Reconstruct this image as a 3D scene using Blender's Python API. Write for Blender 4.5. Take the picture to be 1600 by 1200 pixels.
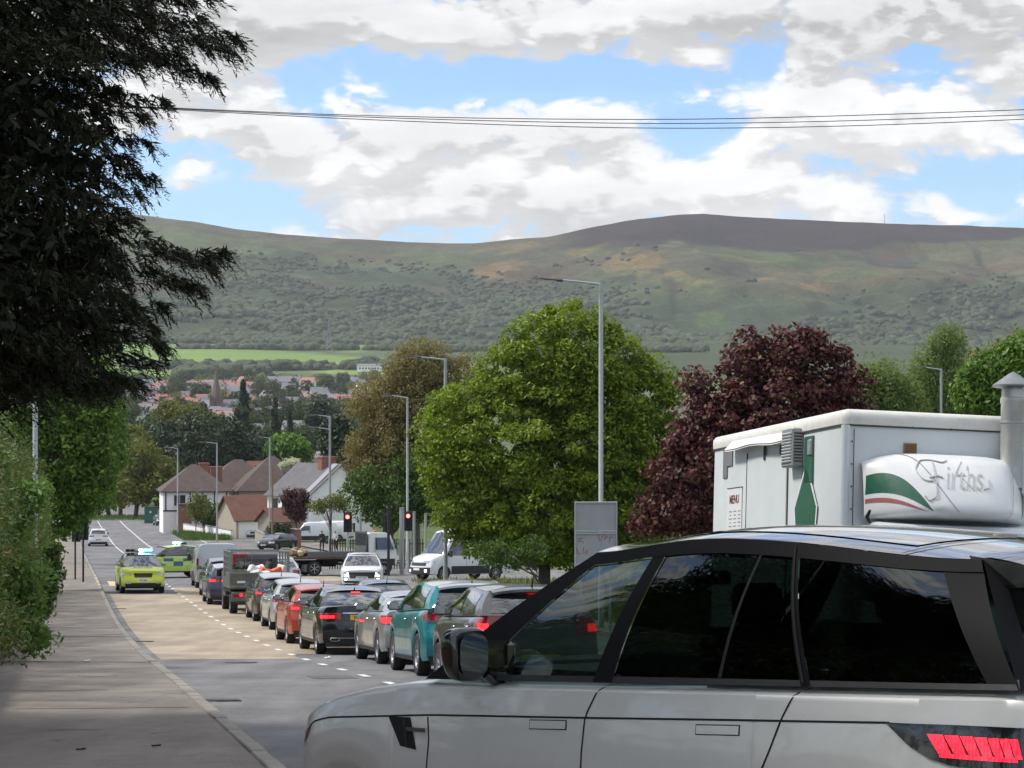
import bpy, bmesh, math, random
import numpy as np
from mathutils import Vector, Matrix
rad = math.radians
for o in list(bpy.data.objects): bpy.data.objects.remove(o)
SC = bpy.context.scene
COL = SC.collection
rng = np.random.default_rng(7)
random.seed(7)

# ---------------------------------------------------------------- camera, sky, sun, exposure
F = 3560.0                       # focal length in pixels of the 1600 px wide photograph
cam_d = bpy.data.cameras.new("camera")
cam = bpy.data.objects.new("camera", cam_d); COL.objects.link(cam)
cam.location = (0, 0, 0); cam.rotation_euler = (rad(90), 0, 0)
cam_d.sensor_width = 36.0; cam_d.lens = 36.0 * F / 1600.0
cam_d.shift_y = 40.0 / 1600.0
cam_d.clip_start = 0.5; cam_d.clip_end = 30000
SC.camera = cam
SC.render.resolution_x = 1024; SC.render.resolution_y = 768
SC.view_settings.view_transform = 'Standard'; SC.view_settings.look = 'None'
SC.view_settings.gamma = 1.0; SC.view_settings.exposure = 1.0
SC.view_settings.use_curve_mapping = False
SC.render.engine = 'CYCLES'
SC.cycles.max_bounces = 8; SC.cycles.transparent_max_bounces = 12
SC.cycles.volume_bounces = 0; SC.cycles.use_denoising = True
SUN_AZ, SUN_EL = -78.0, 50.0     # degrees: azimuth from the view direction (+Y) towards +X, elevation

world = bpy.data.worlds.new("World"); SC.world = world; world.use_nodes = True

class NT:
    """tiny helper for node trees"""
    def __init__(s, nt): s.nt = nt; nt.nodes.clear()
    def n(s, t, **kw):
        nd = s.nt.nodes.new(t)
        for k, v in kw.items(): setattr(nd, k, v)
        return nd
    def put(s, sock, v):
        if v is None: return
        if hasattr(v, 'links'): s.nt.links.new(v, sock)
        else:
            try: sock.default_value = v
            except Exception: sock.default_value = (*v, 1.0) if len(v) == 3 else v
    def m(s, op, a, b=None, c=None, clamp=False):
        nd = s.n('ShaderNodeMath', operation=op); nd.use_clamp = clamp
        s.put(nd.inputs[0], a); s.put(nd.inputs[1], b)
        if c is not None: s.put(nd.inputs[2], c)
        return nd.outputs[0]
    def ramp(s, v, a, b, lo=0.0, hi=1.0, smooth=True):
        nd = s.n('ShaderNodeMapRange'); nd.interpolation_type = 'SMOOTHSTEP' if smooth else 'LINEAR'
        s.put(nd.inputs[0], v)
        for i, x in enumerate((a, b, lo, hi)): nd.inputs[1 + i].default_value = x
        return nd.outputs[0]
    def mix(s, f, a, b, mode='MIX'):
        nd = s.n('ShaderNodeMix', data_type='RGBA', blend_type=mode)
        s.put(nd.inputs[0], f); s.put(nd.inputs[6], a); s.put(nd.inputs[7], b)
        return nd.outputs[2]
    def noise(s, vec, scale, detail=4, rough=.55, dist=0.0, dims='3D'):
        nd = s.n('ShaderNodeTexNoise', noise_dimensions=dims)
        if vec is not None: s.put(nd.inputs['Vector'], vec)
        nd.inputs['Scale'].default_value = scale; nd.inputs['Detail'].default_value = detail
        nd.inputs['Roughness'].default_value = rough; nd.inputs['Distortion'].default_value = dist
        return nd.outputs[0]
    def comb(s, x, y, z=0.0):
        nd = s.n('ShaderNodeCombineXYZ'); s.put(nd.inputs[0], x); s.put(nd.inputs[1], y); s.put(nd.inputs[2], z)
        return nd.outputs[0]
    def col(s, x, y=None, z=None):
        nd = s.n('ShaderNodeCombineColor'); s.put(nd.inputs[0], x); s.put(nd.inputs[1], y if y is not None else x); s.put(nd.inputs[2], z if z is not None else x)
        return nd.outputs[0]

def build_world():
    t = NT(world.node_tree)
    sky = t.n('ShaderNodeTexSky', sky_type='NISHITA'); sky.sun_disc = False
    sky.sun_elevation = rad(SUN_EL); sky.sun_rotation = rad(SUN_AZ % 360)
    sky.air_density = 1.0; sky.dust_density = 0.6; sky.ozone_density = 2.0
    tc = t.n('ShaderNodeTexCoord'); sp = t.n('ShaderNodeSeparateXYZ'); t.put(sp.inputs[0], tc.outputs['Generated'])
    X, Y, Z = sp.outputs
    az = t.m('ARCTAN2', X, Y); el = t.m('ARCSINE', Z)
    def density(el_):
        # stretched direction space; clouds become flatter towards the horizon
        v = t.comb(t.m('MULTIPLY', az, 7.0), t.m('MULTIPLY', el_, 17.0), t.m('MULTIPLY', el_, 3.0))
        big = t.noise(v, .9, 4, .56, .25)
        ridg = t.noise(v, 4.2, 5, .62, .35)
        vo = t.n('ShaderNodeTexVoronoi', feature='F1'); vo.inputs['Scale'].default_value = 1.0; vo.inputs['Detail'].default_value = 2.0; vo.inputs['Roughness'].default_value = .55
        wv = t.comb(t.m('ADD', t.m('MULTIPLY', az, 30.0), t.m('MULTIPLY', big, 2.0)), t.m('ADD', t.m('MULTIPLY', el_, 52.0), t.m('MULTIPLY', ridg, 1.5)), 1.3); t.put(vo.inputs['Vector'], wv)
        d = t.m('ADD', t.m('MULTIPLY', big, .70), t.m('MULTIPLY', ridg, .24))
        d = t.m('ADD', d, t.m('MULTIPLY', t.m('SUBTRACT', .5, vo.outputs['Distance']), .26))
        d = t.m('ADD', d, .195)
        # breaks in the cloud and thick banks, each where it stands in the sky
        for (px, py, rx, ry, amp) in BLOBS:
            a0, e0 = math.atan((px - 800) / F), math.atan((640 - py) / F)
            u = t.m('DIVIDE', t.m('SUBTRACT', az, a0), rx / F); w = t.m('DIVIDE', t.m('SUBTRACT', el_, e0), ry / F)
            r = t.m('ADD', t.m('MULTIPLY', u, u), t.m('MULTIPLY', w, w))
            d = t.m('ADD', d, t.m('MULTIPLY', t.m('EXPONENT', t.m('MULTIPLY', r, -1.0)), amp))
        return d
    BLOBS = [(850, 122, 240, 26, -.27), (620, 150, 110, 18, -.12), (1440, 92, 80, 18, -.22), (1105, 205, 50, 34, -.22), (1540, 285, 70, 36, -.26),
             (345, 335, 150, 30, -.27), (430, 300, 120, 14, -.1),
             (800, 30, 900, 60, .16), (640, 215, 330, 50, .14), (1320, 190, 170, 60, .17), (880, 300, 330, 50, .15), (1290, 310, 160, 40, .13), (330, 180, 120, 60, .1), (930, 190, 90, 30, .1)]
    d0 = density(el)
    d1 = density(t.m('ADD', el, .009))
    mask = t.ramp(d0, .465, .585, .08, 1.0)
    # tops catch the light, undersides are grey
    lit = t.ramp(t.m('SUBTRACT', d0, d1), -.06, .07)
    thick = t.ramp(d0, .55, .86)
    v2 = t.comb(t.m('MULTIPLY', az, 5.0), t.m('MULTIPLY', el, 22.0), 4.7)
    soft = t.ramp(t.noise(v2, 1.6, 5, .6), .3, .7)
    sheet = t.ramp(el, .125, .165)      # the high grey layer
    g = t.m('ADD', .575, t.m('MULTIPLY', lit, .22))
    g = t.m('SUBTRACT', g, t.m('MULTIPLY', thick, .06))
    g = t.m('ADD', g, t.m('MULTIPLY', t.m('SUBTRACT', soft, .5), .16))
    g = t.m('SUBTRACT', g, t.m('MULTIPLY', sheet, .09))
    up = t.ramp(el, .15, 1.2, 1.0, 2.0)  # an overcast sky brightens towards the zenith
    g = t.m('MULTIPLY', t.m('MULTIPLY', g, up), 10.0 * CLOUD)
    cloud = t.mix(1.0, t.col(g), (1.0, 1.0, 1.0, 1), 'MULTIPLY')
    blue = t.mix(1.0, sky.outputs[0], (.60, .76, .98, 1), 'MULTIPLY')
    c = t.mix(mask, blue, cloud)
    bg = t.n('ShaderNodeBackground'); t.put(bg.inputs[0], c); bg.inputs[1].default_value = .1
    out = t.n('ShaderNodeOutputWorld'); t.nt.links.new(bg.outputs[0], out.inputs[0])
CLOUD = .68
build_world()
sun_d = bpy.data.lights.new("sun", 'SUN'); sun_d.energy = 2.0; sun_d.angle = rad(9); sun_d.color = (1, .95, .87)
sun = bpy.data.objects.new("sun", sun_d); COL.objects.link(sun)
sd = Vector((math.sin(rad(SUN_AZ)) * math.cos(rad(SUN_EL)), math.cos(rad(SUN_AZ)) * math.cos(rad(SUN_EL)), math.sin(rad(SUN_EL))))
sun.rotation_euler = sd.to_track_quat('Z', 'Y').to_euler()

# ---------------------------------------------------------------- helpers
def tag(o, label=None, cat=None, group=None, kind=None):
    if label: o['label'] = label
    if cat: o['category'] = cat
    if group: o['group'] = group
    if kind: o['kind'] = kind
    return o
def empty(name, loc=(0, 0, 0), rz=0.0, label=None, cat=None, group=None, rot=None):
    o = bpy.data.objects.new(name, None); COL.objects.link(o); o.location = loc
    o.rotation_euler = rot if rot is not None else (0, 0, rz); o.empty_display_size = .3
    return tag(o, label, cat, group)
def link(name, me, parent=None, loc=None, rot=None, scale=None):
    o = bpy.data.objects.new(name, me); COL.objects.link(o)
    if parent: o.parent = parent
    if loc is not None: o.location = loc
    if rot is not None: o.rotation_euler = rot
    if scale is not None: o.scale = scale
    return o
def copy_tree(o, parent=None):
    c = o.copy(); COL.objects.link(c); c.parent = parent
    for ch in o.children: copy_tree(ch, c)
    return c

_bx = {}
def bevbox(b):
    """unit-free chamfered box as verts/faces for size (sx,sy,sz) and bevel b"""
    key = b
    if key not in _bx:
        bm = bmesh.new(); bmesh.ops.create_cube(bm, size=2.0)
        _bx[key] = 1; bm.free()
    return
class MB:
    def __init__(s): s.v = []; s.f = []; s.m = []
    def add(s, vs, fs, mi=0):
        k = len(s.v); s.v += [tuple(v) for v in vs]
        s.f += [tuple(i + k for i in f) for f in fs]; s.m += [mi] * len(fs)
        return s
    def box(s, c, size, mi=0, rz=0.0, R=None, b=0.0):
        hx, hy, hz = size[0] / 2, size[1] / 2, size[2] / 2
        if R is None: R = Matrix.Rotation(rz, 3, 'Z')
        c = Vector(c)
        if b <= 0:
            vs = [c + R @ Vector((x * hx, y * hy, z * hz)) for z in (-1, 1) for x, y in ((-1, -1), (1, -1), (1, 1), (-1, 1))]
            s.add(vs, [(3, 2, 1, 0), (4, 5, 6, 7), (0, 1, 5, 4), (1, 2, 6, 5), (2, 3, 7, 6), (3, 0, 4, 7)], mi); return s
        b = min(b, hx * .9, hy * .9, hz * .9)
        vs = []; idx = {}
        for X in (-1, 1):
            for Y in (-1, 1):
                for Z in (-1, 1):
                    for a in range(3):
                        p = [X * (hx - b), Y * (hy - b), Z * (hz - b)]; p[a] = (X, Y, Z)[a] * (hx, hy, hz)[a]
                        idx[(X, Y, Z, a)] = len(vs); vs.append(c + R @ Vector(p))
        fs = []
        for X in (-1, 1): fs.append([idx[(X, Y, Z, 0)] for Y, Z in ((-1, -1), (1, -1), (1, 1), (-1, 1))][::X])
        for Y in (-1, 1): fs.append([idx[(X, Y, Z, 1)] for X, Z in ((-1, -1), (-1, 1), (1, 1), (1, -1))][::Y])
        for Z in (-1, 1): fs.append([idx[(X, Y, Z, 2)] for X, Y in ((-1, -1), (1, -1), (1, 1), (-1, 1))][::Z])
        for A in (-1, 1):
            for B in (-1, 1):
                fs.append([idx[(A, B, -1, 0)], idx[(A, B, 1, 0)], idx[(A, B, 1, 1)], idx[(A, B, -1, 1)]][::A * B])
                fs.append([idx[(A, -1, B, 0)], idx[(A, -1, B, 2)], idx[(A, 1, B, 2)], idx[(A, 1, B, 0)]][::A * B])
                fs.append([idx[(-1, A, B, 1)], idx[(1, A, B, 1)], idx[(1, A, B, 2)], idx[(-1, A, B, 2)]][::A * B])
                for Cc in (-1, 1):
                    fs.append([idx[(A, B, Cc, 0)], idx[(A, B, Cc, 1)], idx[(A, B, Cc, 2)]][::A * B * Cc])
        s.add(vs, fs, mi); return s
    def quad(s, a, b, c, d, mi=0): return s.add([a, b, c, d], [(0, 1, 2, 3)], mi)
    def tube(s, pts, r, n=8, mi=0, cap=True):
        pts = [Vector(p) for p in pts]; rs = r if isinstance(r, (list, tuple)) else [r] * len(pts)
        vs = []; up = None
        for i, p in enumerate(pts):
            d = (pts[min(i + 1, len(pts) - 1)] - pts[max(i - 1, 0)]).normalized()
            if up is None: up = d.orthogonal().normalized()
            up = (up - d * up.dot(d)).normalized(); w = d.cross(up)
            for k in range(n):
                a = 2 * math.pi * k / n; vs.append(p + (up * math.cos(a) + w * math.sin(a)) * rs[i])
        fs = [(i * n + k, i * n + (k + 1) % n, (i + 1) * n + (k + 1) % n, (i + 1) * n + k) for i in range(len(pts) - 1) for k in range(n)]
        if cap: fs += [tuple(range(n))[::-1], tuple((len(pts) - 1) * n + k for k in range(n))]
        return s.add(vs, fs, mi)
    def lathe(s, prof, c=(0, 0, 0), axis='Z', n=24, mi=0):
        """prof: (radius, height) list"""
        vs = []; c = Vector(c)
        for r, h in prof:
            for k in range(n):
                a = 2 * math.pi * k / n; p = (r * math.cos(a), r * math.sin(a), h)
                if axis == 'X': p = (p[2], p[0], p[1])
                if axis == 'Y': p = (p[1], p[2], p[0])
                vs.append(c + Vector(p))
        fs = [(i * n + k, i * n + (k + 1) % n, (i + 1) * n + (k + 1) % n, (i + 1) * n + k) for i in range(len(prof) - 1) for k in range(n)]
        return s.add(vs, fs, mi)
    def grid(s, fn, us, vs_, mi=0, flip=False):
        P = [fn(u, v) for u in us for v in vs_]; nv = len(vs_)
        fs = []
        for i in range(len(us) - 1):
            for j in range(nv - 1):
                f = (i * nv + j, (i + 1) * nv + j, (i + 1) * nv + j + 1, i * nv + j + 1)
                fs.append(f[::-1] if flip else f)
        return s.add(P, fs, mi)
    def prism(s, poly, z0, z1, mi=0):
        n = len(poly)
        vs = [(*p, z0) for p in poly] + [(*p, z1) for p in poly]
        return s.add(vs, [tuple(range(n))[::-1], tuple(range(n, 2 * n))] + [(i, (i + 1) % n, n + (i + 1) % n, n + i) for i in range(n)], mi)
    def mesh(s, name, mats, smooth=30):
        me = bpy.data.meshes.new(name); me.from_pydata(s.v, [], s.f)
        for m in (mats if isinstance(mats, (list, tuple)) else [mats]): me.materials.append(m)
        me.polygons.foreach_set('material_index', s.m)
        if smooth:
            me.polygons.foreach_set('use_smooth', [True] * len(s.f)); me.update(); me.set_sharp_from_angle(angle=rad(smooth))
        me.update(); return me
    def build(s, name, mats, parent=None, smooth=30, loc=None, rot=None):
        return link(name, s.mesh(name, mats, smooth), parent, loc, rot)

def np_mesh(name, V, Fc, mat, attrs=None, smooth=False):
    """fast mesh from arrays: V (n,3); Fc (m,k) all polygons with k corners"""
    me = bpy.data.meshes.new(name); V = np.ascontiguousarray(V, dtype=np.float32); Fc = np.ascontiguousarray(Fc, dtype=np.int32)
    me.vertices.add(len(V)); me.vertices.foreach_set('co', V.ravel())
    k = Fc.shape[1]; me.loops.add(Fc.size); me.loops.foreach_set('vertex_index', Fc.ravel())
    me.polygons.add(len(Fc)); me.polygons.foreach_set('loop_start', np.arange(0, Fc.size, k, dtype=np.int32))
    me.polygons.foreach_set('loop_total', np.full(len(Fc), k, dtype=np.int32))
    if smooth: me.polygons.foreach_set('use_smooth', np.ones(len(Fc), dtype=bool))
    me.update(calc_edges=True)
    for an, (typ, arr) in (attrs or {}).items():
        a = me.attributes.new(an, typ, 'POINT')
        a.data.foreach_set('color' if typ == 'FLOAT_COLOR' else 'value', np.ascontiguousarray(arr, dtype=np.float32).ravel())
    me.materials.append(mat); return me

# ---------------------------------------------------------------- materials
MATS = {}
def mat(name, color, rough=.6, metal=0.0, var=.12, vscale=8.0, bump=0.0, bscale=60.0, coat=0.0, emit=None, estr=0.0, alpha=1.0, spec=.5, dirt=0.0, trans=0.0):
    if name in MATS: return MATS[name]
    m = bpy.data.materials.new(name); m.use_nodes = True; t = NT(m.node_tree)
    p = t.n('ShaderNodeBsdfPrincipled'); out = t.n('ShaderNodeOutputMaterial'); t.nt.links.new(p.outputs[0], out.inputs[0])
    tc = t.n('ShaderNodeTexCoord').outputs['Object']
    c = (*color, 1.0)
    if var > 0:
        f = t.noise(tc, vscale, 6, .65)
        f2 = t.noise(tc, vscale * 7, 3, .6)
        k = t.ramp(t.m('ADD', t.m('MULTIPLY', f, .7), t.m('MULTIPLY', f2, .3)), .3, .7, 1 - var, 1 + var, False)
        c = t.mix(1.0, c, t.col(k), 'MULTIPLY')
    if dirt > 0:
        d = t.ramp(t.noise(tc, 2.3, 8, .7), .5, .75, 0, dirt)
        c = t.mix(d, c, (.10, .085, .065, 1))
    t.put(p.inputs['Base Color'], c)
    if var > 0:
        t.put(p.inputs['Roughness'], t.ramp(t.noise(tc, vscale * 2, 4, .6), .3, .7, max(.02, rough * .85), min(1, rough * 1.15), False))
    else: p.inputs['Roughness'].default_value = rough
    p.inputs['Metallic'].default_value = metal; p.inputs['Specular IOR Level'].default_value = spec
    p.inputs['Coat Weight'].default_value = coat; p.inputs['Coat Roughness'].default_value = .04
    p.inputs['Alpha'].default_value = alpha; p.inputs['Transmission Weight'].default_value = trans
    if emit: p.inputs['Emission Color'].default_value = (*emit, 1); p.inputs['Emission Strength'].default_value = estr
    if bump > 0:
        b = t.n('ShaderNodeBump'); b.inputs['Strength'].default_value = bump; b.inputs['Distance'].default_value = .01
        t.put(b.inputs['Height'], t.noise(tc, bscale, 4, .7)); t.nt.links.new(b.outputs[0], p.inputs['Normal'])
    MATS[name] = m; return m

def leaf_mat(name, dark, light, tips=None, rough=.55, transl=.35):
    m = bpy.data.materials.new(name); m.use_nodes = True; t = NT(m.node_tree)
    at = t.n('ShaderNodeAttribute', attribute_name='rnd')
    c = t.mix(at.outputs['Fac'], (*dark, 1), (*light, 1))
    if tips: 
        at2 = t.n('ShaderNodeAttribute', attribute_name='rnd2')
        c = t.mix(t.ramp(at2.outputs['Fac'], .72, .95), c, (*tips, 1))
    p = t.n('ShaderNodeBsdfPrincipled'); t.put(p.inputs['Base Color'], c); p.inputs['Roughness'].default_value = rough
    p.inputs['Specular IOR Level'].default_value = .3
    tr = t.n('ShaderNodeBsdfTranslucent'); t.put(tr.inputs[0], t.mix(1.0, c, (1.3, 1.35, .7, 1), 'MULTIPLY'))
    mx = t.n('ShaderNodeMixShader'); mx.inputs[0].default_value = transl
    t.nt.links.new(p.outputs[0], mx.inputs[1]); t.nt.links.new(tr.outputs[0], mx.inputs[2])
    out = t.n('ShaderNodeOutputMaterial'); t.nt.links.new(mx.outputs[0], out.inputs[0]); return m

# ---------------------------------------------------------------- ground profile and road frame
_PX = np.array([-60, -20, 0, 9, 18, 30, 37, 45, 54, 67, 78, 97, 120, 160, 217, 300, 360, 450, 560, 700, 1000, 1400, 2000, 2500, 2900, 3000], float)
_PZ = np.array([2.6, -.4, -1.70, -2.27, -2.88, -3.78, -4.32, -4.98, -5.62, -6.44, -6.98, -7.80, -8.78, -10.6, -13.0, -15.3, -16.6, -18., -17.2, -12., -6.5, 3., 23., 52., 84., 92.], float)
_XS = np.arange(-60, 3000, 1.0); _ZS = np.interp(_XS, _PX, _PZ)
def _smooth(a, k):
    ker = np.hanning(2 * k + 1); ker /= ker.sum(); return np.convolve(np.pad(a, k, mode='edge'), ker, 'valid')
_Za = _smooth(_ZS, 7); _Zm = _smooth(_ZS, 32); _wm = np.clip((_XS - 125) / 40, 0, 1); _Za = _Za * (1 - _wm) + _Zm * _wm; _Zb = _smooth(_ZS, 60); _w = np.clip((_XS - 380) / 150, 0, 1)
_ZS = _Za * (1 - _w) + _Zb * _w
def gz(Y): return float(np.interp(Y, _XS, _ZS))
def gzn(Y): return np.interp(Y, _XS, _ZS)
RD = Vector((-.1933, .9811)); RN = Vector((.9811, .1933)); RO = Vector((1.7, 0.0))
def rxy(s, t): return (RO.x + RD.x * s + RN.x * t, RO.y + RD.y * s + RN.y * t)
def rp(s, t, h=0.0):
    x, y = rxy(s, t); return Vector((x, y, gz(y) + h))
def W(px, py, Y): return Vector(((px - 800) * Y / F, Y, (640 - py) * Y / F))
def G(px, Y, h=0.0): return Vector(((px - 800) * Y / F, Y, gz(Y) + h))
def slope_rot(x, y, yaw):
    """rotation for a thing standing on the sloping ground, its local +Y turned yaw (anticlockwise) from world +Y"""
    sl = (gz(y + 1.5) - gz(y - 1.5)) / 3.0
    n = Vector((0, -sl, 1)).normalized(); f = Vector((-math.sin(yaw), math.cos(yaw), 0)); f = (f - n * f.dot(n)).normalized(); r = f.cross(n)
    return Matrix((r, f, n)).transposed().to_euler()
ROADYAW = math.atan2(.1933, .9811)

def vnoise(x, y, seed=0):
    xi = np.floor(x).astype(np.int64); yi = np.floor(y).astype(np.int64); fx = x - xi; fy = y - yi
    fx = fx * fx * (3 - 2 * fx); fy = fy * fy * (3 - 2 * fy)
    def h(a, b):
        n = (a * 374761393 + b * 668265263 + seed * 1442695041) & 0xffffffff
        n = ((n ^ (n >> 13)) * 1274126177) & 0xffffffff
        return ((n ^ (n >> 16)) & 0xffff) / 65535.0
    return (h(xi, yi) * (1 - fx) + h(xi + 1, yi) * fx) * (1 - fy) + (h(xi, yi + 1) * (1 - fx) + h(xi + 1, yi + 1) * fx) * fy
def fbm(x, y, oct=5, seed=0, g=.5):
    a = 0; amp = 1; tot = 0
    for k in range(oct):
        a = a + amp * vnoise(x * 2 ** k, y * 2 ** k, seed + k * 17); tot += amp; amp *= g
    return a / tot
# ---------------------------------------------------------------- terrain
def vc_mat(name, nscale, amt, rough=.95, bump=0.0):
    m = bpy.data.materials.new(name); m.use_nodes = True; t = NT(m.node_tree)
    at = t.n('ShaderNodeAttribute', attribute_name='tint'); tc = t.n('ShaderNodeTexCoord').outputs['Object']
    k = t.ramp(t.noise(tc, nscale, 6, .7), .3, .7, 1 - amt, 1 + amt, False)
    k2 = t.ramp(t.noise(tc, nscale * 4.5, 5, .8), .38, .62, 1 - amt * 1.1, 1 + amt * .8, False)
    c = t.mix(1.0, t.mix(1.0, at.outputs['Color'], t.col(k), 'MULTIPLY'), t.col(k2), 'MULTIPLY')
    p = t.n('ShaderNodeBsdfPrincipled'); t.put(p.inputs['Base Color'], c); p.inputs['Roughness'].default_value = rough; p.inputs['Specular IOR Level'].default_value = .15
    if bump:
        b = t.n('ShaderNodeBump'); b.inputs['Strength'].default_value = bump; b.inputs['Distance'].default_value = 4.0
        t.put(b.inputs['Height'], t.noise(tc, nscale * 1.5, 6, .75)); t.nt.links.new(b.outputs[0], p.inputs['Normal'])
    out = t.n('ShaderNodeOutputMaterial'); t.nt.links.new(p.outputs[0], out.inputs[0]); return m

RIDGE_PX = np.array([-4000, -1500, -400, 60, 180, 240, 300, 370, 440, 540, 640, 740, 850, 930, 1000, 1060, 1100, 1200, 1380, 1500, 1600, 1900, 2600, 5000], float)
RIDGE_PY = np.array([520, 420, 345, 330, 332, 338, 345, 357, 366, 373, 379, 380, 371, 353, 341, 336, 334, 340, 348, 353, 357, 372, 430, 520], float)
YR, YB = 4400.0, 2900.0
def grid_faces(nr, nc):
    i = np.arange(nr - 1)[:, None] * nc + np.arange(nc - 1)[None, :]; i = i.ravel()
    return np.stack([i, i + 1, i + nc + 1, i + nc], 1)
# hill: rows by distance, columns by bearing
def hill_z(PX, Yv):
    """height of the hillside over bearing PX (photo pixels) and distance Yv"""
    rp_ = np.interp(PX, RIDGE_PX, RIDGE_PY); zr = (640 - rp_) / F * YR
    zb = np.interp(PX, [-3000, 300, 1000, 1600, 4000], [84, 84, 76, 62, 60])
    f = np.clip((Yv - YB) / (YR - YB), 0, 1.6)
    Xw = (PX - 800) / F * Yv
    n1 = fbm(Xw / 420, Yv / 420, 5, 3); n2 = fbm(Xw / 110, Yv / 110, 4, 9)
    ravine = np.abs(fbm(Xw / 300 + 5, Yv / 900, 4, 21) - .5) * 2
    prof = np.where(f < 1, f ** 1.12, 1 - (f - 1) * .35)
    env = np.clip(np.minimum(f, 1) * (1 - np.minimum(f, 1)) * 4, 0, 1)
    z = zb + (zr - zb) * prof + env * ((n1 - .5) * 120 + (n2 - .5) * 26 - (1 - ravine) * 26) + (n2 - .5) * 5 * (f > .9)
    return z
def build_hill():
    PXc = np.concatenate([np.linspace(-3500, 100, 40, endpoint=False), np.linspace(100, 1750, 560), np.linspace(1760, 4500, 40)])
    Yr = np.concatenate([np.linspace(2890, 4420, 300), np.linspace(4440, 6500, 30)])
    PX, YY = np.meshgrid(PXc, Yr); Z = hill_z(PX, YY); X = (PX - 800) / F * YY
    k = YY == YY.min()
    Z = np.where(YY < 2905, gzn(YY) - 3, Z)
    py = 640 - Z / YY * F                     # apparent altitude, used to find the vegetation belts
    n = fbm(X / 260, YY / 200, 5, 31); n3 = fbm(X / 60, YY / 60, 4, 41); n4 = fbm(X / 700, YY / 500, 4, 51)
    scrub = np.array([.050, .072, .036]); grass = np.array([.095, .115, .050]); heath = np.array([.095, .070, .052]); heather = np.array([.026, .014, .017]); gorse = np.array([.30, .19, .04]); pasture = np.array([.13, .20, .05]); moor = np.array([.105, .088, .056])
    C = np.zeros(X.shape + (3,)); C[:] = scrub
    def blend(col, w): C[:] = C * (1 - w[..., None]) + col * w[..., None]
    sm = lambda a, lo, hi: np.clip((a - lo) / (hi - lo), 0, 1) ** 2 * (3 - 2 * np.clip((a - lo) / (hi - lo), 0, 1))
    hgt = (py - np.interp(PX, RIDGE_PX, RIDGE_PY))    # pixels below the ridge
    blend(grass, sm(n, .40, .58) * sm(-(py + (n4 - .5) * 90), -470, -420) * .9)
    blend(heath, sm(n4, .46, .60) * sm(n3, .3, .6) * sm(-py, -505, -440) * .8)
    blend(grass * .9, sm(PX + (n - .5) * 200, 930, 1010) * sm(-(py + (n - .5) * 60), -455, -425) * .75)
    blend(np.array([.14, .11, .075]), sm(PX, 1380, 1560) * sm(-np.abs(py - 430 + (n - .5) * 60), -34, -12) * .6)
    blend(moor, sm(-hgt, -22, -4) * .8)
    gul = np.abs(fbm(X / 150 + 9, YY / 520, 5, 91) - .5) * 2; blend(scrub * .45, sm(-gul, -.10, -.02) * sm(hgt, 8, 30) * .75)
    blend(np.array([.11, .062, .04]), sm(fbm(X / 120, YY / 90, 5, 97), .56, .66) * sm(-np.abs(py - 425), -60, -20) * .55)
    # dark heather cap on the right-hand summit
    capw = sm(PX + (n - .5) * 60, 830, 930) * sm(-(hgt + (n - .5) * 34 + (n3 - .5) * 14), -np.interp(PX, [830, 1000, 1150, 1300, 1480, 1600], [20, 52, 46, 38, 34, 22]) - 5, -np.interp(PX, [830, 1000, 1150, 1300, 1480, 1600], [20, 52, 46, 38, 34, 22]) + 3)
    blend(heather, capw * .93)
    blend(pasture * .6, sm(n3, .2, .4) * sm(-np.abs(PX - 895) - (n - .5) * 60, -95, -60) * sm(-np.abs(py - 397), -12, -6) * .8)
    blend(pasture * .6, sm(-np.abs(PX - 1200) - (n - .5) * 120, -130, -60) * sm(-np.abs(py - 405 - (PX - 1200) * .12), -16, -6) * .7)
    blend(pasture * .6, sm(-np.abs(PX - 1110), -30, -15) * sm(-np.abs(py - 500), -16, -8) * .8)
    gw = sm(n3 + (n - .5) * .4, .58, .72)
    band = np.exp(-((py - (418 + (PX - 980) * .10 + (n4 - .5) * 40)) / 22) ** 2) * sm(PX, 700, 860) * sm(-PX, -1350, -1180)
    band += np.exp(-((py - 425) / 16) ** 2) * np.exp(-((PX - 775) / 45) ** 2) + np.exp(-((py - 448) / 12) ** 2) * np.exp(-((PX - 1220) / 50) ** 2) + .6 * np.exp(-((py - 480) / 14) ** 2) * sm(PX, 1350, 1500) + .6 * np.exp(-((py - 512) / 8) ** 2) * np.exp(-((PX - 350) / 40) ** 2)
    blend(heath * 1.05, np.clip(band, 0, 1) * .5)
    blend(gorse, np.clip(band * gw * 1.3, 0, 1) * .30)
    C *= (.46 + .58 * n3)[..., None]; C[..., 2] *= .9
    col = np.concatenate([C, np.ones(X.shape + (1,))], -1).reshape(-1, 4)
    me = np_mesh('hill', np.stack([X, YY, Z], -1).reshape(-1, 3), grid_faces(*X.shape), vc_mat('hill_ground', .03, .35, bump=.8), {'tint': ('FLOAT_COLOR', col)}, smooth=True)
    o = link('hill', me); tag(o, kind='structure')
build_hill()

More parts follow.
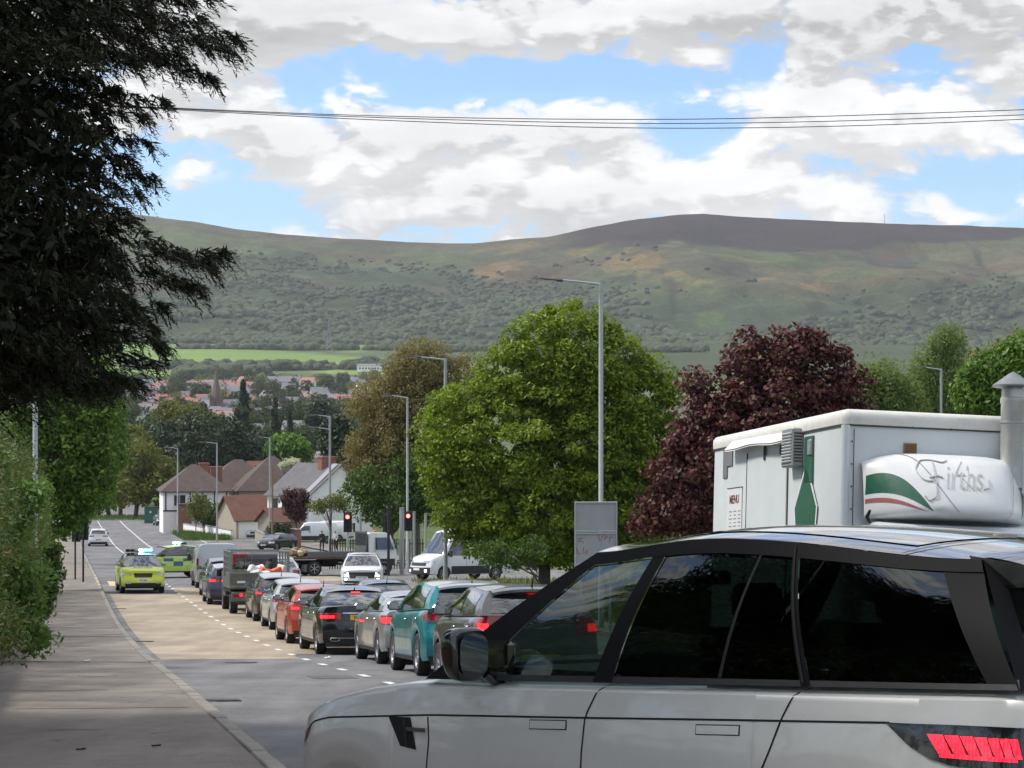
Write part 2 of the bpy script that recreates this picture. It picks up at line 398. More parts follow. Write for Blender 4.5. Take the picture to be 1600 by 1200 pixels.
def build_ground():
    Yr = np.concatenate([np.arange(-60, 400, 3.0), np.arange(400, 1000, 12.0), np.arange(1000, 2960, 28.0)])
    U = np.linspace(-1, 1, 161); U = np.sign(U) * np.abs(U) ** 1.3
    hw = np.maximum(150, Yr * 1.2); X = hw[:, None] * U[None, :]; YY = np.repeat(Yr[:, None], len(U), 1); Z = gzn(YY) - .06
    Z = Z + np.clip((YY - 500) / 600, 0, 1) * (fbm(X / 200, YY / 200, 4, 5) - .5) * 9
    Z = np.where(YY > 2880, Z - 3, Z)
    PX = 800 + F * X / np.maximum(YY, 1)
    n = fbm(X / 9, YY / 9, 5, 61); n2 = fbm(X / 130, YY / 90, 4, 71)
    C = np.zeros(X.shape + (3,)); C[:] = [.075, .105, .035]
    C = C * (.6 + .8 * n)[..., None]
    far = np.clip((YY - 1850) / 60, 0, 1)[..., None]
    YS = YY + (PX - 450) * .9 + (n2 - .5) * 60
    fld = np.where(((YS < 2150) | ((YS > 2330) & (YS < 2700)) | ((YS > 2790) & (PX < 560)))[..., None], [.15, .225, .055], [.08, .11, .045]) * (.8 + .4 * n2)[..., None]
    C = C * (1 - far) + fld * far
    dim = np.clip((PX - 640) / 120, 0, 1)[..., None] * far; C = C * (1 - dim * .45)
    brown = ((PX < 285) & (YY > 1750) & (YY < 2150))[..., None]; C = np.where(brown, np.array([.22, .14, .10]), C)
    town = np.clip((YY - 520) / 100, 0, 1) * np.clip((1900 - YY) / 80, 0, 1); C = C * (1 - town[..., None] * .6) + np.array([.10, .11, .08]) * town[..., None] * .6
    col = np.concatenate([C, np.ones(X.shape + (1,))], -1).reshape(-1, 4)
    me = np_mesh('ground', np.stack([X, YY, Z], -1).reshape(-1, 3), grid_faces(*X.shape), vc_mat('grassland', 1.2, .3), {'tint': ('FLOAT_COLOR', col)}, smooth=True)
    tag(link('ground', me), kind='structure')
build_ground()

def asphalt(name, base, warm=0.0, crack=.0, grit=.35, patch=.2):
    m = bpy.data.materials.new(name); m.use_nodes = True; t = NT(m.node_tree); tc = t.n('ShaderNodeTexCoord').outputs['Object']
    mp = t.n('ShaderNodeMapping'); mp.inputs['Rotation'].default_value = (0, 0, -ROADYAW); mp.inputs['Scale'].default_value = (1, .12, 1); t.put(mp.inputs[0], tc)
    fine = t.noise(tc, 55, 3, .8); mid = t.noise(tc, 4, 6, .7); trk = t.noise(mp.outputs[0], 1.1, 5, .6); big = t.noise(tc, .35, 5, .6)
    k = t.m('ADD', t.ramp(fine, .3, .7, 1 - grit, 1 + grit, False), t.ramp(mid, .3, .7, -.10, .10, False))
    k = t.m('ADD', k, t.ramp(trk, .3, .7, -patch, patch)); k = t.m('ADD', k, t.ramp(big, .35, .65, -patch * .7, patch * .7))
    c = t.mix(1.0, (*base, 1), t.col(k), 'MULTIPLY')
    if crack > 0:
        vo = t.n('ShaderNodeTexVoronoi', feature='DISTANCE_TO_EDGE'); vo.inputs['Scale'].default_value = .38
        wv = t.n('ShaderNodeVectorMath', operation='ADD'); t.put(wv.inputs[0], tc)
        nz = t.n('ShaderNodeTexNoise'); nz.inputs['Scale'].default_value = 1.6; nz.inputs['Detail'].default_value = 6; t.put(nz.inputs['Vector'], tc)
        sc = t.n('ShaderNodeVectorMath', operation='SCALE'); t.put(sc.inputs[0], nz.outputs['Color']); sc.inputs['Scale'].default_value = 1.3
        t.nt.links.new(sc.outputs[0], wv.inputs[1]); t.nt.links.new(wv.outputs[0], vo.inputs['Vector'])
        line = t.ramp(vo.outputs['Distance'], .002, .012, 1, 0)
        gate = t.ramp(t.noise(tc, .7, 3, .5), .5, .62)
        c = t.mix(t.m('MULTIPLY', t.m('MULTIPLY', line, gate), crack), c, (.018, .017, .016, 1))
        stain = t.ramp(t.noise(tc, 1.3, 7, .75), .56, .72)
        c = t.mix(t.m('MULTIPLY', stain, .28), c, (.05, .045, .04, 1))
    p = t.n('ShaderNodeBsdfPrincipled'); t.put(p.inputs['Base Color'], c); p.inputs['Roughness'].default_value = .88; p.inputs['Specular IOR Level'].default_value = .3
    b = t.n('ShaderNodeBump'); b.inputs['Strength'].default_value = .6; b.inputs['Distance'].default_value = .006; t.put(b.inputs['Height'], fine); t.nt.links.new(b.outputs[0], p.inputs['Normal'])
    out = t.n('ShaderNodeOutputMaterial'); t.nt.links.new(p.outputs[0], out.inputs[0]); return m
M_ROAD = asphalt('road_asphalt', (.150, .148, .150), grit=.45)
M_ROAD2 = asphalt('worn_asphalt', (.155, .15, .145))
M_PAVE = asphalt('pavement_asphalt', (.195, .172, .148), crack=.8, grit=.22, patch=.14)
M_BUFF = asphalt('buff_surfacing', (.31, .255, .19), grit=.2, patch=.16)
M_TAR = asphalt('tar_repair', (.05, .05, .052), grit=.3, patch=.1)
M_TAR2 = asphalt('repair_asphalt', (.105, .10, .098), grit=.35, patch=.1)
M_LINE = mat('road_paint', (.62, .61, .57), .7, var=.25, vscale=12)
M_YLINE = mat('yellow_road_paint', (.50, .42, .20), .7, var=.3, vscale=12)
M_KERB = mat('kerb_concrete', (.235, .215, .185), .9, var=.25, vscale=6, bump=.4)

def sheet(name, mat_, s0, s1, t0, t1, h, ds=2.0, nt=2, kind='structure', parent=None):
    """strip in road coordinates; t0/t1 may be functions of s"""
    f0 = t0 if callable(t0) else (lambda s: t0); f1 = t1 if callable(t1) else (lambda s: t1)
    n = max(2, int(round((s1 - s0) / ds)) + 1); mb = MB()
    mb.grid(lambda s, k: rp(s, f0(s) * (1 - k) + f1(s) * k, h), list(np.linspace(s0, s1, n)), list(np.linspace(0, 1, nt)), flip=True)
    o = mb.build(name, mat_, parent, smooth=None)
    if parent is None and kind: tag(o, kind=kind)
    return o
def ysheet(name, mat_, Y0, Y1, x0, x1, h, dy=2.0, nx=2):
    f0 = x0 if callable(x0) else (lambda s: x0); f1 = x1 if callable(x1) else (lambda s: x1)
    mb = MB(); mb.grid(lambda Y, k: Vector((f0(Y) * (1 - k) + f1(Y) * k, Y, gz(Y) + h)), list(np.linspace(Y0, Y1, max(2, int((Y1 - Y0) / dy) + 1))), list(np.linspace(0, 1, nx)), flip=True)
    o = mb.build(name, mat_, smooth=None); return tag(o, kind='structure')
sheet('road', M_ROAD, -30, 430, 0, 12.6, 0, nt=8)
# the crossing road of the junction and the slip road beyond it
ysheet('cross_road', M_ROAD2, 110, 134, lambda Y: 1.7 - .197 * Y + 12.75, lambda Y: 60, -.004, nx=12)
sheet('side_road', M_ROAD2, 128, 300, 12.6, lambda s: 12.6 + 7.5 * min(1, max(0, (300 - s) / 60)), -.004, nt=4)
sheet('pavement', M_PAVE, -30, 330, -2.95, -.14, .10, nt=6)
sheet('far_pavement', M_PAVE, 140, 300, 20.2, 23.2, .09, nt=3)
sheet('verge_path', M_PAVE, 20, 108, 12.9, 14.6, .09, nt=3)
# patches in the pavement and the road
sheet('buff_road_surface', M_BUFF, 40.0 + 6.6, 97, .26, 3.1, .004, ds=1.5)
sheet('buff_road_surface', M_BUFF, 49.3, 104, 3.1, 6.3, .004, ds=1.5)
sheet('buff_road_surface', M_BUFF, 112, 120, 9.5, 12.4, .004, ds=1.5)
def rtri(name, mt, pts, h):
    mb = MB(); mb.add([rp(s, t, h) for s, t in pts], [tuple(range(len(pts)))]); return tag(mb.build(name, mt, smooth=None), kind='structure')
rtri('buff_road_surface', M_BUFF, [(46.6, .26), (49.3, 3.1), (46.6, 3.1)][::1], .0045) if False else None
sheet('gutter_strip', M_ROAD2, 18, 110, .02, .24, .004)
sheet('pavement_repair', M_TAR, 44, 62, -.75, -.35, .104) if False else None
for s_, t_, w_, l_ in ((30.5, -2.6, 1.5, .05), (26.2, -2.2, 1.9, .05), (38, -1.6, .9, .06), (22.5, -1.8, .5, .04)):
    mb = MB(); mb.grid(lambda a, b: rp(s_ + b * l_ + .03 * math.sin(a * 9 + s_), t_ + a * w_, .1045), list(np.linspace(0, 1, 9)), [0, 1]); tag(mb.build('crack_seal', M_TAR, smooth=None), kind='structure')
# kerbs: stones along the near stretch, continuous beyond
kerb = sheet('kerb', M_KERB, 120, 330, -.14, 0, .115)
mb = MB(); mb.grid(lambda s, k: rp(s, 0.0, .115 * k - .01), list(np.arange(120, 331, 3.0)), [0, 1]); mb.build('kerb_face', M_KERB, kerb, smooth=None)
st = MB().box((0, 0, .055), (.14, .895, .13), b=.012).mesh('kerb_stone', M_KERB)
for i in range(118):
    s = 12.5 + i * .915; p = rp(s, -.07); o = link('kerb_stone', st, kerb, p, slope_rot(p.x, p.y, ROADYAW + random.uniform(-.006, .006)))
    o.location.z += random.uniform(-.008, .006)
kr = sheet('right_kerb', M_KERB, 0, 108, 12.6, 12.76, .11)
for i in range(112):
    s = 5 + i * .915; p = rp(s, 12.68); link('kerb_stone', st, kr, p, slope_rot(p.x, p.y, ROADYAW))
ysheet('junction_kerb', M_KERB, 134, 134.2, lambda Y: -2, lambda Y: 60, .1)
sheet('side_kerb', M_KERB, 136, 300, 20.05, 20.2, .1)
# paint: each mark is a sheet 4 mm above what it lies on
dash = 0
for i in range(38):
    s = 24.6 + i * 3.0
    if s > 115: break
    sheet('lane_dash', M_LINE, s, s + .95, 3.06, 3.19, .0085, ds=.5)
for s0 in range(120, 330, 6): sheet('centre_line_mark', M_LINE, s0, s0 + 4.6, 6.2, 6.36, .0045)
for s0 in range(126, 330, 8): sheet('edge_line_mark', M_LINE, s0, s0 + 8, 12.3, 12.42, .0045)
for s0 in range(20, 108, 9): sheet('right_lane_mark', M_LINE, s0, s0 + 4, 9.35, 9.45, .0085)
for k in range(5): sheet('hatching_mark', M_LINE, 97 + k * 2.2, 97.5 + k * 2.2, 11.6 - .4 * k, 14.2, .0125)
sheet('yellow_kerb_mark', M_YLINE, 107, 114, .45, .85, .009); sheet('yellow_kerb_mark', M_YLINE, 104, 120, -.1, .0, .12)
sheet('stop_line', M_LINE, 104.6, 104.9, 3.2, 9.3, .009)
sheet('edge_line_mark', M_LINE, 118, 330, 3.1, 3.2, .0045)
for (s_, t_) in ((31.5, 3.4), (38, 2.85), (33.3, 3.5)): pass

# worn tyre tracks, square repairs, a drain grate and manholes in the near lane
for (s0, s1, a, b) in ((98, 103.5, .6, 2.4), (36, 37.2, 2.2, 2.9),):
    sheet('surface_repair', M_TAR2, s0, s1, a, b, .0045 if a > 0 and not 46 < s0 < 97 else (.0085 if a > 0 else .1045), ds=.5)
M_IRON = mat('cast_iron', (.035, .033, .032), .6, .4, var=.3)
for s_ in (29.5, 58.0, 83.0):
    g_ = tag(MB().box((0, 0, 0), (.42, .42, .012), b=.003).build('drain_frame', M_IRON), kind='structure'); p = rp(s_, .34, .008); g_.location = p; g_.rotation_euler = slope_rot(p.x, p.y, ROADYAW)
    br_ = MB().box((0, 0, 0), (.34, .022, .012)).mesh('grate_bar', M_KERB)
    for k in range(7): link('grate_bar', br_, g_, (0, -.165 + k * .055, .006))
for (s_, t_) in ((44.5, 1.7),):
    g_ = tag(MB().lathe([(0, .006), (.27, .006), (.31, .006), (.315, .0)], n=28).build('manhole_cover', M_IRON), kind='structure'); p = rp(s_, t_, .006 if t_ > 0 else .105); g_.location = p; g_.rotation_euler = slope_rot(p.x, p.y, ROADYAW)
# manhole and litter
litter = MB()
M_WHITE_BIT = mat('litter_white', (.7, .7, .68), .8)
for (s_, t_, r_) in ((34.0, 3.75, .07), (42.2, -1.25, .05), (46.4, 3.6, .05)):
    b = MB().box((0, 0, .02), (r_ * 2.4, r_ * 1.6, .03), rz=.5, b=.01).box((r_ * .7, r_ * .3, .035), (r_, r_, .03), rz=1.1, b=.01)
    o = b.build('litter', M_WHITE_BIT); o.location = rp(s_, t_, .005 if t_ > 0 else .105)
    tag(o, {34.0: 'crumpled white litter on the asphalt beside the lane dashes', 42.2: 'scrap of white paper on the left pavement', 46.4: 'small pale scrap lying on the lane line by the orange hatchback'}[s_], 'litter')
for (px, Y, d) in ((125, 19.2, 'near the bottom edge, farther from the kerb'), (243, 19.6, 'near the bottom edge, closer to the kerb')):
    b = MB().box((0, 0, .008), (.07, .03, .012), rz=random.random(), b=.004).box((.03, .012, .01), (.03, .03, .014), rz=1, b=.004)
    p = G(px, Y, .106); o = b.build('leaf_debris', mat('dead_leaf', (.03, .022, .015), .9)); o.location = p
    tag(o, 'small dark dead leaf on the pavement ' + d, 'debris')
# ---------------------------------------------------------------- vehicles
def paint(name, c, metal=.35, rough=.32, dirt=.12): return mat('paint_' + name, c, rough, metal, var=.04, vscale=3, coat=.8, dirt=dirt)
M_GLASS = mat('tinted_glass', (.012, .015, .016), .04, 0, var=0, spec=.9, coat=1.0)
M_BLACK = mat('gloss_black', (.008, .008, .009), .12, 0, var=0, coat=1)
M_TRIM = mat('black_trim', (.018, .018, .019), .6, 0, var=.2)
M_TYRE = mat('tyre_rubber', (.018, .017, .017), .85, var=.2)
M_RIM = mat('alloy', (.42, .42, .44), .3, .9, var=.1)
M_RIMD = mat('dark_alloy', (.05, .05, .055), .35, .7, var=.1)
M_CHROME = mat('chrome', (.75, .75, .76), .12, 1.0, var=0)
M_MIRR2 = mat('car_mirror', (.28, .3, .3), .1, 1, var=0)
M_UNDER = mat('underbody', (.006, .006, .006), .9, var=0)
M_RED = mat('red_lens', (.28, .01, .012), .15, 0, var=.1, coat=1)
M_REDLIT = mat('lit_red_lens', (.5, .02, .02), .2, 0, var=0, emit=(1, .012, .018), estr=1.7)
M_REDHOT = mat('lit_red_lamp', (.6, .1, .08), .2, 0, var=0, emit=(1, .10, .07), estr=4.0)
M_LAMP = mat('clear_lens', (.55, .57, .6), .1, .3, var=.1, coat=1)
M_LAMPLIT = mat('lit_headlight', (.9, .9, .85), .1, 0, var=0, emit=(1, .96, .88), estr=4)
M_BLUELIT = mat('lit_blue_beacon', (.1, .3, .8), .2, 0, var=0, emit=(.10, .5, 1), estr=4.5)
M_BLUEHOT = mat('white_hot_beacon', (.6, .8, 1), .2, 0, var=0, emit=(.62, .88, 1), estr=6)
M_AMBER = mat('amber_lens', (.5, .18, .02), .2, 0, var=0)
M_PY = mat('yellow_plate', (.62, .42, .04), .5, var=.04); M_PW = mat('white_plate', (.68, .68, .66), .5, var=.04)
M_INK = mat('plate_ink', (.015, .015, .015), .6, var=0)
M_SEAT = mat('seat_fabric', (.05, .052, .055), .8, var=.2)

def text_mesh(txt, size, mt, extrude=.0015, bold=0.0, shear=0.0, spacing=1.0):
    cu = bpy.data.curves.new('lettering', 'FONT'); cu.body = txt; cu.size = size; cu.extrude = extrude; cu.align_x = 'CENTER'; cu.align_y = 'CENTER'
    cu.offset = bold; cu.shear = shear; cu.space_character = spacing; cu.resolution_u = 3
    ob = bpy.data.objects.new('tmp', cu); COL.objects.link(ob); dg = bpy.context.evaluated_depsgraph_get(); dg.update()
    me = bpy.data.meshes.new_from_object(ob.evaluated_get(dg)); bpy.data.objects.remove(ob); me.materials.clear(); me.materials.append(mt); return me

_wheel = {}
def wheel_meshes(r, w, kind, dark):
    key = (round(r, 3), w, kind, dark)
    if key in _wheel: return _wheel[key]
    n = 32
    ty = MB().lathe([(r * .66, -w * .42), (r * .80, -w * .5), (r * .93, -w * .49), (r * .985, -w * .40), (r, -w * .30), (r, w * .30), (r * .985, w * .40), (r * .93, w * .49), (r * .80, w * .5), (r * .66, w * .42)], axis='X', n=n).mesh('tyre', M_TYRE, 40)
    rm = M_RIMD if dark else M_RIM
    m = MB(); ro = r * .68
    m.lathe([(ro, -w * .4), (ro, w * .42), (ro * .95, w * .44), (ro * .92, w * .36), (ro * .90, w * .05), (0, w * .02)], axis='X', n=n)
    m.lathe([(0, w * .34), (ro * .17, w * .34), (ro * .22, w * .26), (ro * .22, w * .05)], axis='X', n=16)
    for k in range(kind):
        a = 2 * math.pi * k / kind
        for sgn, ww in ((0, .085),):
            R = Matrix.Rotation(a, 3, 'X')
            m.box(R @ Vector((w * .29, 0, ro * .56)), (w * .14, ro * 2.1 / kind * .55, ro * .78), R=R, b=.008)
    rim = m.mesh('rim', [rm], 30)
    for v in (0,): pass
    disc = MB().lathe([(0, w * .07), (ro * .88, w * .07)], axis='X', n=n).mesh('disc', M_UNDER)
    _wheel[key] = (ty, rim, disc); return _wheel[key]
def add_wheels(root, r, w, track, ys, kind=5, dark=False, steer=0.0):
    ty, rim, disc = wheel_meshes(r, w, kind, dark)
    for i, y in enumerate(ys):
        for sx in (-1, 1):
            wh = link('wheel', ty, root, (sx * track / 2, y, r), (0, 0, (0 if sx > 0 else math.pi) + (steer if i == 0 else 0)))
            rr = link('rim', rim, wh); link('brake_disc', disc, wh)

def sm01(x): x = max(0.0, min(1.0, x)); return x * x * (3 - 2 * x)
DEF = dict(L=4.3, W=1.8, H=1.47, r=.325, ww=.215, fo=.86, ro=.80, sill=.24, nose=.72, cowl=1.00, beltr=1.02, cowl_y=1.05, wtop_y=.30, rtop_y=-1.60, rbase_y=-1.98, boot=None,
           boot_y=None, wt=.70, wbelt=.90, crown=.05, lean=.10, bump=.0, rdrop=.10, fdrop=.07, plan_f=.16, plan_r=.09, pillar=None, roofc=None, brake=True, lights=False, front=False,
           spokes=5, darkrim=False, rails=False, n=60)
class Car:
    def __init__(s, **kw):
        s.p = dict(DEF); s.p.update(kw); p = s.p
        s.L, s.Wd, s.H = p['L'], p['W'], p['H']; s.yf = s.L / 2 - p['fo']; s.yr = -s.L / 2 + p['ro']
    def hw(s, y):
        p = s.p; f = max(0, (y - (s.L / 2 - .75)) / .75); r = max(0, ((-s.L / 2 + .7) - y) / .7)
        return s.Wd / 2 * (1 - p['plan_f'] * f ** 2.2 - p['plan_r'] * r ** 2.2)
    def deck(s, y):
        p = s.p; L2 = s.L / 2
        if y >= p['cowl_y']:
            k = (y - p['cowl_y']) / (L2 - p['cowl_y']); return p['cowl'] + (p['nose'] - p['cowl']) * (k ** 1.9 * .80 + k * .20)
        if y >= p['rbase_y']: 
            k = (y - p['rbase_y']) / (p['cowl_y'] - p['rbase_y']); return p['beltr'] + (p['cowl'] - p['beltr']) * k
        if p['boot']:
            k = (p['rbase_y'] - y) / (L2 + p['rbase_y']); return p['beltr'] + (p['boot'] - p['beltr']) * k ** 1.3
        return p['beltr']
    def zlow(s, y):
        p = s.p; z = p['sill']; R = p['r'] + .055
        e = max(0, abs(y) - s.L / 2 + .5) / .5; z = z + .02 * e
        for a in (s.yf, s.yr):
            if abs(y - a) < R: z = max(z, p['r'] + math.sqrt(R * R - (y - a) ** 2))
        return z
    def sect(s, y):
        h = s.hw(y); zl = s.zlow(y); zd = s.deck(y); zs = zd - s.p.get('sh', .07)
        zl = min(zl, zs - .06); p = s.p
        ti = .035 if y > -s.L else 0
        return [(h - ti, zl), (h - .008, zl + .10 * (zs - zl) + .015), (h, zl + .38 * (zs - zl)), (h - .004, zl + .62 * (zs - zl)), (h - .016, zl + .86 * (zs - zl)), (h - .034, zs), (h - .065, zs + .62 * (zd - zs)), (h * .88, zd), (h * .55, zd + .022), (0, zd + .032)]
    def yR(s, x, z):
        p = s.p; h = s.Wd / 2; L2 = s.L / 2; zz = max(0, z - .62)
        b = .035 * sm01((z - .30) / .2) * (1 - sm01((z - .60) / .12))
        return -L2 + .13 * (abs(x) / h) ** 2.6 + p['lean'] * sm01(zz / .45) - b + .05 * sm01((.42 - z) / .2)
    def yF(s, x, z):
        p = s.p; h = s.Wd / 2; L2 = s.L / 2
        return L2 - .26 * (abs(x) / h) ** 2.6 - .10 * sm01((z - .45) / .35) ** 1.4 - .06 * sm01((.40 - z) / .2)
    def surf(s, y, v, off=0.0, sg=1):
        """point on the body side: nominal y, v in 0..9 along the cross-section"""
        sec = s.sect(y); i = min(int(v), 8); k = v - i
        x = sec[i][0] * (1 - k) + sec[i + 1][0] * k; z = sec[i][1] * (1 - k) + sec[i + 1][1] * k
        L2 = s.L / 2; wr = max(0, 1 - (y + L2) / .6) ** 2; wf = max(0, 1 - (L2 - y) / .8) ** 2
        yy = y + wr * (s.yR(x, z) + L2) + wf * (s.yF(x, z) - L2)
        nx = 1 - sm01((v - 5) / 2); nz = sm01((v - 5) / 2)
        return Vector((sg * (x + off * nx), yy, z + off * nz))
    def vz(s, y, z):
        sec = s.sect(y)
        for i in range(8):
            if sec[i][1] <= z <= sec[i + 1][1] + 1e-6: return i + (z - sec[i][1]) / max(1e-6, sec[i + 1][1] - sec[i][1])
        return 0.0 if z < sec[0][1] else 7.0
    def sidez(s, y, z, off=0.0, sg=1): return s.surf(y, s.vz(y, z), off, sg)
    def end(s, x, z, rear=True, off=0.0):
        y = (s.yR(x, z) - off) if rear else (s.yF(x, z) + off); return Vector((x, y, z))
    def halfx(s, z, rear=True):
        sec = s.sect(-s.L / 2 if rear else s.L / 2)
        zs = [q[1] for q in sec[:8]]; xs = [q[0] for q in sec[:8]]; return float(np.interp(z, zs, xs))
    # greenhouse
    def ztop(s, a): 
        p = s.p; return s.H - p['crown'] - p['rdrop'] * (1 - sm01(a / .75)) ** 1.6 - p['fdrop'] * sm01((a - .55) / .45) ** 1.6
    def gh(s, sg, yb, yt, b, off=0.0):
        p = s.p
        a = (yt - p['rtop_y']) / (p['wtop_y'] - p['rtop_y'])
        zb = s.deck(min(max(yb, p['rbase_y']), p['cowl_y'])) + .004; xb = s.hw(yb) * p['wbelt']
        zt = s.ztop(a); e = abs(a - .5) * 2; xt = s.Wd / 2 * p['wt'] * (1 - .05 * e ** 3)
        bul = .035 * math.sin(math.pi * b)
        sl = math.atan2(xb - xt, zt - zb); nx, nz = math.cos(sl), math.sin(sl)
        return Vector((sg * (xb + (xt - xb) * b + (bul + off) * nx), yb + (yt - yb) * b, zb + (zt - zb) * b + off * nz))
    def ghend(s, c, b, rear=True, off=0.0):
        p = s.p; yb, yt = (p['rbase_y'], p['rtop_y']) if rear else (p['cowl_y'], p['wtop_y'])
        e = s.gh(1, yb, yt, b); pl = (.07 if rear else .13) * (1 - c * c); sg = -1 if rear else 1
        d = 0.02 * math.sin(math.pi * b)
        return Vector((e.x * c, e.y + sg * (pl + off + d), e.z + off * .5 + (.02 * (1 - c * c) if b > .9 else 0)))
    def roofp(s, a, c, off=0.0):
        p = s.p; R_, F_ = s.ghend(c, 1, True), s.ghend(c, 1, False)
        e = s.gh(1, p['rtop_y'] + (p['wtop_y'] - p['rtop_y']) * a, p['rtop_y'] + (p['wtop_y'] - p['rtop_y']) * a, 1)
        return Vector((e.x * c, R_.y + (F_.y - R_.y) * a, e.z + p['crown'] * (1 - abs(c) ** 2.6) + off))

def build_car(name, label, loc, rot, c, paintm, cat='car', group=None, plate_r='BK19 UZF', extra=None, steer=0.0):
    p = c.p; root = empty(name, loc, label=label, cat=cat, group=group, rot=rot)
    pil = p['pillar'] or paintm; roofm = p['roofc'] or paintm; L2 = c.L / 2
    # body shell
    ys = set(np.round(np.linspace(-L2, L2, p['n']), 4))
    for a in (c.yf, c.yr):
        for k in range(17): ys.add(round(a + (p['r'] + .055) * math.cos(math.pi * k / 16) * 1.0, 4))
    ys = sorted(ys); vs = [0, .5, 1, 1.5, 2, 2.5, 3, 3.5, 4, 4.5, 5, 5.5, 6, 6.5, 7, 8, 9]
    mb = MB()
    for sg in (1, -1):
        mb.grid(lambda y, v: c.surf(y, v, 0, sg), ys, vs, flip=(sg > 0))
        mb.grid(lambda y, k: Vector((c.surf(y, 0, 0, sg).x - sg * k * .26, c.surf(y, 0, 0, sg).y, c.surf(y, 0).z + .01 * k)), ys, [0, 1], 1, flip=(sg < 0))
    for rear in (True, False):
        ye = -L2 if rear else L2; sec = c.sect(ye)
        zs = []
        for v in vs: 
            i = min(int(v), 8); k = v - i; zs.append((sec[i][0] * (1 - k) + sec[i + 1][0] * k, sec[i][1] * (1 - k) + sec[i + 1][1] * k))
        mb.grid(lambda j, k: c.end(zs[j][0] * k, zs[j][1], rear), list(range(len(vs) - 1)), list(np.linspace(-1, 1, 17)), flip=rear)
        j = len(vs) - 2
    mb.box((0, 0, p['sill'] + .22), (c.Wd - .62, c.L - .35, .40), 1)
    mb.build('body', [paintm, M_UNDER], root, 38)
    # lower dark bumper areas
    for rear in (True, False):
        z1 = p['sill'] + (.17 if p.get('suvtrim') else .09); z0 = p['sill'] + .005
        m = MB().grid(lambda z, k: c.end(c.halfx(z, rear) * k * .97, z, rear, .006), [z0, (z0 + z1) / 2, z1], list(np.linspace(-1, 1, 13)), flip=rear)
        m.box((0, (-L2 + .30) if rear else (L2 - .42), z0 - .02), (c.Wd * .8, .4, .10))
        m.build('bumper_trim', M_TRIM, root)
    for sg in (1, -1):
        m = MB(); y0, y1 = c.yr + p['r'] + .06, c.yf - p['r'] - .06
        m.grid(lambda y, z: c.sidez(y, z, .004, sg), list(np.linspace(y0, y1, 8)), [p['sill'] + .002, p['sill'] + .035, p['sill'] + .07], flip=(sg > 0)); m.build('sill', M_TRIM, root)
    # cabin shell with pillars
    mb = MB(); bs = [0, .25, .5, .75, 1]
    for sg in (1, -1):
        mb.grid(lambda a, b: c.gh(sg, p['rbase_y'] + (p['cowl_y'] - p['rbase_y']) * a, p['rtop_y'] + (p['wtop_y'] - p['rtop_y']) * a, b), list(np.linspace(0, 1, 15)), bs, flip=(sg > 0))
    mb.grid(lambda k, b: c.ghend(k, b, True), list(np.linspace(-1, 1, 9)), bs); mb.grid(lambda k, b: c.ghend(k, b, False), list(np.linspace(-1, 1, 9)), bs, flip=True)
    if not p.get('clear'): mb.build('cabin_frame', pil, root, 40)
    rmb = MB().grid(lambda a, k: c.roofp(a, k, .004), list(np.linspace(0, 1, 17)), list(np.linspace(-1, 1, 13)))
    rmb.build('roof', roofm, root, 40)
    gw, gr = p.get('gw', M_GLASS), p.get('gr', M_GLASS)
    m = MB().grid(lambda k, b: c.ghend(k, b, False, .006), list(np.linspace(-.93, .93, 9)), list(np.linspace(.03, .93, 5)), flip=True); m.build('windscreen', gw, root)
    m = MB().grid(lambda k, b: c.ghend(k, b, True, .006), list(np.linspace(-.86, .86, 9)), list(np.linspace(p.get('rw0', .10), .86, 5))); m.build('rear_window', gr, root)
    lb, lt = p['cowl_y'] - p['rbase_y'], p['wtop_y'] - p['rtop_y']
    for sg in (1, -1):
        for (b0, b1, t0, t1) in p.get('wins', ((.13, .47, .12, .50), (.50, .90, .53, .90))):
            m = MB().grid(lambda a, b: c.gh(sg, p['rbase_y'] + lb * (b0 + (b1 - b0) * a), p['rtop_y'] + lt * (t0 + (t1 - t0) * a), b, .006), [0, .25, .5, .75, 1], list(np.linspace(.06, .90, 5)), flip=(sg > 0)); m.build('side_window', M_GLASS, root)
        # door gaps and handles
        yB = p['rbase_y'] + lb * .485
        for yy in (yB, p['rbase_y'] + lb * .93, max(c.yr + p['r'] + .10, p['rbase_y'] + lb * .12)):
            m = MB().grid(lambda k, z: c.sidez(yy + .005 * (k - .5) * 2, z, .002, sg), [0, 1], list(np.linspace(p['sill'] + .08, c.deck(yy) - .03, 9)), flip=(sg > 0)); m.build('door_gap', M_UNDER, root)
        for yy in (yB + lb * .05 + .02, p['rbase_y'] + lb * .15 + .06):
            q = c.sidez(yy, c.deck(yy) - .14, .012, sg); MB().box(q, (.03, .20, .028), b=.01).build('door_handle', p.get('handle') or paintm, root)
        # mirrors
        q = c.gh(sg, p['cowl_y'] - .42, p['cowl_y'] - .42, .1, .0); mm = MB()
        mm.box((q.x + sg * .13, q.y, q.z + .05), (.20, .10, .145), b=.035).box((q.x + sg * .03, q.y, q.z - .0), (.10, .05, .04), b=.01)
        mo = mm.build('door_mirror', [p.get('mirrorm') or M_BLACK], root, 50)
        MB().box((q.x + sg * .13, q.y - .053, q.z + .05), (.165, .004, .11), b=.0015).build('mirror_glass', M_MIRR2, mo)
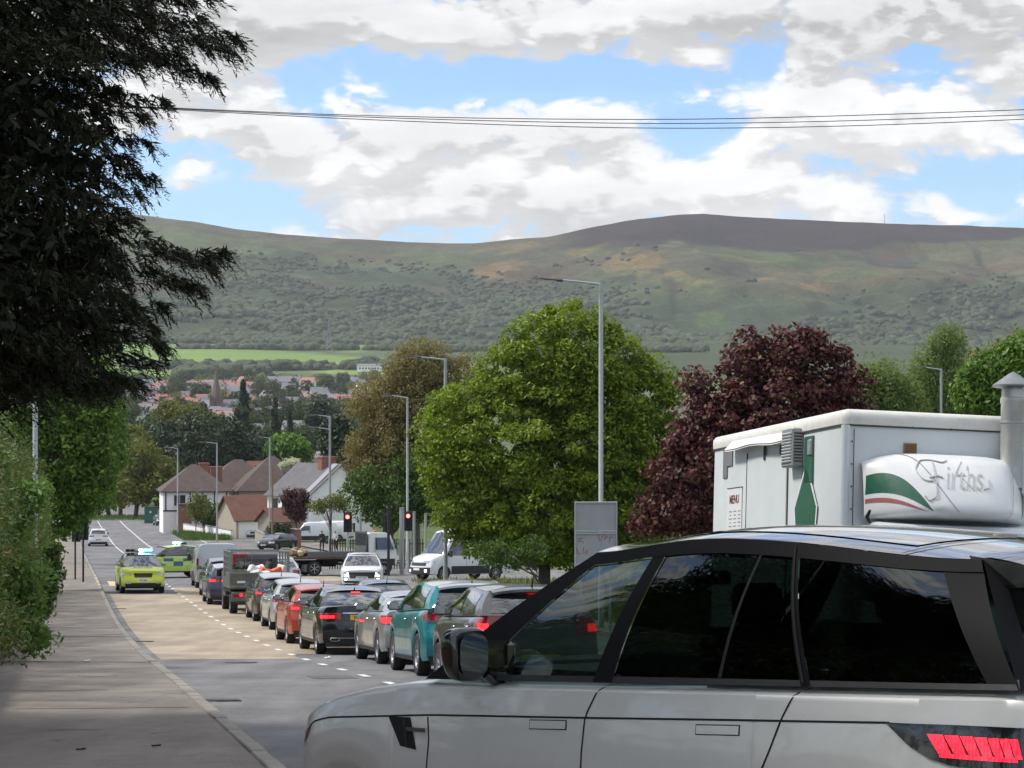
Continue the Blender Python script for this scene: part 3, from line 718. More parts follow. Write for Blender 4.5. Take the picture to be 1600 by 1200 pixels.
    # tail lights wrap from the end face to the side
    def wrap(name, mt, z0, z1, xin, ylen, rear, off=.008, parent=root, taper=0.0, nz=3):
        for sg in (1, -1):
            m = MB(); zz = list(np.linspace(z0, z1, nz + 1))
            def P(u, z):
                k = (z - z0) / max(1e-6, z1 - z0)
                if u <= 0: xi = xin + taper * (1 - k); x = c.halfx(z, rear); return c.end(sg * (xi + (x - xi) * (1 + u)), z, rear, off)
                ye = -L2 if rear else L2; q = c.sidez(ye + (1 if rear else -1) * ylen * u * (1 if k > .3 else .75), z, off, sg); return q
            m.grid(P, [-1, -.66, -.33, -.1, .1, .4, .7, 1], zz, flip=(sg > 0) != (not rear)); m.build(name, mt, parent, 50)
    tz0, tz1, tx, tl = p.get('tail', (.78, .95, .50, .28))
    wrap('tail_light', p.get('tailm') or (M_RED), tz0, tz1, tx, tl, True)
    if p['brake']:
        a_, b_, c_, d_ = p.get('bl', (.2, .6, .13, .45)); wrap('brake_light', M_REDLIT, tz0 + (tz1 - tz0) * a_, tz0 + (tz1 - tz0) * b_, tx + c_, tl * d_, True, .013)
        m = MB().grid(lambda k, b: c.ghend(k, b, True, .02), [-.16, 0, .16], [.91, .955]); m.build('high_brake_light', M_REDLIT, root)
    hz0, hz1, hx, hl = p.get('head', (.60, .74, .48, .42))
    wrap('headlight', M_LAMPLIT if p['lights'] else M_LAMP, hz0, hz1, hx, hl, False, .006)
    # front: grille, intake, plate
    gz0, gz1, gx = p.get('grille', (.50, .70, .42))
    m = MB().grid(lambda z, k: c.end(gx * k * (1 - .12 * (gz1 - z) / (gz1 - gz0)), z, False, .008), list(np.linspace(gz0, gz1, 4)), list(np.linspace(-1, 1, 9))); gr_ = m.build('grille', M_TRIM, root)
    for i in range(4):
        z = gz0 + (gz1 - gz0) * (i + .5) / 4; MB().grid(lambda zz, k: c.end(gx * .93 * k, zz, False, .014), [z - .006, z + .006], list(np.linspace(-1, 1, 7))).build('grille_bar', p.get('barm') or M_BLACK, gr_)
    for rear in (True, False):
        if rear: pz, py_ = p.get('platez', .62), None
        else: pz = p.get('fplatez', .45)
        m = MB(); m.grid(lambda z, k: c.end(.26 * k, z, rear, .014), [pz - .055, pz + .055], [-1, -.5, 0, .5, 1], flip=rear)
        pl = m.build('number_plate', M_PY if rear else M_PW, root)
        if (rear and not p['front']) or (not rear and p['front']):
            tm = text_mesh(plate_r, .085, M_INK, bold=.001); q = c.end(0, pz, rear, .0175)
            link('plate_lettering', tm, pl, q, (rad(90), 0, 0 if rear else math.pi))
    if p.get('rear_panel'):
        a, b, x_, mt = p['rear_panel']; MB().grid(lambda z, k: c.end(x_ * k, z, True, .007), [a, (a + b) / 2, b], list(np.linspace(-1, 1, 9)), flip=True).build('rear_panel', mt, root)
    for (a, b, x_) in p.get('rear_bars', ()):
        MB().grid(lambda z, k: c.end(x_ * k, z, True, .012), [a, b], list(np.linspace(-1, 1, 9)), flip=True).build('chrome_strip', M_CHROME, root)
    if p.get('spoiler'):
        q = c.ghend(0, 1, True); e = c.gh(1, p['rtop_y'], p['rtop_y'], 1)
        m = MB().grid(lambda k, u: Vector((e.x * .97 * k, c.ghend(k, 1, True).y - .15 * u + .03, c.roofp(0, k).z + .012 - .03 * u * u)), list(np.linspace(-1, 1, 9)), [0, .5, 1], flip=True)
        m.grid(lambda k, u: Vector((e.x * .97 * k, c.ghend(k, 1, True).y - .12, c.roofp(0, k).z - .018 - .035 * u)), list(np.linspace(-1, 1, 9)), [0, 1], flip=True)
        m.build('spoiler', roofm, root)
    if p['rails']:
        for sg in (1, -1):
            pts = [c.roofp(a, .88 * sg, .0 if a in (.03, .97) else .045) for a in (.03, .1, .3, .5, .7, .9, .97)]; MB().tube(pts, .016, 6).build('roof_rail', p.get('railm', M_CHROME), root)
    q = c.roofp(.08, 0)
    if p.get('aerial', 1) == 1: MB().tube([q, q + Vector((0, -.02, .03)), q + Vector((0, -.16, .19))], [.022, .014, .004], 6).build('aerial', M_TRIM, root)
    elif p.get('aerial') == 2: MB().add([q + Vector((-.02, -.02, 0)), q + Vector((.02, -.02, 0)), q + Vector((0, .13, 0)), q + Vector((0, -.03, .07))], [(0, 1, 3), (1, 2, 3), (2, 0, 3)]).build('aerial', M_BLACK, root)
    if p.get('wiper', 1):
        a, b = c.ghend(-.02, .12, True, .02), c.ghend(.55, .2, True, .02); MB().tube([a, b], .008, 5).build('rear_wiper', M_TRIM, root)
    add_wheels(root, p['r'], p['ww'], c.Wd - p['ww'] - .03, (c.yf, c.yr), p['spokes'], p['darkrim'], steer)
    if extra: extra(root, c)
    return root

def place(px=None, Y=None, t=None, s=None, yaw=ROADYAW, dy=0.0, L=0.0):
    """centre of a car whose REAR end stands at the given place, heading yaw"""
    if t is not None: x, y = rxy(s, t)
    else: x, y = (px - 800) * Y / F, Y
    x += -math.sin(yaw) * L / 2; y += math.cos(yaw) * L / 2
    return (x, y, gz(y)), slope_rot(x, y, yaw)

HATCH = dict(cowl_y=1.12, wtop_y=.42, rtop_y=-1.62, rbase_y=-1.92, L=4.1, W=1.76, H=1.47)
# the queue, from the nearest
def queue(name, label, s_rear, t_left, c, pm, **kw):
    (x, y) = rxy(s_rear + c.L / 2, t_left + c.Wd / 2)
    return build_car(name, label, (x, y, gz(y)), slope_rot(x, y, ROADYAW + kw.pop('dyaw', 0)), c, pm, **kw)
P_GREY = paint('charcoal', (.075, .07, .072)); P_TEAL = paint('teal', (.012, .22, .25), .5); P_SILVER = paint('silver', (.40, .41, .42), .7)
P_BLACK = paint('black', (.010, .010, .012), .3, .2); P_ORANGE = paint('orange', (.42, .048, .02), .4); P_WHITE = paint('white', (.66, .67, .68), .0, .35)
P_BRONZE = paint('bronze', (.055, .045, .035), .4); P_NAVY = paint('navy', (.02, .03, .07), .4); P_REDC = paint('red', (.30, .012, .015), .2); P_SILV2 = paint('pale_silver', (.52, .53, .54), .6)
P_BLUEG = paint('blue_grey', (.18, .23, .27), .5)

c1 = Car(bl=(.12, .5, .17, .25), L=4.0, W=1.75, H=1.49, cowl_y=1.10, wtop_y=.40, rtop_y=-1.55, rbase_y=-1.86, cowl=1.02, beltr=1.06, tail=(.82, 1.10, .50, .26), platez=.5, spoiler=1, wt=.72, aerial=1, rdrop=.06, wins=((.16, .47, .10, .50), (.50, .92, .53, .92)), rear_bars=(), n=72)
queue('hatchback_car', 'charcoal grey hatchback with lit brake lights, nearest car of the queue', 29.6, 3.60, c1, P_GREY)
c2 = Car(L=4.26, W=1.81, H=1.57, cowl_y=1.35, wtop_y=.55, rtop_y=-1.72, rbase_y=-2.0, cowl=1.02, beltr=1.08, tail=(.90, 1.04, .30, .22), platez=.55, spoiler=1, roofc=P_SILV2, brake=False, wt=.71, fo=.78, ro=.72, r=.345, spokes=5, nose=.80,
          rear_panel=(.86, 1.06, .78, M_BLACK), wins=((.10, .46, .10, .49), (.49, .90, .52, .90)), aerial=2, rdrop=.08, n=72)
queue('hatchback_car', 'teal electric hatchback with pale roof and black tailgate panel', 36.3, 3.95, c2, P_TEAL)
c3 = Car(bl=(.15, .75, .08, .8), L=4.65, W=1.82, H=1.40, cowl_y=1.15, wtop_y=.35, rtop_y=-1.15, rbase_y=-1.75, cowl=.98, beltr=1.00, boot=1.00, tail=(.76, .93, .44, .38), platez=.62, wt=.68, aerial=2, wins=((.20, .48, .16, .50), (.51, .90, .53, .90)), spokes=7, wiper=0, lean=.06, n=72)
queue('saloon_car', 'silver saloon with angular lit tail lights behind the black saloon', 42.6, 4.17, c3, P_SILVER)
c4 = Car(L=4.9, W=1.86, H=1.47, cowl_y=1.25, wtop_y=.42, rtop_y=-1.10, rbase_y=-1.75, cowl=1.0, beltr=1.03, boot=1.02, tail=(.76, .90, .46, .34), platez=.80, wt=.68, aerial=2, wins=((.20, .48, .16, .50), (.51, .90, .53, .90)), wiper=0, lean=.05, rear_bars=((.885, .905, .42), (.36, .372, .70)), n=72)
def exh(root, c):
    for sg in (-1, 1):
        q = c.end(sg * .58, .33, True, .02); m = MB(); m.tube([q + Vector((-.10, 0, 0)), q + Vector((-.08, 0, .035)), q + Vector((.08, 0, .035)), q + Vector((.10, 0, 0)), q + Vector((.06, 0, -.03)), q + Vector((-.08, 0, -.03)), q + Vector((-.10, 0, 0))], .009, 5); m.build('exhaust_trim', M_CHROME, root)
queue('saloon_car', 'black saloon with yellow number plate and chrome boot strip', 48.6, 3.66, c4, P_BLACK, plate_r='DF15 LXC', extra=exh)
c5 = Car(bl=(.45, .85, .20, .15), L=4.3, W=1.80, H=1.46, cowl_y=1.15, wtop_y=.38, rtop_y=-1.62, rbase_y=-2.0, cowl=1.0, beltr=1.03, tail=(.80, .92, .44, .26), platez=.54, spoiler=1, brake=True, tailm=M_RED)
queue('hatchback_car', 'orange-red hatchback with a short roof aerial', 55.4, 3.68, c5, P_ORANGE)
c6 = Car(bl=(.5, .9, .14, .2), L=4.25, W=1.79, H=1.47, cowl_y=1.15, wtop_y=.38, rtop_y=-1.60, rbase_y=-1.95, cowl=1.0, beltr=1.02, tail=(.82, .98, .52, .24), platez=.54, spoiler=1)
queue('hatchback_car', 'silver-white hatchback with red tail lights in front of the orange-red one', 65.4, 4.15, c6, P_SILV2)
c7 = Car(bl=(.3, .7, .2, .3), L=4.35, W=1.80, H=1.52, cowl_y=1.15, wtop_y=.38, rtop_y=-1.62, rbase_y=-2.0, cowl=1.02, beltr=1.05, tail=(.84, .98, .48, .26), spoiler=1, roofc=P_SILV2)
queue('hatchback_car', 'dark bronze hatchback with pale roof, beside the caged tipper truck', 71.8, 4.2, c7, P_BRONZE)
c8 = Car(L=4.3, W=1.80, H=1.52, cowl_y=1.15, wtop_y=.38, rtop_y=-1.62, rbase_y=-2.0, tail=(.84, 1.0, .48, .26), roofc=P_SILV2, spoiler=1)
queue('hatchback_car', 'navy hatchback with pale roof squeezed between the tipper truck and the darker car ahead', 85.5, 3.6, c8, P_NAVY)
c9 = Car(L=4.3, W=1.80, H=1.60, cowl_y=1.15, wtop_y=.38, rtop_y=-1.72, rbase_y=-2.0, cowl=1.06, beltr=1.1, tail=(.9, 1.1, .55, .20), spoiler=1, roofc=P_BLACK)
queue('tall_car', 'dark grey tall car with one bright brake light right behind the silver van', 92, 3.85, c9, P_GREY)
# cars in the next lane, mostly hidden
c10 = Car(L=4.4, W=1.80, H=1.50, cowl_y=1.15, wtop_y=.38, rtop_y=-1.62, rbase_y=-2.0, rails=True, brake=False, railm=M_RIM)
queue('estate_car', 'silver car with roof rails, only its roof showing above the grey and teal hatchbacks', 55, 7.55, c10, P_SILVER)
c11 = Car(L=4.5, W=1.80, H=1.46, cowl_y=1.15, wtop_y=.35, rtop_y=-1.45, rbase_y=-1.95, brake=False)
queue('dark_car', 'dark blue-grey car whose roof shows between the orange-red hatchback and the black saloon', 64, 6.5, c11, P_NAVY)
queue('silver_car', 'silver car ahead of the caged tipper truck, seen through its cage', 98, 6.6, Car(L=4.4, W=1.8, H=1.5, brake=False), P_SILV2)

# the white crossover coming towards us
hy = Car(L=4.5, W=1.86, H=1.65, cowl_y=1.22, wtop_y=.42, rtop_y=-1.75, rbase_y=-2.1, cowl=1.08, beltr=1.14, nose=.90, sill=.30, r=.355, brake=False, front=True, head=(.55, .66, .62, .12), grille=(.58, .84, .58), fplatez=.60, suvtrim=1, wt=.70, rails=True, darkrim=True, fdrop=.06)
def hyx(root, c):
    for sg in (-1, 1):
        for k, (x0, x1, z0, z1, mt) in enumerate(((.60, .74, .66, .82, M_LAMPLIT), (.64, .80, .70, .86, M_LAMP), (.60, .80, .44, .62, M_TRIM), (.64, .76, .50, .585, M_LAMPLIT))):
            MB().grid(lambda z, u: c.end(sg * u, z, False, .012 + .004 * k), [z0, z1], [x0, (x0 + x1) / 2, x1], flip=(sg < 0)).build('daytime_lamp' if mt is M_LAMPLIT else 'lamp_housing', mt, root)
    MB().box((0, c.L / 2 - .03, .36), (1.5, .05, .05), b=.02).build('skid_plate', M_RIM, root)
x, y = (557 - 800) * 98 / F, 98.0 + 2.2
build_car('crossover_car', 'white crossover with lit daytime lamps driving towards the camera at the junction', (x + .1, y, gz(y)), slope_rot(x, y, math.pi + .06), hy, P_WHITE, plate_r='KRZ 2178', extra=hyx)
# police cars
M_FLUO = mat('fluorescent_yellow_wrap', (.60, .66, .02), .35, 0, var=.05, coat=.6, dirt=.05); M_FLUOG = mat('yellow_green_wrap', (.42, .60, .10), .35, 0, var=.05, coat=.6)
M_PBLUE = mat('police_blue', (.02, .07, .14), .35, 0, var=.05, coat=.6)
pol = dict(L=4.7, W=1.88, H=1.68, cowl_y=1.30, wtop_y=.50, rtop_y=-1.85, rbase_y=-2.2, cowl=1.10, beltr=1.16, nose=.93, sill=.28, r=.36, brake=False, rails=False, head=(.76, .86, .50, .45), grille=(.68, .86, .40), fplatez=.56, suvtrim=1, wt=.70, rw0=.1)
def lightbar(root, c, left_lit=True):
    q = c.roofp(.55, 0, .0); bar = MB().box((0, q.y, q.z + .045), (1.15, .30, .03), b=.012).build('light_bar', M_BLACK, root)
    cols = [M_TRIM, M_TRIM, M_LAMP, M_BLUEHOT, M_BLUELIT, M_BLUELIT] if left_lit else [M_BLUELIT, M_BLUEHOT, M_LAMP, M_BLUEHOT, M_BLUELIT, M_TRIM]
    for k in range(6): MB().box((-(-.475 + k * .19), q.y, q.z + .105), (.175, .28, .10), b=.025).build('beacon', cols[k], bar)
def pol1x(root, c):
    lightbar(root, c)
    MB().grid(lambda z, k: c.end(.33 * k, z, False, .017), [.70, .73], [-1, 0, 1]).build('grille_chrome', M_TRIM, root)
    for sg in (-1, 1): MB().grid(lambda z, u: c.end(sg * u, z, False, .012), [.42, .50], [.52, .62, .74], flip=(sg < 0)).build('fog_lamp', M_LAMP, root)
    me = text_mesh('POLICE', .24, M_PBLUE, .002); link('lettering', me, root, (0, c.L / 2 - .52, c.deck(c.L / 2 - .52) + .055), (rad(14), 0, math.pi))
px, Y = 204, 96.0
x, y = (px - 800) * Y / F, Y + 2.3
pc = Car(**{**pol, 'front': True, 'mirrorm': M_RIM, 'pillar': M_BLACK, 'roofc': M_BLACK}); build_car('police_car', 'fluorescent yellow police car with lit blue beacons head-on beside the left pavement', (x, y, gz(y)), slope_rot(x, y, math.pi + .20 + .03), pc, M_FLUO, cat='police car', group='police cars at the junction', plate_r='SGZ 4091', extra=pol1x)
def pol2x(root, c):
    lightbar(root, c, False)
    for sg in (1, -1):
        for k in range(7):
            y0 = -1.9 + k * .55
            if abs(y0 + .27 - c.yf) < .5: continue
            for r_ in (0, 1):
                za, zb = .62 + r_ * .24, .85 + r_ * .24
                MB().grid(lambda yy, z: c.sidez(yy, min(z, c.deck(yy) - .05), .006, sg), list(np.linspace(y0, y0 + .545, 5)), [za, (za + zb) / 2, zb], flip=(sg > 0)).build('livery_square', M_PBLUE if (k + r_) % 2 else M_FLUOG, root)
pc2 = Car(**{**pol, 'front': True, 'pillar': M_BLACK, 'n': 48, 'darkrim': True}); Y = 118.0; x = (266 - 800) * Y / F
build_car('police_car', 'police car in blue and yellow-green squares slanting across the junction, beacon lit', (x, Y, gz(Y)), slope_rot(x, Y, math.pi * .5 + .62), pc2, M_FLUOG, cat='police car', group='police cars at the junction', plate_r='SGZ 6154', extra=pol2x)
# far cars
wc = Car(L=4.6, W=1.86, H=1.64, cowl_y=1.2, wtop_y=.4, rtop_y=-1.8, rbase_y=-2.15, cowl=1.08, beltr=1.12, nose=.9, brake=False, r=.35, tail=(.9, 1.0, .4, .3), suvtrim=1, spoiler=1)
x, y = (146 - 800) * 213 / F, 213 + 2.3
build_car('white_car', 'white crossover driving away on the far stretch of road beside the pavement', (x, y, gz(y)), slope_rot(x, y, ROADYAW), wc, P_WHITE)
for (px, Y, pm, lab, yw, kk) in ((262, 288, P_REDC, 'red car parked facing us at the far roadside', math.pi + .1, {}), (249, 300, P_BLACK, 'dark car parked behind the red car at the far roadside', math.pi + .3, {}),
        (387, 243, P_SILV2, 'silver car parked facing us by the far garden wall, in front of its darker neighbour', math.pi + .35, {}), (370, 250, P_BLUEG, 'blue-grey car parked just behind the silver car', math.pi + .25, {}),
        (430, 197, P_BLACK, 'dark car waiting on the side road beyond the lorry bed', math.pi - .5, {})):
    cc = Car(L=4.2, W=1.78, H=1.48, brake=False, front=True, n=36); x, y = (px - 800) * Y / F, Y + 1.5
    build_car('parked_car', lab, (x, y, gz(y)), slope_rot(x, y, yw), cc, pm, plate_r='HUI 3321')
# ---------------------------------------------------------------- the pale off-roader in front
def glass_mix(name, tint, through, rough=.02):
    m = bpy.data.materials.new(name); m.use_nodes = True; t = NT(m.node_tree)
    tr = t.n('ShaderNodeBsdfTransparent'); t.put(tr.inputs[0], (*tint, 1)); gl = t.n('ShaderNodeBsdfGlossy'); gl.inputs['Roughness'].default_value = rough; t.put(gl.inputs[0], (.9, .95, .92, 1))
    ge = t.n('ShaderNodeNewGeometry'); dt = t.n('ShaderNodeVectorMath', operation='DOT_PRODUCT'); t.put(dt.inputs[0], ge.outputs['Incoming']); t.put(dt.inputs[1], ge.outputs['Normal'])
    fr = t.m('ADD', t.m('MULTIPLY', t.m('POWER', t.m('SUBTRACT', 1.0, t.m('ABSOLUTE', dt.outputs['Value'])), 5.0), .95), .05)
    mx = t.n('ShaderNodeMixShader'); t.put(mx.inputs[0], t.m('MULTIPLY', fr, through, clamp=True)); t.nt.links.new(tr.outputs[0], mx.inputs[1]); t.nt.links.new(gl.outputs[0], mx.inputs[2])
    out = t.n('ShaderNodeOutputMaterial'); t.nt.links.new(mx.outputs[0], out.inputs[0]); return m
M_GFRONT = glass_mix('green_tinted_glass', (.34, .43, .39), 1.4)
M_GPRIV = glass_mix('privacy_glass', (.018, .026, .023), 1.2)
M_PIL = mat('pillar_black', (.010, .010, .011), .5, 0, var=0, spec=.04)
M_BELTSHINE = mat('satin_black', (.02, .02, .022), .35, var=0)
def build_suv():
    PW_ = paint('pearl_grey', (.58, .58, .55), .15, .34, .03)
    c = Car(L=4.90, W=2.0, H=1.815, cowl_y=1.0, wtop_y=.16, rtop_y=-1.86, rbase_y=-2.20, cowl=1.155, beltr=1.245, nose=.84, sill=.30, r=.335, fo=.86, ro=1.04, ww=.28, wt=.735, wbelt=.955, crown=.055, rdrop=.085, fdrop=.055,
            plan_f=.27, plan_r=.05, lean=.12, n=110, suvtrim=1, spokes=5, sh=.03)
    p = c.p; L2 = c.L / 2; U = lambda u: L2 - u
    cx, cy = 1.0, 9.66
    root = empty('off_roader', (cx, cy, gz(cy)), label='large pale grey off-roader with black roof and black door mirror crossing the lane up close', cat='car', rot=slope_rot(cx, cy, math.atan2(.629, .777)))
    ys = set(np.round(np.linspace(-L2, L2, p['n']), 4))
    for a in (c.yf, c.yr):
        for k in range(25): ys.add(round(a + (p['r'] + .055) * math.cos(math.pi * k / 24), 4))
    ys = sorted(ys); vs = [i * .25 for i in range(0, 29)] + [7.5, 8, 9]
    mb = MB()
    for sg in (1, -1):
        mb.grid(lambda y, v: c.surf(y, v, 0, sg), ys, vs, flip=(sg > 0))
        mb.grid(lambda y, k: Vector((c.surf(y, 0, 0, sg).x - sg * k * .3, c.surf(y, 0, 0, sg).y, c.surf(y, 0).z + .01 * k)), ys, [0, 1], 1, flip=(sg < 0))
    for rear in (True, False):
        sec = c.sect(-L2 if rear else L2); zs = []
        for v in vs:
            i = min(int(v), 8); k = v - i; zs.append((sec[i][0] * (1 - k) + sec[i + 1][0] * k, sec[i][1] * (1 - k) + sec[i + 1][1] * k))
        mb.grid(lambda j, k: c.end(zs[j][0] * k, zs[j][1], rear), list(range(len(vs) - 1)), list(np.linspace(-1, 1, 25)), flip=rear)
    mb.box((0, 0, .55), (1.36, 4.5, .40), 1)
    mb.build('body', [PW_, M_UNDER], root, 50)
    lb, lt = p['cowl_y'] - p['rbase_y'], p['wtop_y'] - p['rtop_y']
    def ghp(b0, b1, t0, t1, z0, z1, off, name, mt, sg, par=root, na=8, nb=7):
        m = MB().grid(lambda a, b: c.gh(sg, p['rbase_y'] + lb * (b0 + (b1 - b0) * a), p['rtop_y'] + lt * (t0 + (t1 - t0) * a), b, off), list(np.linspace(0, 1, na)), list(np.linspace(z0, z1, nb)), flip=(sg > 0)); return m.build(name, mt, par, 50)
    # window panes and pillars butt together round the cabin
    for sg in (1, -1):
        ghp(.655, .90, .79, .955, .045, .90, .0, 'front_door_window', M_GFRONT, sg)
        ghp(.30, .62, .425, .755, .045, .90, .0, 'rear_door_window', M_GPRIV, sg)
        ghp(.035, .285, .085, .41, .045, .90, .0, 'quarter_window', M_GPRIV, sg)
        for (b0, b1, t0, t1, nm) in ((.90, 1.0, .955, 1.0, 'windscreen_pillar'), (.62, .655, .755, .79, 'door_pillar'), (.285, .30, .41, .425, 'door_pillar'), (0, .035, 0, .085, 'rear_pillar')):
            ghp(b0, b1, t0, t1, .0, .92, .006 if nm != 'rear_pillar' else .001, nm, M_PIL, sg, nb=8)
        ghp(0, 1, 0, 1, .0, .045, .004, 'window_seal', M_TRIM, sg, na=30, nb=2)
        ghp(0, 1, 0, 1, .90, 1.0, .006, 'roof_rail', M_PIL, sg, na=40, nb=4)
        ghp(.292, .296, .416, .42, .02, .97, .012, 'door_gap', M_UNDER, sg, na=2)
        ghp(.43, .436, .49, .496, .05, .9, .004, 'window_divider', M_UNDER, sg, na=2)
    m = MB().grid(lambda k, b: c.ghend(k, b, False, 0), list(np.linspace(-.93, .93, 13)), list(np.linspace(.0, .93, 8)), flip=True); m.build('windscreen', M_GFRONT, root, 50)
    for k0, k1 in ((-1, -.93), (.93, 1)):
        MB().grid(lambda k, b: c.ghend(k, b, False, .004), [k0, k1], list(np.linspace(.0, 1, 8)), flip=True).build('windscreen_surround', M_BLACK, root, 50)
    MB().grid(lambda k, b: c.ghend(k, b, False, .004), list(np.linspace(-1, 1, 13)), [.93, 1], flip=True).build('windscreen_surround', M_BLACK, root, 50)
    MB().grid(lambda k, b: c.ghend(k, b, True, 0), list(np.linspace(-.9, .9, 13)), list(np.linspace(.08, .92, 8))).build('rear_window', M_GPRIV, root, 50)
    for k0, k1 in ((-1, -.9), (.9, 1)): MB().grid(lambda k, b: c.ghend(k, b, True, .003), [k0, k1], list(np.linspace(0, 1, 8))).build('rear_pillar', M_PIL, root, 50)
    MB().grid(lambda k, b: c.ghend(k, b, True, .003), list(np.linspace(-1, 1, 9)), [0, .08]).build('tailgate_frame', M_BLACK, root, 50)
    MB().grid(lambda a, k: c.roofp(a, k, .005), list(np.linspace(0.0, 1, 40)), list(np.sin(np.linspace(-1.57, 1.57, 25)))).build('roof', M_BLACK, root, 50)
    MB().grid(lambda a, k: c.roofp(a, k, .0085), list(np.linspace(.20, .93, 20)), list(np.linspace(-.8, .8, 11))).build('glass_roof_panel', M_GLASS, root, 50)
    MB().grid(lambda a, k: c.roofp(a, k, .0105), [.165, .171], list(np.linspace(-1, 1, 17))).build('roof_gap', M_TRIM, root)
    # spoiler over the tailgate
    e = c.gh(1, p['rtop_y'], p['rtop_y'], 1)
    m = MB().grid(lambda k, u: Vector((e.x * (1.0 + .01 * u) * k, c.ghend(k, 1, True).y + .06 - .34 * u - .03 * (1 - k * k), c.roofp(0.05 * (1 - u), k).z + .014 - .055 * u * u - .0 * u)), list(np.linspace(-1, 1, 17)), list(np.linspace(0, 1, 7)), flip=True)
    m.grid(lambda k, u: Vector((e.x * 1.01 * k, c.ghend(k, 1, True).y + .06 - .34 - .03 * (1 - k * k) + .22 * u, c.roofp(0, k).z - .041 - .05 * min(1, u * 3))), list(np.linspace(-1, 1, 17)), [0, .2, 1])
    for sg in (1, -1):
        m.add([(sg * e.x * 1.0, e.y + .06, e.z + .018), (sg * e.x * 1.01, e.y - .30, e.z - .03), (sg * e.x * 1.01, e.y - .27, e.z - .085), (sg * e.x * 1.0, e.y - .02, e.z - .10)], [(0, 1, 2, 3) if sg > 0 else (3, 2, 1, 0)])
    m.build('spoiler', M_BLACK, root, 60)
    q = c.roofp(.10, 0); MB().grid(lambda u, w: q + Vector((math.sin(w) * .035 * (1 - u) * 1.2, .12 - .26 * (u * .55 + .5 * (1 - math.cos(w)) * (1 - u * .55)), .085 * math.sin(u * 1.57))), list(np.linspace(0, 1, 6)), list(np.linspace(0, 6.283, 13))).build('roof_aerial', M_BLACK, root, 60)
    # shut lines (narrow dark gaps) on the flank
    def gap(pts, w=.0045, name='panel_gap', off=.0012, mt=M_UNDER):
        for sg in (1, -1):
            m = MB(); P = []
            for i, (u, z) in enumerate(pts):
                a, b = pts[max(0, i - 1)], pts[min(len(pts) - 1, i + 1)]; d = Vector((b[0] - a[0], b[1] - a[1])).normalized(); n = Vector((-d.y, d.x)) * w
                P.append((c.sidez(U(u + n.x), z + n.y, off, sg), c.sidez(U(u - n.x), z - n.y, off, sg)))
            vv = [q for pr in P for q in pr]; fs = [(2 * i, 2 * i + 1, 2 * i + 3, 2 * i + 2) for i in range(len(P) - 1)]
            m.add(vv, fs if sg < 0 else [f[::-1] for f in fs]); m.build(name, mt, root, 60)
    def curve(pts, n=14):
        xs = np.linspace(0, len(pts) - 1, n); i = np.arange(len(pts)); return list(zip(np.interp(xs, i, [q[0] for q in pts]), np.interp(xs, i, [q[1] for q in pts])))
    gap(curve([(.50, .90), (.60, .935), (.76, .96), (1.52, 1.01), (2.5, 1.05), (3.3, 1.085), (4.13, 1.12)], 50), .004, 'waistline_groove')
    gap(curve([(1.50, 1.00), (1.515, .9), (1.50, .7), (1.47, .45)]), name='front_door_gap')
    gap(curve([(2.615, 1.19), (2.585, 1.15), (2.535, 1.06), (2.52, .9), (2.53, .6), (2.54, .40)], 20), name='middle_door_gap')
    gap(curve([(3.70, 1.235), (3.66, 1.19), (3.615, 1.10), (3.56, .98), (3.49, .85), (3.40, .66), (3.37, .42)], 24), name='rear_door_gap')
    def patch(pts_lo, pts_hi, name, mt, off=.003, par=root, n=8, sgs=(1, -1)):
        out = []
        for sg in sgs:
            lo, hi = curve(pts_lo, n), curve(pts_hi, n)
            m = MB().grid(lambda i, k: c.sidez(U(lo[i][0] * (1 - k) + hi[i][0] * k), lo[i][1] * (1 - k) + hi[i][1] * k, off, sg), list(range(n)), [0, .33, .66, 1], flip=(sg < 0)); out.append(m.build(name, mt, par, 60))
        return out
    # side vent
    patch([(1.31, .865), (1.43, .855)], [(1.215, .988), (1.375, .992)], 'side_vent', M_UNDER, .002)
    patch([(1.365, .865), (1.375, .865)], [(1.335, .985), (1.345, .985)], 'vent_blade', M_TRIM, .012)
    patch([(1.36, .932), (1.50, .934)], [(1.36, .950), (1.495, .952)], 'vent_badge', M_BLACK, .010)
    # flush door handles: outline groove and plate
    for (u0, z0) in ((2.19, .987), (3.17, 1.022)):
        for sg in (1, -1):
            gp = patch([(u0, z0), (u0 + .235, z0 + .010)], [(u0, z0 + .040), (u0 + .235, z0 + .050)], 'handle_recess', M_UNDER, .0012, sgs=(sg,))[0]
            patch([(u0 + .005, z0 + .004), (u0 + .230, z0 + .014)], [(u0 + .005, z0 + .036), (u0 + .230, z0 + .046)], 'door_handle', PW_, .0032, gp, sgs=(sg,))
    # black headlamp wedge and wheel-arch lips
    patch([(.30, .80), (.50, .86)], [(.30, .85), (.56, .915)], 'headlight', M_BLACK, .004)
    # tail lamps: dark housing from the flank round to the tailgate, lit slanted bars
    for sg in (1, -1):
        lo = curve([(4.12, 1.118), (4.22, 1.05), (4.31, 1.01), (4.42, .992), (4.62, .985), (4.80, .985), (4.90, .985)], 24); hi = curve([(4.11, 1.121), (4.2, 1.122), (4.31, 1.125), (4.42, 1.128), (4.62, 1.13), (4.80, 1.13), (4.90, 1.13)], 24)
        m = MB().grid(lambda i, k: c.sidez(U(lo[i][0] * (1 - k) + hi[i][0] * k), lo[i][1] * (1 - k) + hi[i][1] * k, .006, sg), list(range(24)), [0, .25, .5, .75, 1], flip=(sg < 0))
        ed = c.halfx(1.06); 
        m.grid(lambda i, k: (c.sidez(U(4.90), .985 + .145 * k, .006, sg) if i == 0 else c.end(sg * (ed * .99 - (i - 1) * .10), .985 + .145 * k, True, .010)), list(range(6)), [0, .25, .5, .75, 1], flip=(sg < 0))
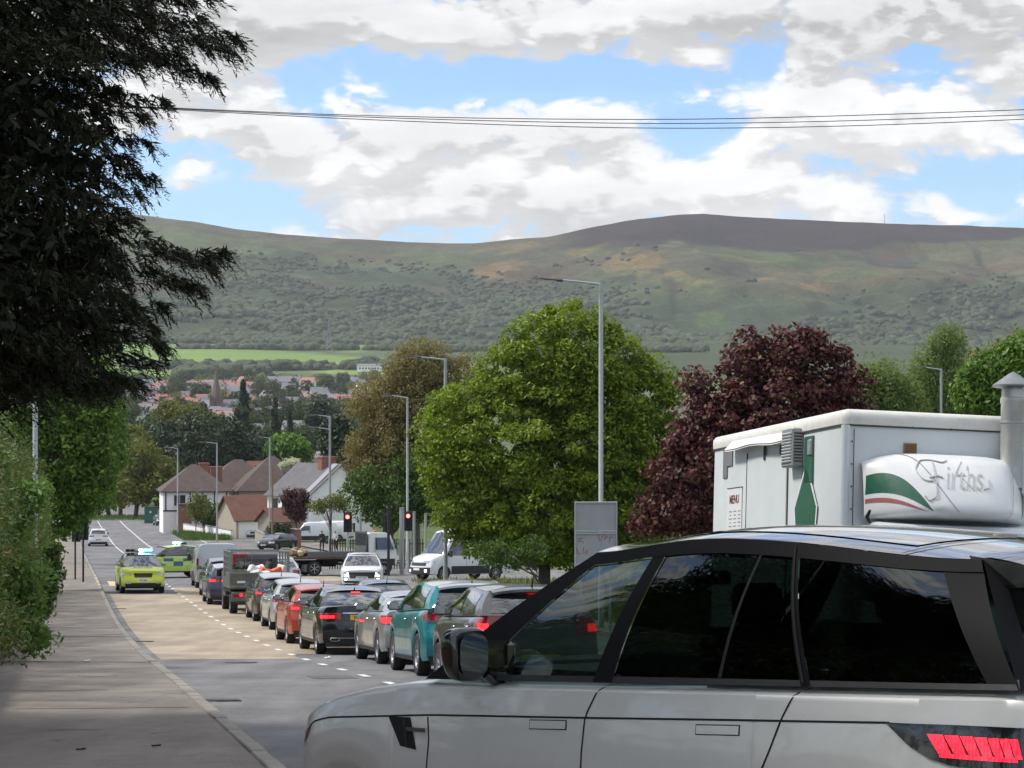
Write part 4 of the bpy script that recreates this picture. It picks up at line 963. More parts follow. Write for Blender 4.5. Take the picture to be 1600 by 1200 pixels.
        tl = m.build('tail_light', M_BLACK, root, 60)
        for j in range(7):
            u0 = 4.30 + j * .078
            l2 = [(u0 + .055, 1.030), (u0 + .118, 1.028)]; h2 = [(u0, 1.092), (u0 + .070, 1.094)]
            mm = MB().grid(lambda i, k: c.sidez(U(l2[i][0] * (1 - k) + h2[i][0] * k), l2[i][1] * (1 - k) + h2[i][1] * k, .0085, sg), [0, 1], [0, .5, 1], flip=(sg < 0)); mm.build('lamp_bar', M_REDSUV, tl)
        mm = MB().grid(lambda i, k: c.sidez(U([4.36, 4.5, 4.66, 4.84][i]), 1.018 + .014 * k, .009, sg), [0, 1, 2, 3], [0, 1], flip=(sg < 0)); mm.build('lamp_bar', M_REDSUV, tl)
        MB().grid(lambda i, k: c.end(sg * (ed - .03 - i * .1), 1.025 + .06 * k, True, .014), [0, 1, 2, 3, 4], [0, .5, 1], flip=(sg < 0)).build('lamp_bar', M_REDSUV, tl)
    # door mirrors with the glass facing back
    for sg in (-1, 1):
        ctr = Vector((sg * 1.105, U(1.93), 1.285))
        def sup(u, w, ax=.098, ay=.09, az=.112, e=.55):
            f = lambda x: math.copysign(abs(x) ** e, x)
            x = ax * f(math.cos(u)) * f(math.cos(w)); y = ay * f(math.sin(u)) * f(math.cos(w)); z = az * f(math.sin(w))
            if y < 0: y *= .38
            k = 1 + .18 * z / az * (1 if sg * x > 0 else .2)
            return ctr + Vector((x * k * (1.0), y * (1 - .25 * abs(z / az)), z))
        m = MB().grid(lambda u, w: sup(u, w), list(np.linspace(0, 2 * math.pi, 33)), list(np.linspace(-1.57, 1.57, 19)), flip=True)
        mh = m.build('door_mirror', M_BLACK, root, 70)
        mg = MB(); N = 28; P = []
        for k in range(N):
            a = 2 * math.pi * k / N; f = lambda x: math.copysign(abs(x) ** .6, x); P.append(ctr + Vector((.074 * f(math.cos(a)) - sg * .005, -.0415, .088 * f(math.sin(a)))))
        mg.add(P, [tuple(range(N))]); mg.build('mirror_glass', M_MIRROR, mh, None)
        MB().tube([ctr + Vector((-sg * .10, .01, -.075)), ctr + Vector((-sg * .15, .02, -.10)), ctr + Vector((-sg * .19, .03, -.11))], [.028, .03, .04], 10).box(ctr + Vector((-sg * .185, .01, -.03)), (.04, .18, .17), b=.018).build('mirror_arm', M_BLACK, mh, 50)
    # inside: dashboard, wheel, seats
    MB().box((0, .0, 1.215), (1.66, 1.6, .02)).box((0, -1.3, 1.235), (1.66, 1.2, .02)).box((0, .82, 1.19), (1.6, .42, .10), b=.04).build('dashboard', M_TRIM, root)
    for (x, y, nm) in ((.42, -.45, 'front_seat'), (-.42, -.45, 'front_seat'), (.45, -1.45, 'rear_seat'), (-.45, -1.45, 'rear_seat')):
        st_ = MB().box((x, y, 1.28), (.50, .14, .26), R=Matrix.Rotation(rad(-12), 3, 'X'), b=.05).build(nm, M_SEATL, root, 60)
        MB().box((x, y - .04, 1.50), (.27, .10, .17), R=Matrix.Rotation(rad(-8), 3, 'X'), b=.04).tube([(x - .06, y - .03, 1.40), (x - .06, y - .04, 1.45)], .008).tube([(x + .06, y - .03, 1.40), (x + .06, y - .04, 1.45)], .008).build('headrest', M_SEATL, st_, 60)
    ring = [Vector((.42 + .185 * math.cos(a), .30 + .06 * math.sin(a), 1.24 + .17 * math.sin(a))) for a in np.linspace(0, 6.283, 25)]
    MB().tube(ring, .016, 8).tube([(.26, .30, 1.24), (.58, .30, 1.24)], .02).build('steering_wheel', M_TRIM, root, 60)
    MB().box((0, .20, 1.60), (.22, .02, .06), b=.01).build('inner_mirror', M_BLACK, root)
    # lower trim, plates, grille
    for rear in (True, False):
        m = MB().grid(lambda z, k: c.end(c.halfx(z, rear) * k * .97, z, rear, .006), [.31, .42, .55], list(np.linspace(-1, 1, 15)), flip=rear); m.build('bumper_trim', M_TRIM, root)
    MB().grid(lambda z, k: c.end(.26 * k, z, True, .014), [.70, .81], [-1, 0, 1], flip=True).build('number_plate', M_PY, root)
    MB().grid(lambda z, k: c.end(.55 * k, z, False, .010), [.66, .78], list(np.linspace(-1, 1, 7))).build('grille', M_BLACK, root)
    for sg in (1, -1):
        MB().grid(lambda y, z: c.sidez(y, z, .004, sg), list(np.linspace(c.yr + .45, c.yf - .45, 8)), [.302, .34, .39], flip=(sg > 0)).build('sill', M_TRIM, root)
    add_wheels(root, p['r'], p['ww'], 1.70, (c.yf, c.yr), 5, True)
M_MIRROR = mat('mirror', (.55, .6, .58), .03, 1, var=0)
M_SEATL = mat('pale_green_seat', (.30, .36, .33), .7, var=.1)
M_REDSUV = mat('lit_tail_bar', (.7, .02, .04), .2, 0, var=0, coat=1, emit=(1, .008, .03), estr=1.0)
def _bands():
    nt = M_REDSUV.node_tree; p = [n for n in nt.nodes if n.type == 'BSDF_PRINCIPLED'][0]; tc = nt.nodes.new('ShaderNodeTexCoord'); w = nt.nodes.new('ShaderNodeTexWave'); w.bands_direction = 'Y'; w.inputs['Scale'].default_value = 22; w.inputs['Distortion'].default_value = 2
    mr = nt.nodes.new('ShaderNodeMapRange'); mr.inputs[3].default_value = .35; mr.inputs[4].default_value = 1.5
    nt.links.new(tc.outputs['Object'], w.inputs['Vector']); nt.links.new(w.outputs['Fac'], mr.inputs[0]); nt.links.new(mr.outputs[0], p.inputs['Emission Strength'])
_bands()
build_suv()

# ---------------------------------------------------------------- vans and lorries
class Van(Car):
    def deck(s, y):
        p = s.p; L2 = s.L / 2
        pts = [(L2, p['nose']), (L2 - .25, p['nose'] + .16), (p['cowl_y'], p['cowl']), (p['wtop_y'], s.H - .12), (p['wtop_y'] - .5, s.H - .01), (-L2 + .3, s.H), (-L2, s.H - .03)]
        return float(np.interp(y, [q[0] for q in pts][::-1], [q[1] for q in pts][::-1]))
    def sect(s, y):
        h = s.hw(y); zl = s.zlow(y); zd = s.deck(y); zl = min(zl, zd - .3); k = sm01((zd - 1.35) / .8)
        zs = zd - .10 - .10 * k; inn = .06 + .07 * k; zm = min(1.3, zl + .6 * (zs - zl))
        return [(h - .03, zl), (h - .005, zl + .12), (h, zl + .5 * (zm - zl)), (h, zm), (h - .3 * inn, zm + .5 * (zs - zm)), (h - inn, zs), (h - inn - .04, zs + .55 * (zd - zs)), (h - inn - .12, zd - .01), (h * .5, zd + .015), (0, zd + .02)]
    def yR(s, x, z): return -s.L / 2 + .03 * (abs(x) / (s.Wd / 2)) ** 4 + .06 * sm01((z - 1.1) / 1.4)
    def yF(s, x, z): return s.L / 2 - .30 * (abs(x) / (s.Wd / 2)) ** 2.4 - .12 * sm01((z - .55) / .5)
def build_van(name, label, loc, rot, c, pm, group=None, front=True, trimz=.72, plate='', rear_glass=True):
    p = c.p; root = empty(name, loc, label=label, cat='van', group=group, rot=rot); L2 = c.L / 2
    ys = set(np.round(np.linspace(-L2, L2, 70), 4))
    for a in (c.yf, c.yr):
        for k in range(13): ys.add(round(a + (p['r'] + .055) * math.cos(math.pi * k / 12), 4))
    ys = sorted(ys); vs = [0, .5, 1, 2, 3, 3.5, 4, 4.5, 5, 5.5, 6, 6.5, 7, 7.5, 8, 8.5, 9]; mb = MB()
    for sg in (1, -1):
        mb.grid(lambda y, v: c.surf(y, v, 0, sg), ys, vs, flip=(sg > 0))
        mb.grid(lambda y, k: Vector((c.surf(y, 0, 0, sg).x - sg * k * .3, c.surf(y, 0, 0, sg).y, c.surf(y, 0).z + .01 * k)), ys, [0, 1], 1, flip=(sg < 0))
    for rear in (True, False):
        sec = c.sect(-L2 if rear else L2); zs = []
        for v in vs:
            i = min(int(v), 8); k = v - i; zs.append((sec[i][0] * (1 - k) + sec[i + 1][0] * k, sec[i][1] * (1 - k) + sec[i + 1][1] * k))
        mb.grid(lambda j, k: c.end(zs[j][0] * k, zs[j][1], rear), list(range(len(vs) - 1)), list(np.linspace(-1, 1, 15)), flip=rear)
    mb.box((0, 0, .5), (c.Wd - .66, c.L - .4, .4), 1); mb.build('body', [pm, M_UNDER], root, 40)
    # glazing
    def top(y, k, off): 
        q = c.surf(y, 9, off); w = c.surf(y, 6.6, off); return Vector((w.x * k, q.y, q.z + (w.z - q.z) * abs(k) ** 2.5 + off))
    MB().grid(lambda y, k: top(y, k, .012), list(np.linspace(p['cowl_y'] + .02, p['wtop_y'] + .06, 7)), list(np.linspace(-.97, .97, 13))).build('windscreen', M_GLASS, root, 50)
    for sg in (1, -1):
        yw0, yw1 = p['wtop_y'] - .55, p['cowl_y'] - .18
        m = MB().grid(lambda a, b: c.sidez(yw0 + (yw1 - yw0 - (.50 * b)) * a, 1.24 + (min(c.H - .38, 2.02) - 1.24) * b, .008, sg), list(np.linspace(0, 1, 7)), [0, .33, .66, 1], flip=(sg > 0)); m.build('side_window', M_GLASS, root, 50)
        m = MB().grid(lambda y, z: c.sidez(y, z, .010, sg), list(np.linspace(c.yr + p['r'] + .07, c.yf - p['r'] - .07, 10)), [p['sill'] + .01, .5, trimz], flip=(sg > 0)); m.build('lower_trim', M_TRIM, root, 50)
        q = c.sidez(p['cowl_y'] - .35, 1.35, .14, sg); mo = MB().box(q, (.20, .14, .34), b=.04).box(q - Vector((sg * .1, 0, .1)), (.14, .05, .05), b=.01).build('door_mirror', M_BLACK, root, 50)
        for yy in (yw0 - .05, p['cowl_y'] - .1 - .1): MB().grid(lambda k, z: c.sidez(yy + .006 * k, z, .003, sg), [-1, 1], list(np.linspace(trimz, min(c.H - .4, 2.0), 9)), flip=(sg > 0)).build('door_gap', M_UNDER, root)
        MB().box(c.sidez(yw0 + .08, 1.12, .012, sg), (.03, .14, .12), b=.012).build('door_handle', M_TRIM, root)
        q = c.halfx(1.0, False); MB().grid(lambda z, u: (c.end(sg * (q - .30 + .30 * min(1, u)), z, False, .008) if u <= 1 else c.sidez(L2 - .34 * (u - 1), z, .008, sg)), [.86, .93, 1.0], [0, .5, 1, 1.5, 2], flip=(sg < 0)).build('headlight', M_LAMP, root, 50)
        MB().grid(lambda z, u: c.end(sg * (.60 + .12 * u), z, False, .016), [.44, .56], [0, 1], flip=(sg < 0)).build('fog_lamp', M_LAMPWARM if front else M_LAMP, root)
        MB().grid(lambda z, u: (c.end(sg * (c.halfx(1.2) - .10 + .10 * u), z, True, .008)), [.85, 1.1, 1.35], [0, 1], flip=(sg > 0)).build('tail_light', M_RED, root)
        if rear_glass: MB().grid(lambda z, u: c.end(sg * (.06 + .68 * u), z, True, .008), [1.25, 1.6, c.H - .28], [0, .5, 1], flip=(sg > 0)).build('rear_window', M_GLASS, root)
    m = MB().grid(lambda z, k: c.end(c.halfx(z, False) * k * .98, z, False, .007), [p['sill'] + .01, .45, .66], list(np.linspace(-1, 1, 13))); m.build('front_bumper', M_TRIM, root, 50)
    m = MB().grid(lambda z, k: c.end(.62 * k, z, False, .010), [.74, .82, .90], list(np.linspace(-1, 1, 9))); m.build('grille', M_TRIM, root)
    MB().grid(lambda z, k: c.end(.26 * k, z, False, .016), [.52, .63], [-1, 0, 1]).build('number_plate', M_PW, root)
    MB().grid(lambda z, k: c.end(.26 * k, z, True, .016), [.62, .73], [-1, 0, 1], flip=True).build('number_plate', M_PY, root)
    MB().box((0, -L2 - .01, .45), (1.7, .12, .16), b=.03).build('rear_bumper', M_TRIM, root)
    add_wheels(root, p['r'], .22, c.Wd - .26, (c.yf, c.yr), 8)
    return root
M_LAMPWARM = mat('lit_fog_lamp', (.9, .7, .7), .2, 0, var=0, emit=(1, .62, .62), estr=4)
P_VAN = paint('van_white', (.70, .71, .72), .0, .4, .06)
Y = 112.5
v1 = Van(L=5.4, W=2.02, H=2.55, nose=.98, cowl_y=1.75, cowl=1.32, wtop_y=.95, sill=.32, r=.35, fo=1.0, ro=1.2, plan_f=.10, plan_r=.02)
x = (617 - 800) * Y / F + 2.45 + .75; y = Y + 1.9
build_van('panel_van', 'white high-roof panel van waiting at the junction behind the leafy tree', (x, y, gz(y)), slope_rot(x, y, rad(127)), v1, P_VAN)
v2 = Van(L=5.0, W=1.95, H=2.0, nose=.9, cowl_y=1.6, cowl=1.2, wtop_y=.85, sill=.28, r=.33, fo=.95, ro=1.0, plan_f=.10, plan_r=.02)
x, y = rxy(103 + 2.5, 4.15 + .98)
build_van('panel_van', 'silver-white low van at the head of the queue seen from behind', (x, y, gz(y)), slope_rot(x, y, ROADYAW), v2, P_SILV2, front=False, rear_glass=False)
for px, Y, yaw, lab in ((487, 226, 100, 'white van parked by the brick pillars with its nose to the road'), (512, 232, 80, 'white van parked behind the leafy sapling near the white gable')):
    x, y = (px - 800) * Y / F, Y; build_van('panel_van', lab, (x, y, gz(y)), slope_rot(x, y, rad(yaw)), Van(L=4.9, W=1.95, H=2.1, nose=.9, cowl_y=1.5, cowl=1.2, wtop_y=.8, sill=.28, r=.33, fo=.95, ro=1.0, plan_f=.10, plan_r=.02), P_VAN, front=False)

# flatbed lorry crossing the junction
def build_lorry():
    Y = 122.0; yaw = -math.atan2(.93, .37); x = (527 - 800) * Y / F
    root = empty('flatbed_lorry', (x, Y, gz(Y)), label='white-cabbed flatbed lorry with grey headboard crossing the junction sideways', cat='lorry', rot=slope_rot(x, Y, yaw))
    M_BED = mat('rusty_steel', (.10, .06, .04), .8, .2, var=.4, vscale=4); M_GR = mat('grey_steel', (.13, .135, .14), .5, .5, var=.2); M_CAB = paint('cab_white', (.66, .70, .68), 0, .4)
    MB().box((.35, -.3, .72), (.10, 5.0, .2)).box((-.35, -.3, .72), (.10, 5.0, .2)).box((0, -2.7, .72), (1.9, .12, .2)).box((0, -.4, .72), (1.2, 1.2, .3), b=.03).build('chassis', M_UNDER, root)
    MB().box((0, -.75, .93), (2.1, 4.1, .10), b=.01).build('load_bed', M_BED, root)
    for sx in (-1, 1): MB().box((sx * 1.03, -.35, 1.12), (.05, 3.2, .28), b=.01).build('drop_side', M_GR, root)
    hb = MB().box((0, 1.33, 1.55), (2.0, .05, .06), b=.005).box((0, 1.33, 2.33), (2.0, .05, .06), b=.005)
    for k in range(15): hb.box((-.98 + k * .14, 1.33, 1.95), (.035, .03, .78))
    hb.box((0, 1.36, 1.9), (1.9, .02, .7)).box((0, 1.30, 1.14), (2.0, .06, .8)).build('headboard', M_GR, root)
    # cab
    cb = MB(); prof = [(1.45, .55), (3.02, .55), (3.08, .9), (3.02, 1.35), (2.72, 2.15), (2.45, 2.28), (1.55, 2.30), (1.45, 2.2)]
    for x_, w in ((0, 1),):
        n = len(prof); vs = [(-.98 + (.10 if z > 1.5 else 0), y, z) for y, z in prof] + [(.98 - (.10 if z > 1.5 else 0), y, z) for y, z in prof]
        cb.add(vs, [tuple(range(n))[::-1], tuple(range(n, 2 * n))] + [(i, (i + 1) % n, n + (i + 1) % n, n + i) for i in range(n)])
    cab = cb.build('cab', M_CAB, root, None); b = cab.modifiers.new('edge', 'BEVEL'); b.width = .05; b.segments = 2
    MB().add([(-.84, 3.035, 1.40), (.84, 3.035, 1.40), (.80, 2.77, 2.10), (-.80, 2.77, 2.10)], [(0, 1, 2, 3)]).build('windscreen', M_GLASS, root)
    for sx in (-1, 1):
        X = lambda z: sx * (.985 - .10 * max(0, min(1, (z - 1.35) / .8)) + .006)
        pts = [(1.85, 1.38), (2.86, 1.38), (2.62, 2.02), (1.85, 2.02)]; MB().add([(X(z) + sx * .02, y, z) for y, z in pts], [(0, 1, 2, 3) if sx < 0 else (3, 2, 1, 0)]).build('side_window', M_GLASS, root)
        MB().box((sx * .995, 1.80, 1.35), (.01, .012, 1.3)).build('door_gap', M_UNDER, root)
        MB().box((sx * 1.16, 2.92, 1.62), (.22, .10, .42), b=.03).tube([(sx * .95, 2.85, 1.75), (sx * 1.12, 2.92, 1.75)], .015).build('door_mirror', M_BLACK, root)
        MB().box((sx * .98, 2.45, .72), (.06, .95, .34), b=.02).build('wheel_arch', M_TRIM, root)
        MB().box((sx * .78, -2.83, .62), (.40, .06, .16), b=.01).build('tail_light', [M_RED], root)
    MB().box((0, -2.84, .48), (1.9, .06, .10), b=.01).build('rear_bumper', M_BED, root)
    MB().box((.0, 3.07, .95), (1.5, .05, .20), b=.01).build('grille', M_TRIM, root)
    MB().box((0, 2.1, 2.36), (.30, .18, .10), b=.03).build('beacon', M_AMBER, root)
    MB().box((-1.02, -.2, .62), (.04, .9, .36), b=.01).build('side_guard', M_TRIM, root)
    add_wheels(root, .39, .26, 1.72, (2.35, -1.55), 6)
    return root, x, Y, yaw
_lr, lx, ly, lyaw = build_lorry()
def load_pile(name, label, cat, root, base, sizes, mats_, n, seed):
    r = random.Random(seed); mb = MB()
    for i in range(n):
        a = r.uniform(0, 6.28); R = Matrix.Rotation(a * .2, 3, 'Z') @ Matrix.Rotation(r.uniform(-.5, .5), 3, 'Y') @ Matrix.Rotation(r.uniform(-.3, .3), 3, 'X')
        mb.box((r.uniform(-sizes[0], sizes[0]), r.uniform(-sizes[1], sizes[1]), r.uniform(0, sizes[2])), (r.uniform(.2, .5), r.uniform(.2, .5), r.uniform(.1, .3)), r.randrange(len(mats_)), R=R, b=.03)
    o = mb.build(name, mats_, None, 40); M = root.matrix_basis if False else Matrix.LocRotScale(root.location, root.rotation_euler, None)
    o.matrix_basis = M @ Matrix.Translation(base); tag(o, label, cat); return o
M_SACK = mat('pale_sack', (.50, .42, .26), .8, var=.3); M_WOOD = mat('weathered_wood', (.22, .14, .07), .8, var=.4); M_RUB = mat('rubble', (.12, .10, .08), .9, var=.4)
load_pile('load_of_timber', 'heap of yellowish sacks and timber at the tail of the flatbed lorry', 'load', _lr, (0, -2.25, 1.12), (.8, .42, .28), [M_SACK, M_WOOD, M_SACK], 16, 3)

def build_tipper():
    s0, t0 = 77.6, 3.85; x, y = rxy(s0 + 2.7, t0 + 1.0)
    root = empty('caged_tipper_truck', (x, y, gz(y)), label='grey caged tipper truck seen from behind in the queue', cat='truck', rot=slope_rot(x, y, ROADYAW))
    M_T = mat('tipper_grey', (.13, .135, .12), .5, .4, var=.25, vscale=3, dirt=.3); M_GALV = mat('galvanised_rack', (.24, .24, .22), .5, .5, var=.2)
    MB().box((.4, -.2, .62), (.1, 5.0, .2)).box((-.4, -.2, .62), (.1, 5.0, .2)).box((0, -.6, .78), (1.9, 3.6, .08)).build('chassis', M_UNDER, root)
    MB().box((0, -1.0, .90), (2.0, 3.3, .08), b=.01).build('load_bed', M_T, root)
    tg = MB().box((0, -2.66, 1.16), (1.96, .05, .50), b=.01).build('tailgate', M_T, root)
    MB().box((0, -2.70, 1.40), (1.96, .03, .04), b=.008).box((0, -2.70, .94), (1.96, .03, .04), b=.008).build('tailgate_rail', M_GALV, tg)
    MB().box((-.62, -2.69, 1.10), (.28, .01, .07)).build('maker_badge', M_PW, tg)
    for sx in (-1, 1): MB().box((sx * .985, -1.0, 1.16), (.05, 3.3, .50), b=.01).build('drop_side', M_T, root)
    for sx in (-1, 1):
        for yy in (-2.62, -1.6, -.6, .5): MB().box((sx * .97, yy, 1.75), (.10 if yy < -2.5 else .05, .05, .75), b=.008).build('cage_post', M_GALV, root)
        m = MB()
        for z in (1.55, 1.75, 1.95, 2.12): m.tube([(sx * .97, -2.6, z), (sx * .97, .5, z)], .012 if z < 2.1 else .025, 5)
        for k in range(13): m.tube([(sx * .97, -2.6 + k * .25, 1.42), (sx * .97, -2.6 + k * .25, 2.12)], .007, 4)
        m.build('side_mesh', M_GALV, root)
    MB().box((0, -2.62, 2.12), (2.0, .05, .05), b=.01).build('cage_rail', M_GALV, root)
    m = MB()
    for k in range(5): m.tube([(-.9 + k * .22, .5, 1.4), (-.9 + k * .22, .5, 2.15)], .01, 4)
    m.box((0, .52, 2.12), (2.0, .05, .06)).box((0, .52, 1.42), (2.0, .05, .06)).build('headboard', M_GALV, root)
    # cab ahead of the bed
    cb = MB(); prof = [(.70, .5), (2.65, .5), (2.68, .85), (2.5, 1.05), (1.95, 1.2), (1.45, 1.98), (.78, 2.02), (.70, 1.9)]; n = len(prof)
    cb.add([(-.93, a, b) for a, b in prof] + [(.93, a, b) for a, b in prof], [tuple(range(n))[::-1], tuple(range(n, 2 * n))] + [(i, (i + 1) % n, n + (i + 1) % n, n + i) for i in range(n)])
    cab = cb.build('cab', P_GREY, root, None); b = cab.modifiers.new('edge', 'BEVEL'); b.width = .05; b.segments = 2
    MB().box((0, .685, 1.62), (1.5, .02, .42), b=.008).build('cab_rear_window', M_GLASS, root)
    MB().box((-.45, .665, 1.93), (.62, .02, .10), b=.008).box((-.62, .665, 1.75), (.14, .02, .30), b=.008).build('red_board', mat('red_board', (.45, .02, .03), .5), root)
    for sx in (-1, 1):
        MB().box((sx * 1.07, 1.75, 1.30), (.18, .10, .28), b=.03).build('door_mirror', M_BLACK, root)
        MB().box((sx * .72, -2.72, .66), (.34, .05, .12), b=.01).build('tail_light', M_RED, root)
    MB().box((-.62, -2.75, .66), (.10, .02, .09), b=.005).build('brake_light', M_REDLIT, root)
    MB().box((0, -2.70, .60), (1.9, .06, .34), b=.02).build('rear_bumper', M_T, root)
    MB().box((-.18, -2.74, .70), (.40, .01, .11)).build('number_plate', M_PY, root)
    MB().box((0, -2.72, .41), (1.75, .06, .10), b=.01).build('under_run_bar', M_TRIM, root)
    add_wheels(root, .34, .26, 1.62, (1.9, -1.75), 6)
    return root
_tp = build_tipper()
M_ONET = mat('orange_netting', (.62, .12, .03), .6, var=.3)
load_pile('orange_netting', 'heap of orange barrier netting in the caged tipper truck', 'netting', _tp, (.35, -1.9, 1.30), (.55, .5, .22), [M_ONET, M_ONET, M_PW], 14, 5)
load_pile('garden_waste', 'dark green waste heaped in the bed of the caged tipper truck', 'waste', _tp, (-.2, -1.2, 1.22), (.65, .9, .15), [mat('green_waste', (.05, .06, .03), .9, var=.4)], 16, 6)

# ---------------------------------------------------------------- food truck
def build_food_truck():
    cx, cy = 3.15, 22.0; ax = Vector((-RD.x, -RD.y))          # facing up the road, towards the camera
    yaw = ROADYAW + math.pi
    # root at the bottom centre of the box front; local +x is its offside, seen at the left of the picture
    px_ = Vector((math.cos(yaw), math.sin(yaw)))
    ox, oy = cx - px_.x * 1.1, cy - px_.y * 1.1
    e = slope_rot(ox, oy, yaw); Rm = e.to_matrix() @ Matrix.Rotation(rad(-1.8), 3, 'Y')
    root = empty('food_truck', (ox, oy, gz(oy)), label='white food truck with green diamond, louvred vent and raised script name on its cab fairing', cat='truck', rot=Rm.to_euler())
    M_BOX = mat('truck_white_panel', (.60, .64, .645), .45, 0, var=.05, vscale=1.5, dirt=.10, bump=.06, bscale=6); M_TOPR = mat('truck_cream_moulding', (.66, .65, .60), .5, 0, var=.08, dirt=.18)
    M_GRN = mat('truck_green', (.008, .10, .05), .4, var=.05, coat=.4); M_DARKSEAM = mat('dirty_seam', (.05, .045, .04), .9); M_BROWN = mat('brown_vent', (.30, .19, .08), .6, var=.2); M_GREYP = mat('bare_metal', (.35, .36, .37), .5, .6, var=.2)
    H_ = 3.17; LB = 4.5; z0 = .62
    MB().box((0, -LB / 2, (z0 + H_ - .10) / 2), (2.2, LB, H_ - .10 - z0), b=.01).build('box_body', M_BOX, root)
    # rounded roof moulding
    m = MB(); prof = [(0, -.155), (.018, -.15), (.022, -.10), (.018, -.05), (-.012, -.012), (-.05, 0)]
    path = [(1.1, -LB), (1.1, -.06), (1.085, -.015), (1.04, 0), (-1.04, 0), (-1.085, -.015), (-1.1, -.06), (-1.1, -LB)]
    nrm = [(1, 0), (1, 0), (.7, .7), (0, 1), (0, 1), (-.7, .7), (-1, 0), (-1, 0)]
    m.grid(lambda i, j: Vector((path[i][0] + nrm[i][0] * prof[j][0], path[i][1] + nrm[i][1] * prof[j][0], H_ + prof[j][1])), list(range(8)), list(range(6)))
    m.add([(1.05, -LB, H_), (1.05, -.05, H_), (-1.05, -.05, H_), (-1.05, -LB, H_)], [(0, 1, 2, 3)]); m.add([(1.1, -LB - .003, H_ - .155), (1.05, -LB - .003, H_), (-1.05, -LB - .003, H_), (-1.1, -LB - .003, H_ - .155)], [(3, 2, 1, 0)])
    m.build('roof_moulding', M_TOPR, root, 60)
    MB().box((1.112, -LB / 2, H_ - .162), (.006, LB, .012)).box((0, .012, H_ - .162), (2.2, .006, .012)).build('moulding_seam', M_DARKSEAM, root)
    # corner posts, seams, rivets
    MB().tube([(1.075, -.02, z0), (1.075, -.02, H_ - .16)], .045, 16).build('corner_post', M_BOX, root, 60)
    MB().box((1.0, .012, (z0 + H_) / 2 - .1), (.006, .006, H_ - z0 - .2)).build('corner_seam', M_DARKSEAM, root)
    rv = MB().lathe([(0, .006), (.007, .004), (.009, 0)], axis='Y', n=8).mesh('rivet', M_DARKSEAM)
    for k in range(9): link('rivet', rv, root, (1.02, .013, 2.85 - k * .22))
    for k in range(9): link('rivet', rv, root, (.80 - k * .2, .013, H_ - .14 + random.uniform(-.01, .01)))
    # side (local +x): door, flap, hatch, louvred vent, diamond, menu
    X = 1.1
    for L_ in (1.72, 3.18): MB().box((X + .004, -L_, 1.75), (.012, .016, 2.3)).build('door_seam', M_DARKSEAM, root)
    MB().box((X + .006, -2.45, 1.72), (.014, 1.40, 2.24), b=.004).build('side_door', M_BOX, root)
    m = MB(); 
    m.grid(lambda a, b: Vector((X + .02 + .10 * b * (1 - .0 * a), -1.55 - 2.15 * a, H_ - .12 - .10 * b * (1 + .12 * math.sin(a * 9)) + .02 * a)), list(np.linspace(0, 1, 12)), [0, .5, 1]); m.grid(lambda a, b: Vector((X + .02 + .10 * b, -1.55 - 2.15 * a, H_ - .14 - .10 * b * (1 + .12 * math.sin(a * 9)) + .02 * a)), list(np.linspace(0, 1, 12)), [0, .5, 1], flip=True)
    m.build('canopy_flap', M_TOPR, root)
    MB().box((X + .02, -1.9, H_ - .30), (.02, .10, .10), b=.004).box((X + .02, -2.5, H_ - .30), (.015, .05, .16), b=.004).build('flap_bracket', M_DARKSEAM, root)
    lv = MB().box((X + .06, -1.42, 2.86), (.12, .36, .40), b=.012).build('louvred_vent', M_GREYP, root)
    for k in range(10): MB().box((X + .06, -1.42, 2.70 + k * .032), (.128, .30, .012)).build('slat', M_DARKSEAM, lv)
    for k in range(10): MB().box((X + .124, -1.42, 2.715 + k * .032), (.012, .30, .015), R=Matrix.Rotation(rad(35), 3, 'Y')).build('slat', M_BOX, lv)
    for k in range(10): MB().box((X + .06, -1.238, 2.715 + k * .032), (.085, .006, .014)).build('slat', M_DARKSEAM, lv)
    MB().box((X + .010, -1.02, 2.72), (.02, .26, .48), b=.003).build('green_panel', M_GRN, root)
    MB().box((X + .026, -.95, 2.84), (.03, .10, .16), b=.008).build('door_catch', M_GREYP, root)
    def flat(pts, off, name, mt, par): return MB().add([(X + off, -a, b) for a, b in pts], [tuple(range(len(pts)))[::-1]]).build(name, mt, par, None)
    flat([(.90, 2.66), (1.24, 2.66), (1.24, 2.15), (.90, 2.15)], .012, 'green_panel', M_GRN, root)
    dm = flat([(1.08, 2.71), (.715, 2.24), (.90, 1.3), (1.26, 1.3), (1.465, 2.24)], .016, 'diamond_outline', mat('white_line', (.7, .7, .7), .5), root)
    flat([(1.08, 2.645), (.755, 2.235), (.93, 1.3), (1.23, 1.3), (1.425, 2.235)], .020, 'green_diamond', M_GRN, dm)
    MB().box((X + .006, -3.92, 2.90), (.016, .36, .22), b=.003).box((X + .006, -4.02, 2.73), (.016, .16, .14), b=.003).build('faded_hatch', mat('faded_grey', (.16, .165, .17), .8, var=.3, vscale=6), root)
    mn = MB().box((X + .006, -3.62, 2.18), (.012, .56, .70), b=.003).build('menu_board', mat('menu_white', (.66, .68, .68), .5, var=.02), root)
    tm = text_mesh('MENU', .135, mat('menu_red', (.16, .03, .03), .6), .001, .002); o = link('menu_lettering', tm, mn, (X + .0145, -3.62, 2.40), (rad(90), 0, rad(90)))
    for cc in range(3):
        for k in range(9):
            MB().box((X + .013, -3.42 - cc * .17, 2.27 - k * .042), (.003, .09 + .03 * math.sin(k * 3 + cc), .012)).build('menu_line', mat('menu_ink', (.30, .28, .27), .8), mn)
    MB().box((X + .010, -3.62, 2.535), (.012, .58, .008)).build('board_edge', M_DARKSEAM, mn)
    # front: small brown vent, cab, moulded fairing
    fv = MB().box((.42, .012, 2.79), (.135, .018, .135), b=.003).build('brown_vent', M_BROWN, root)
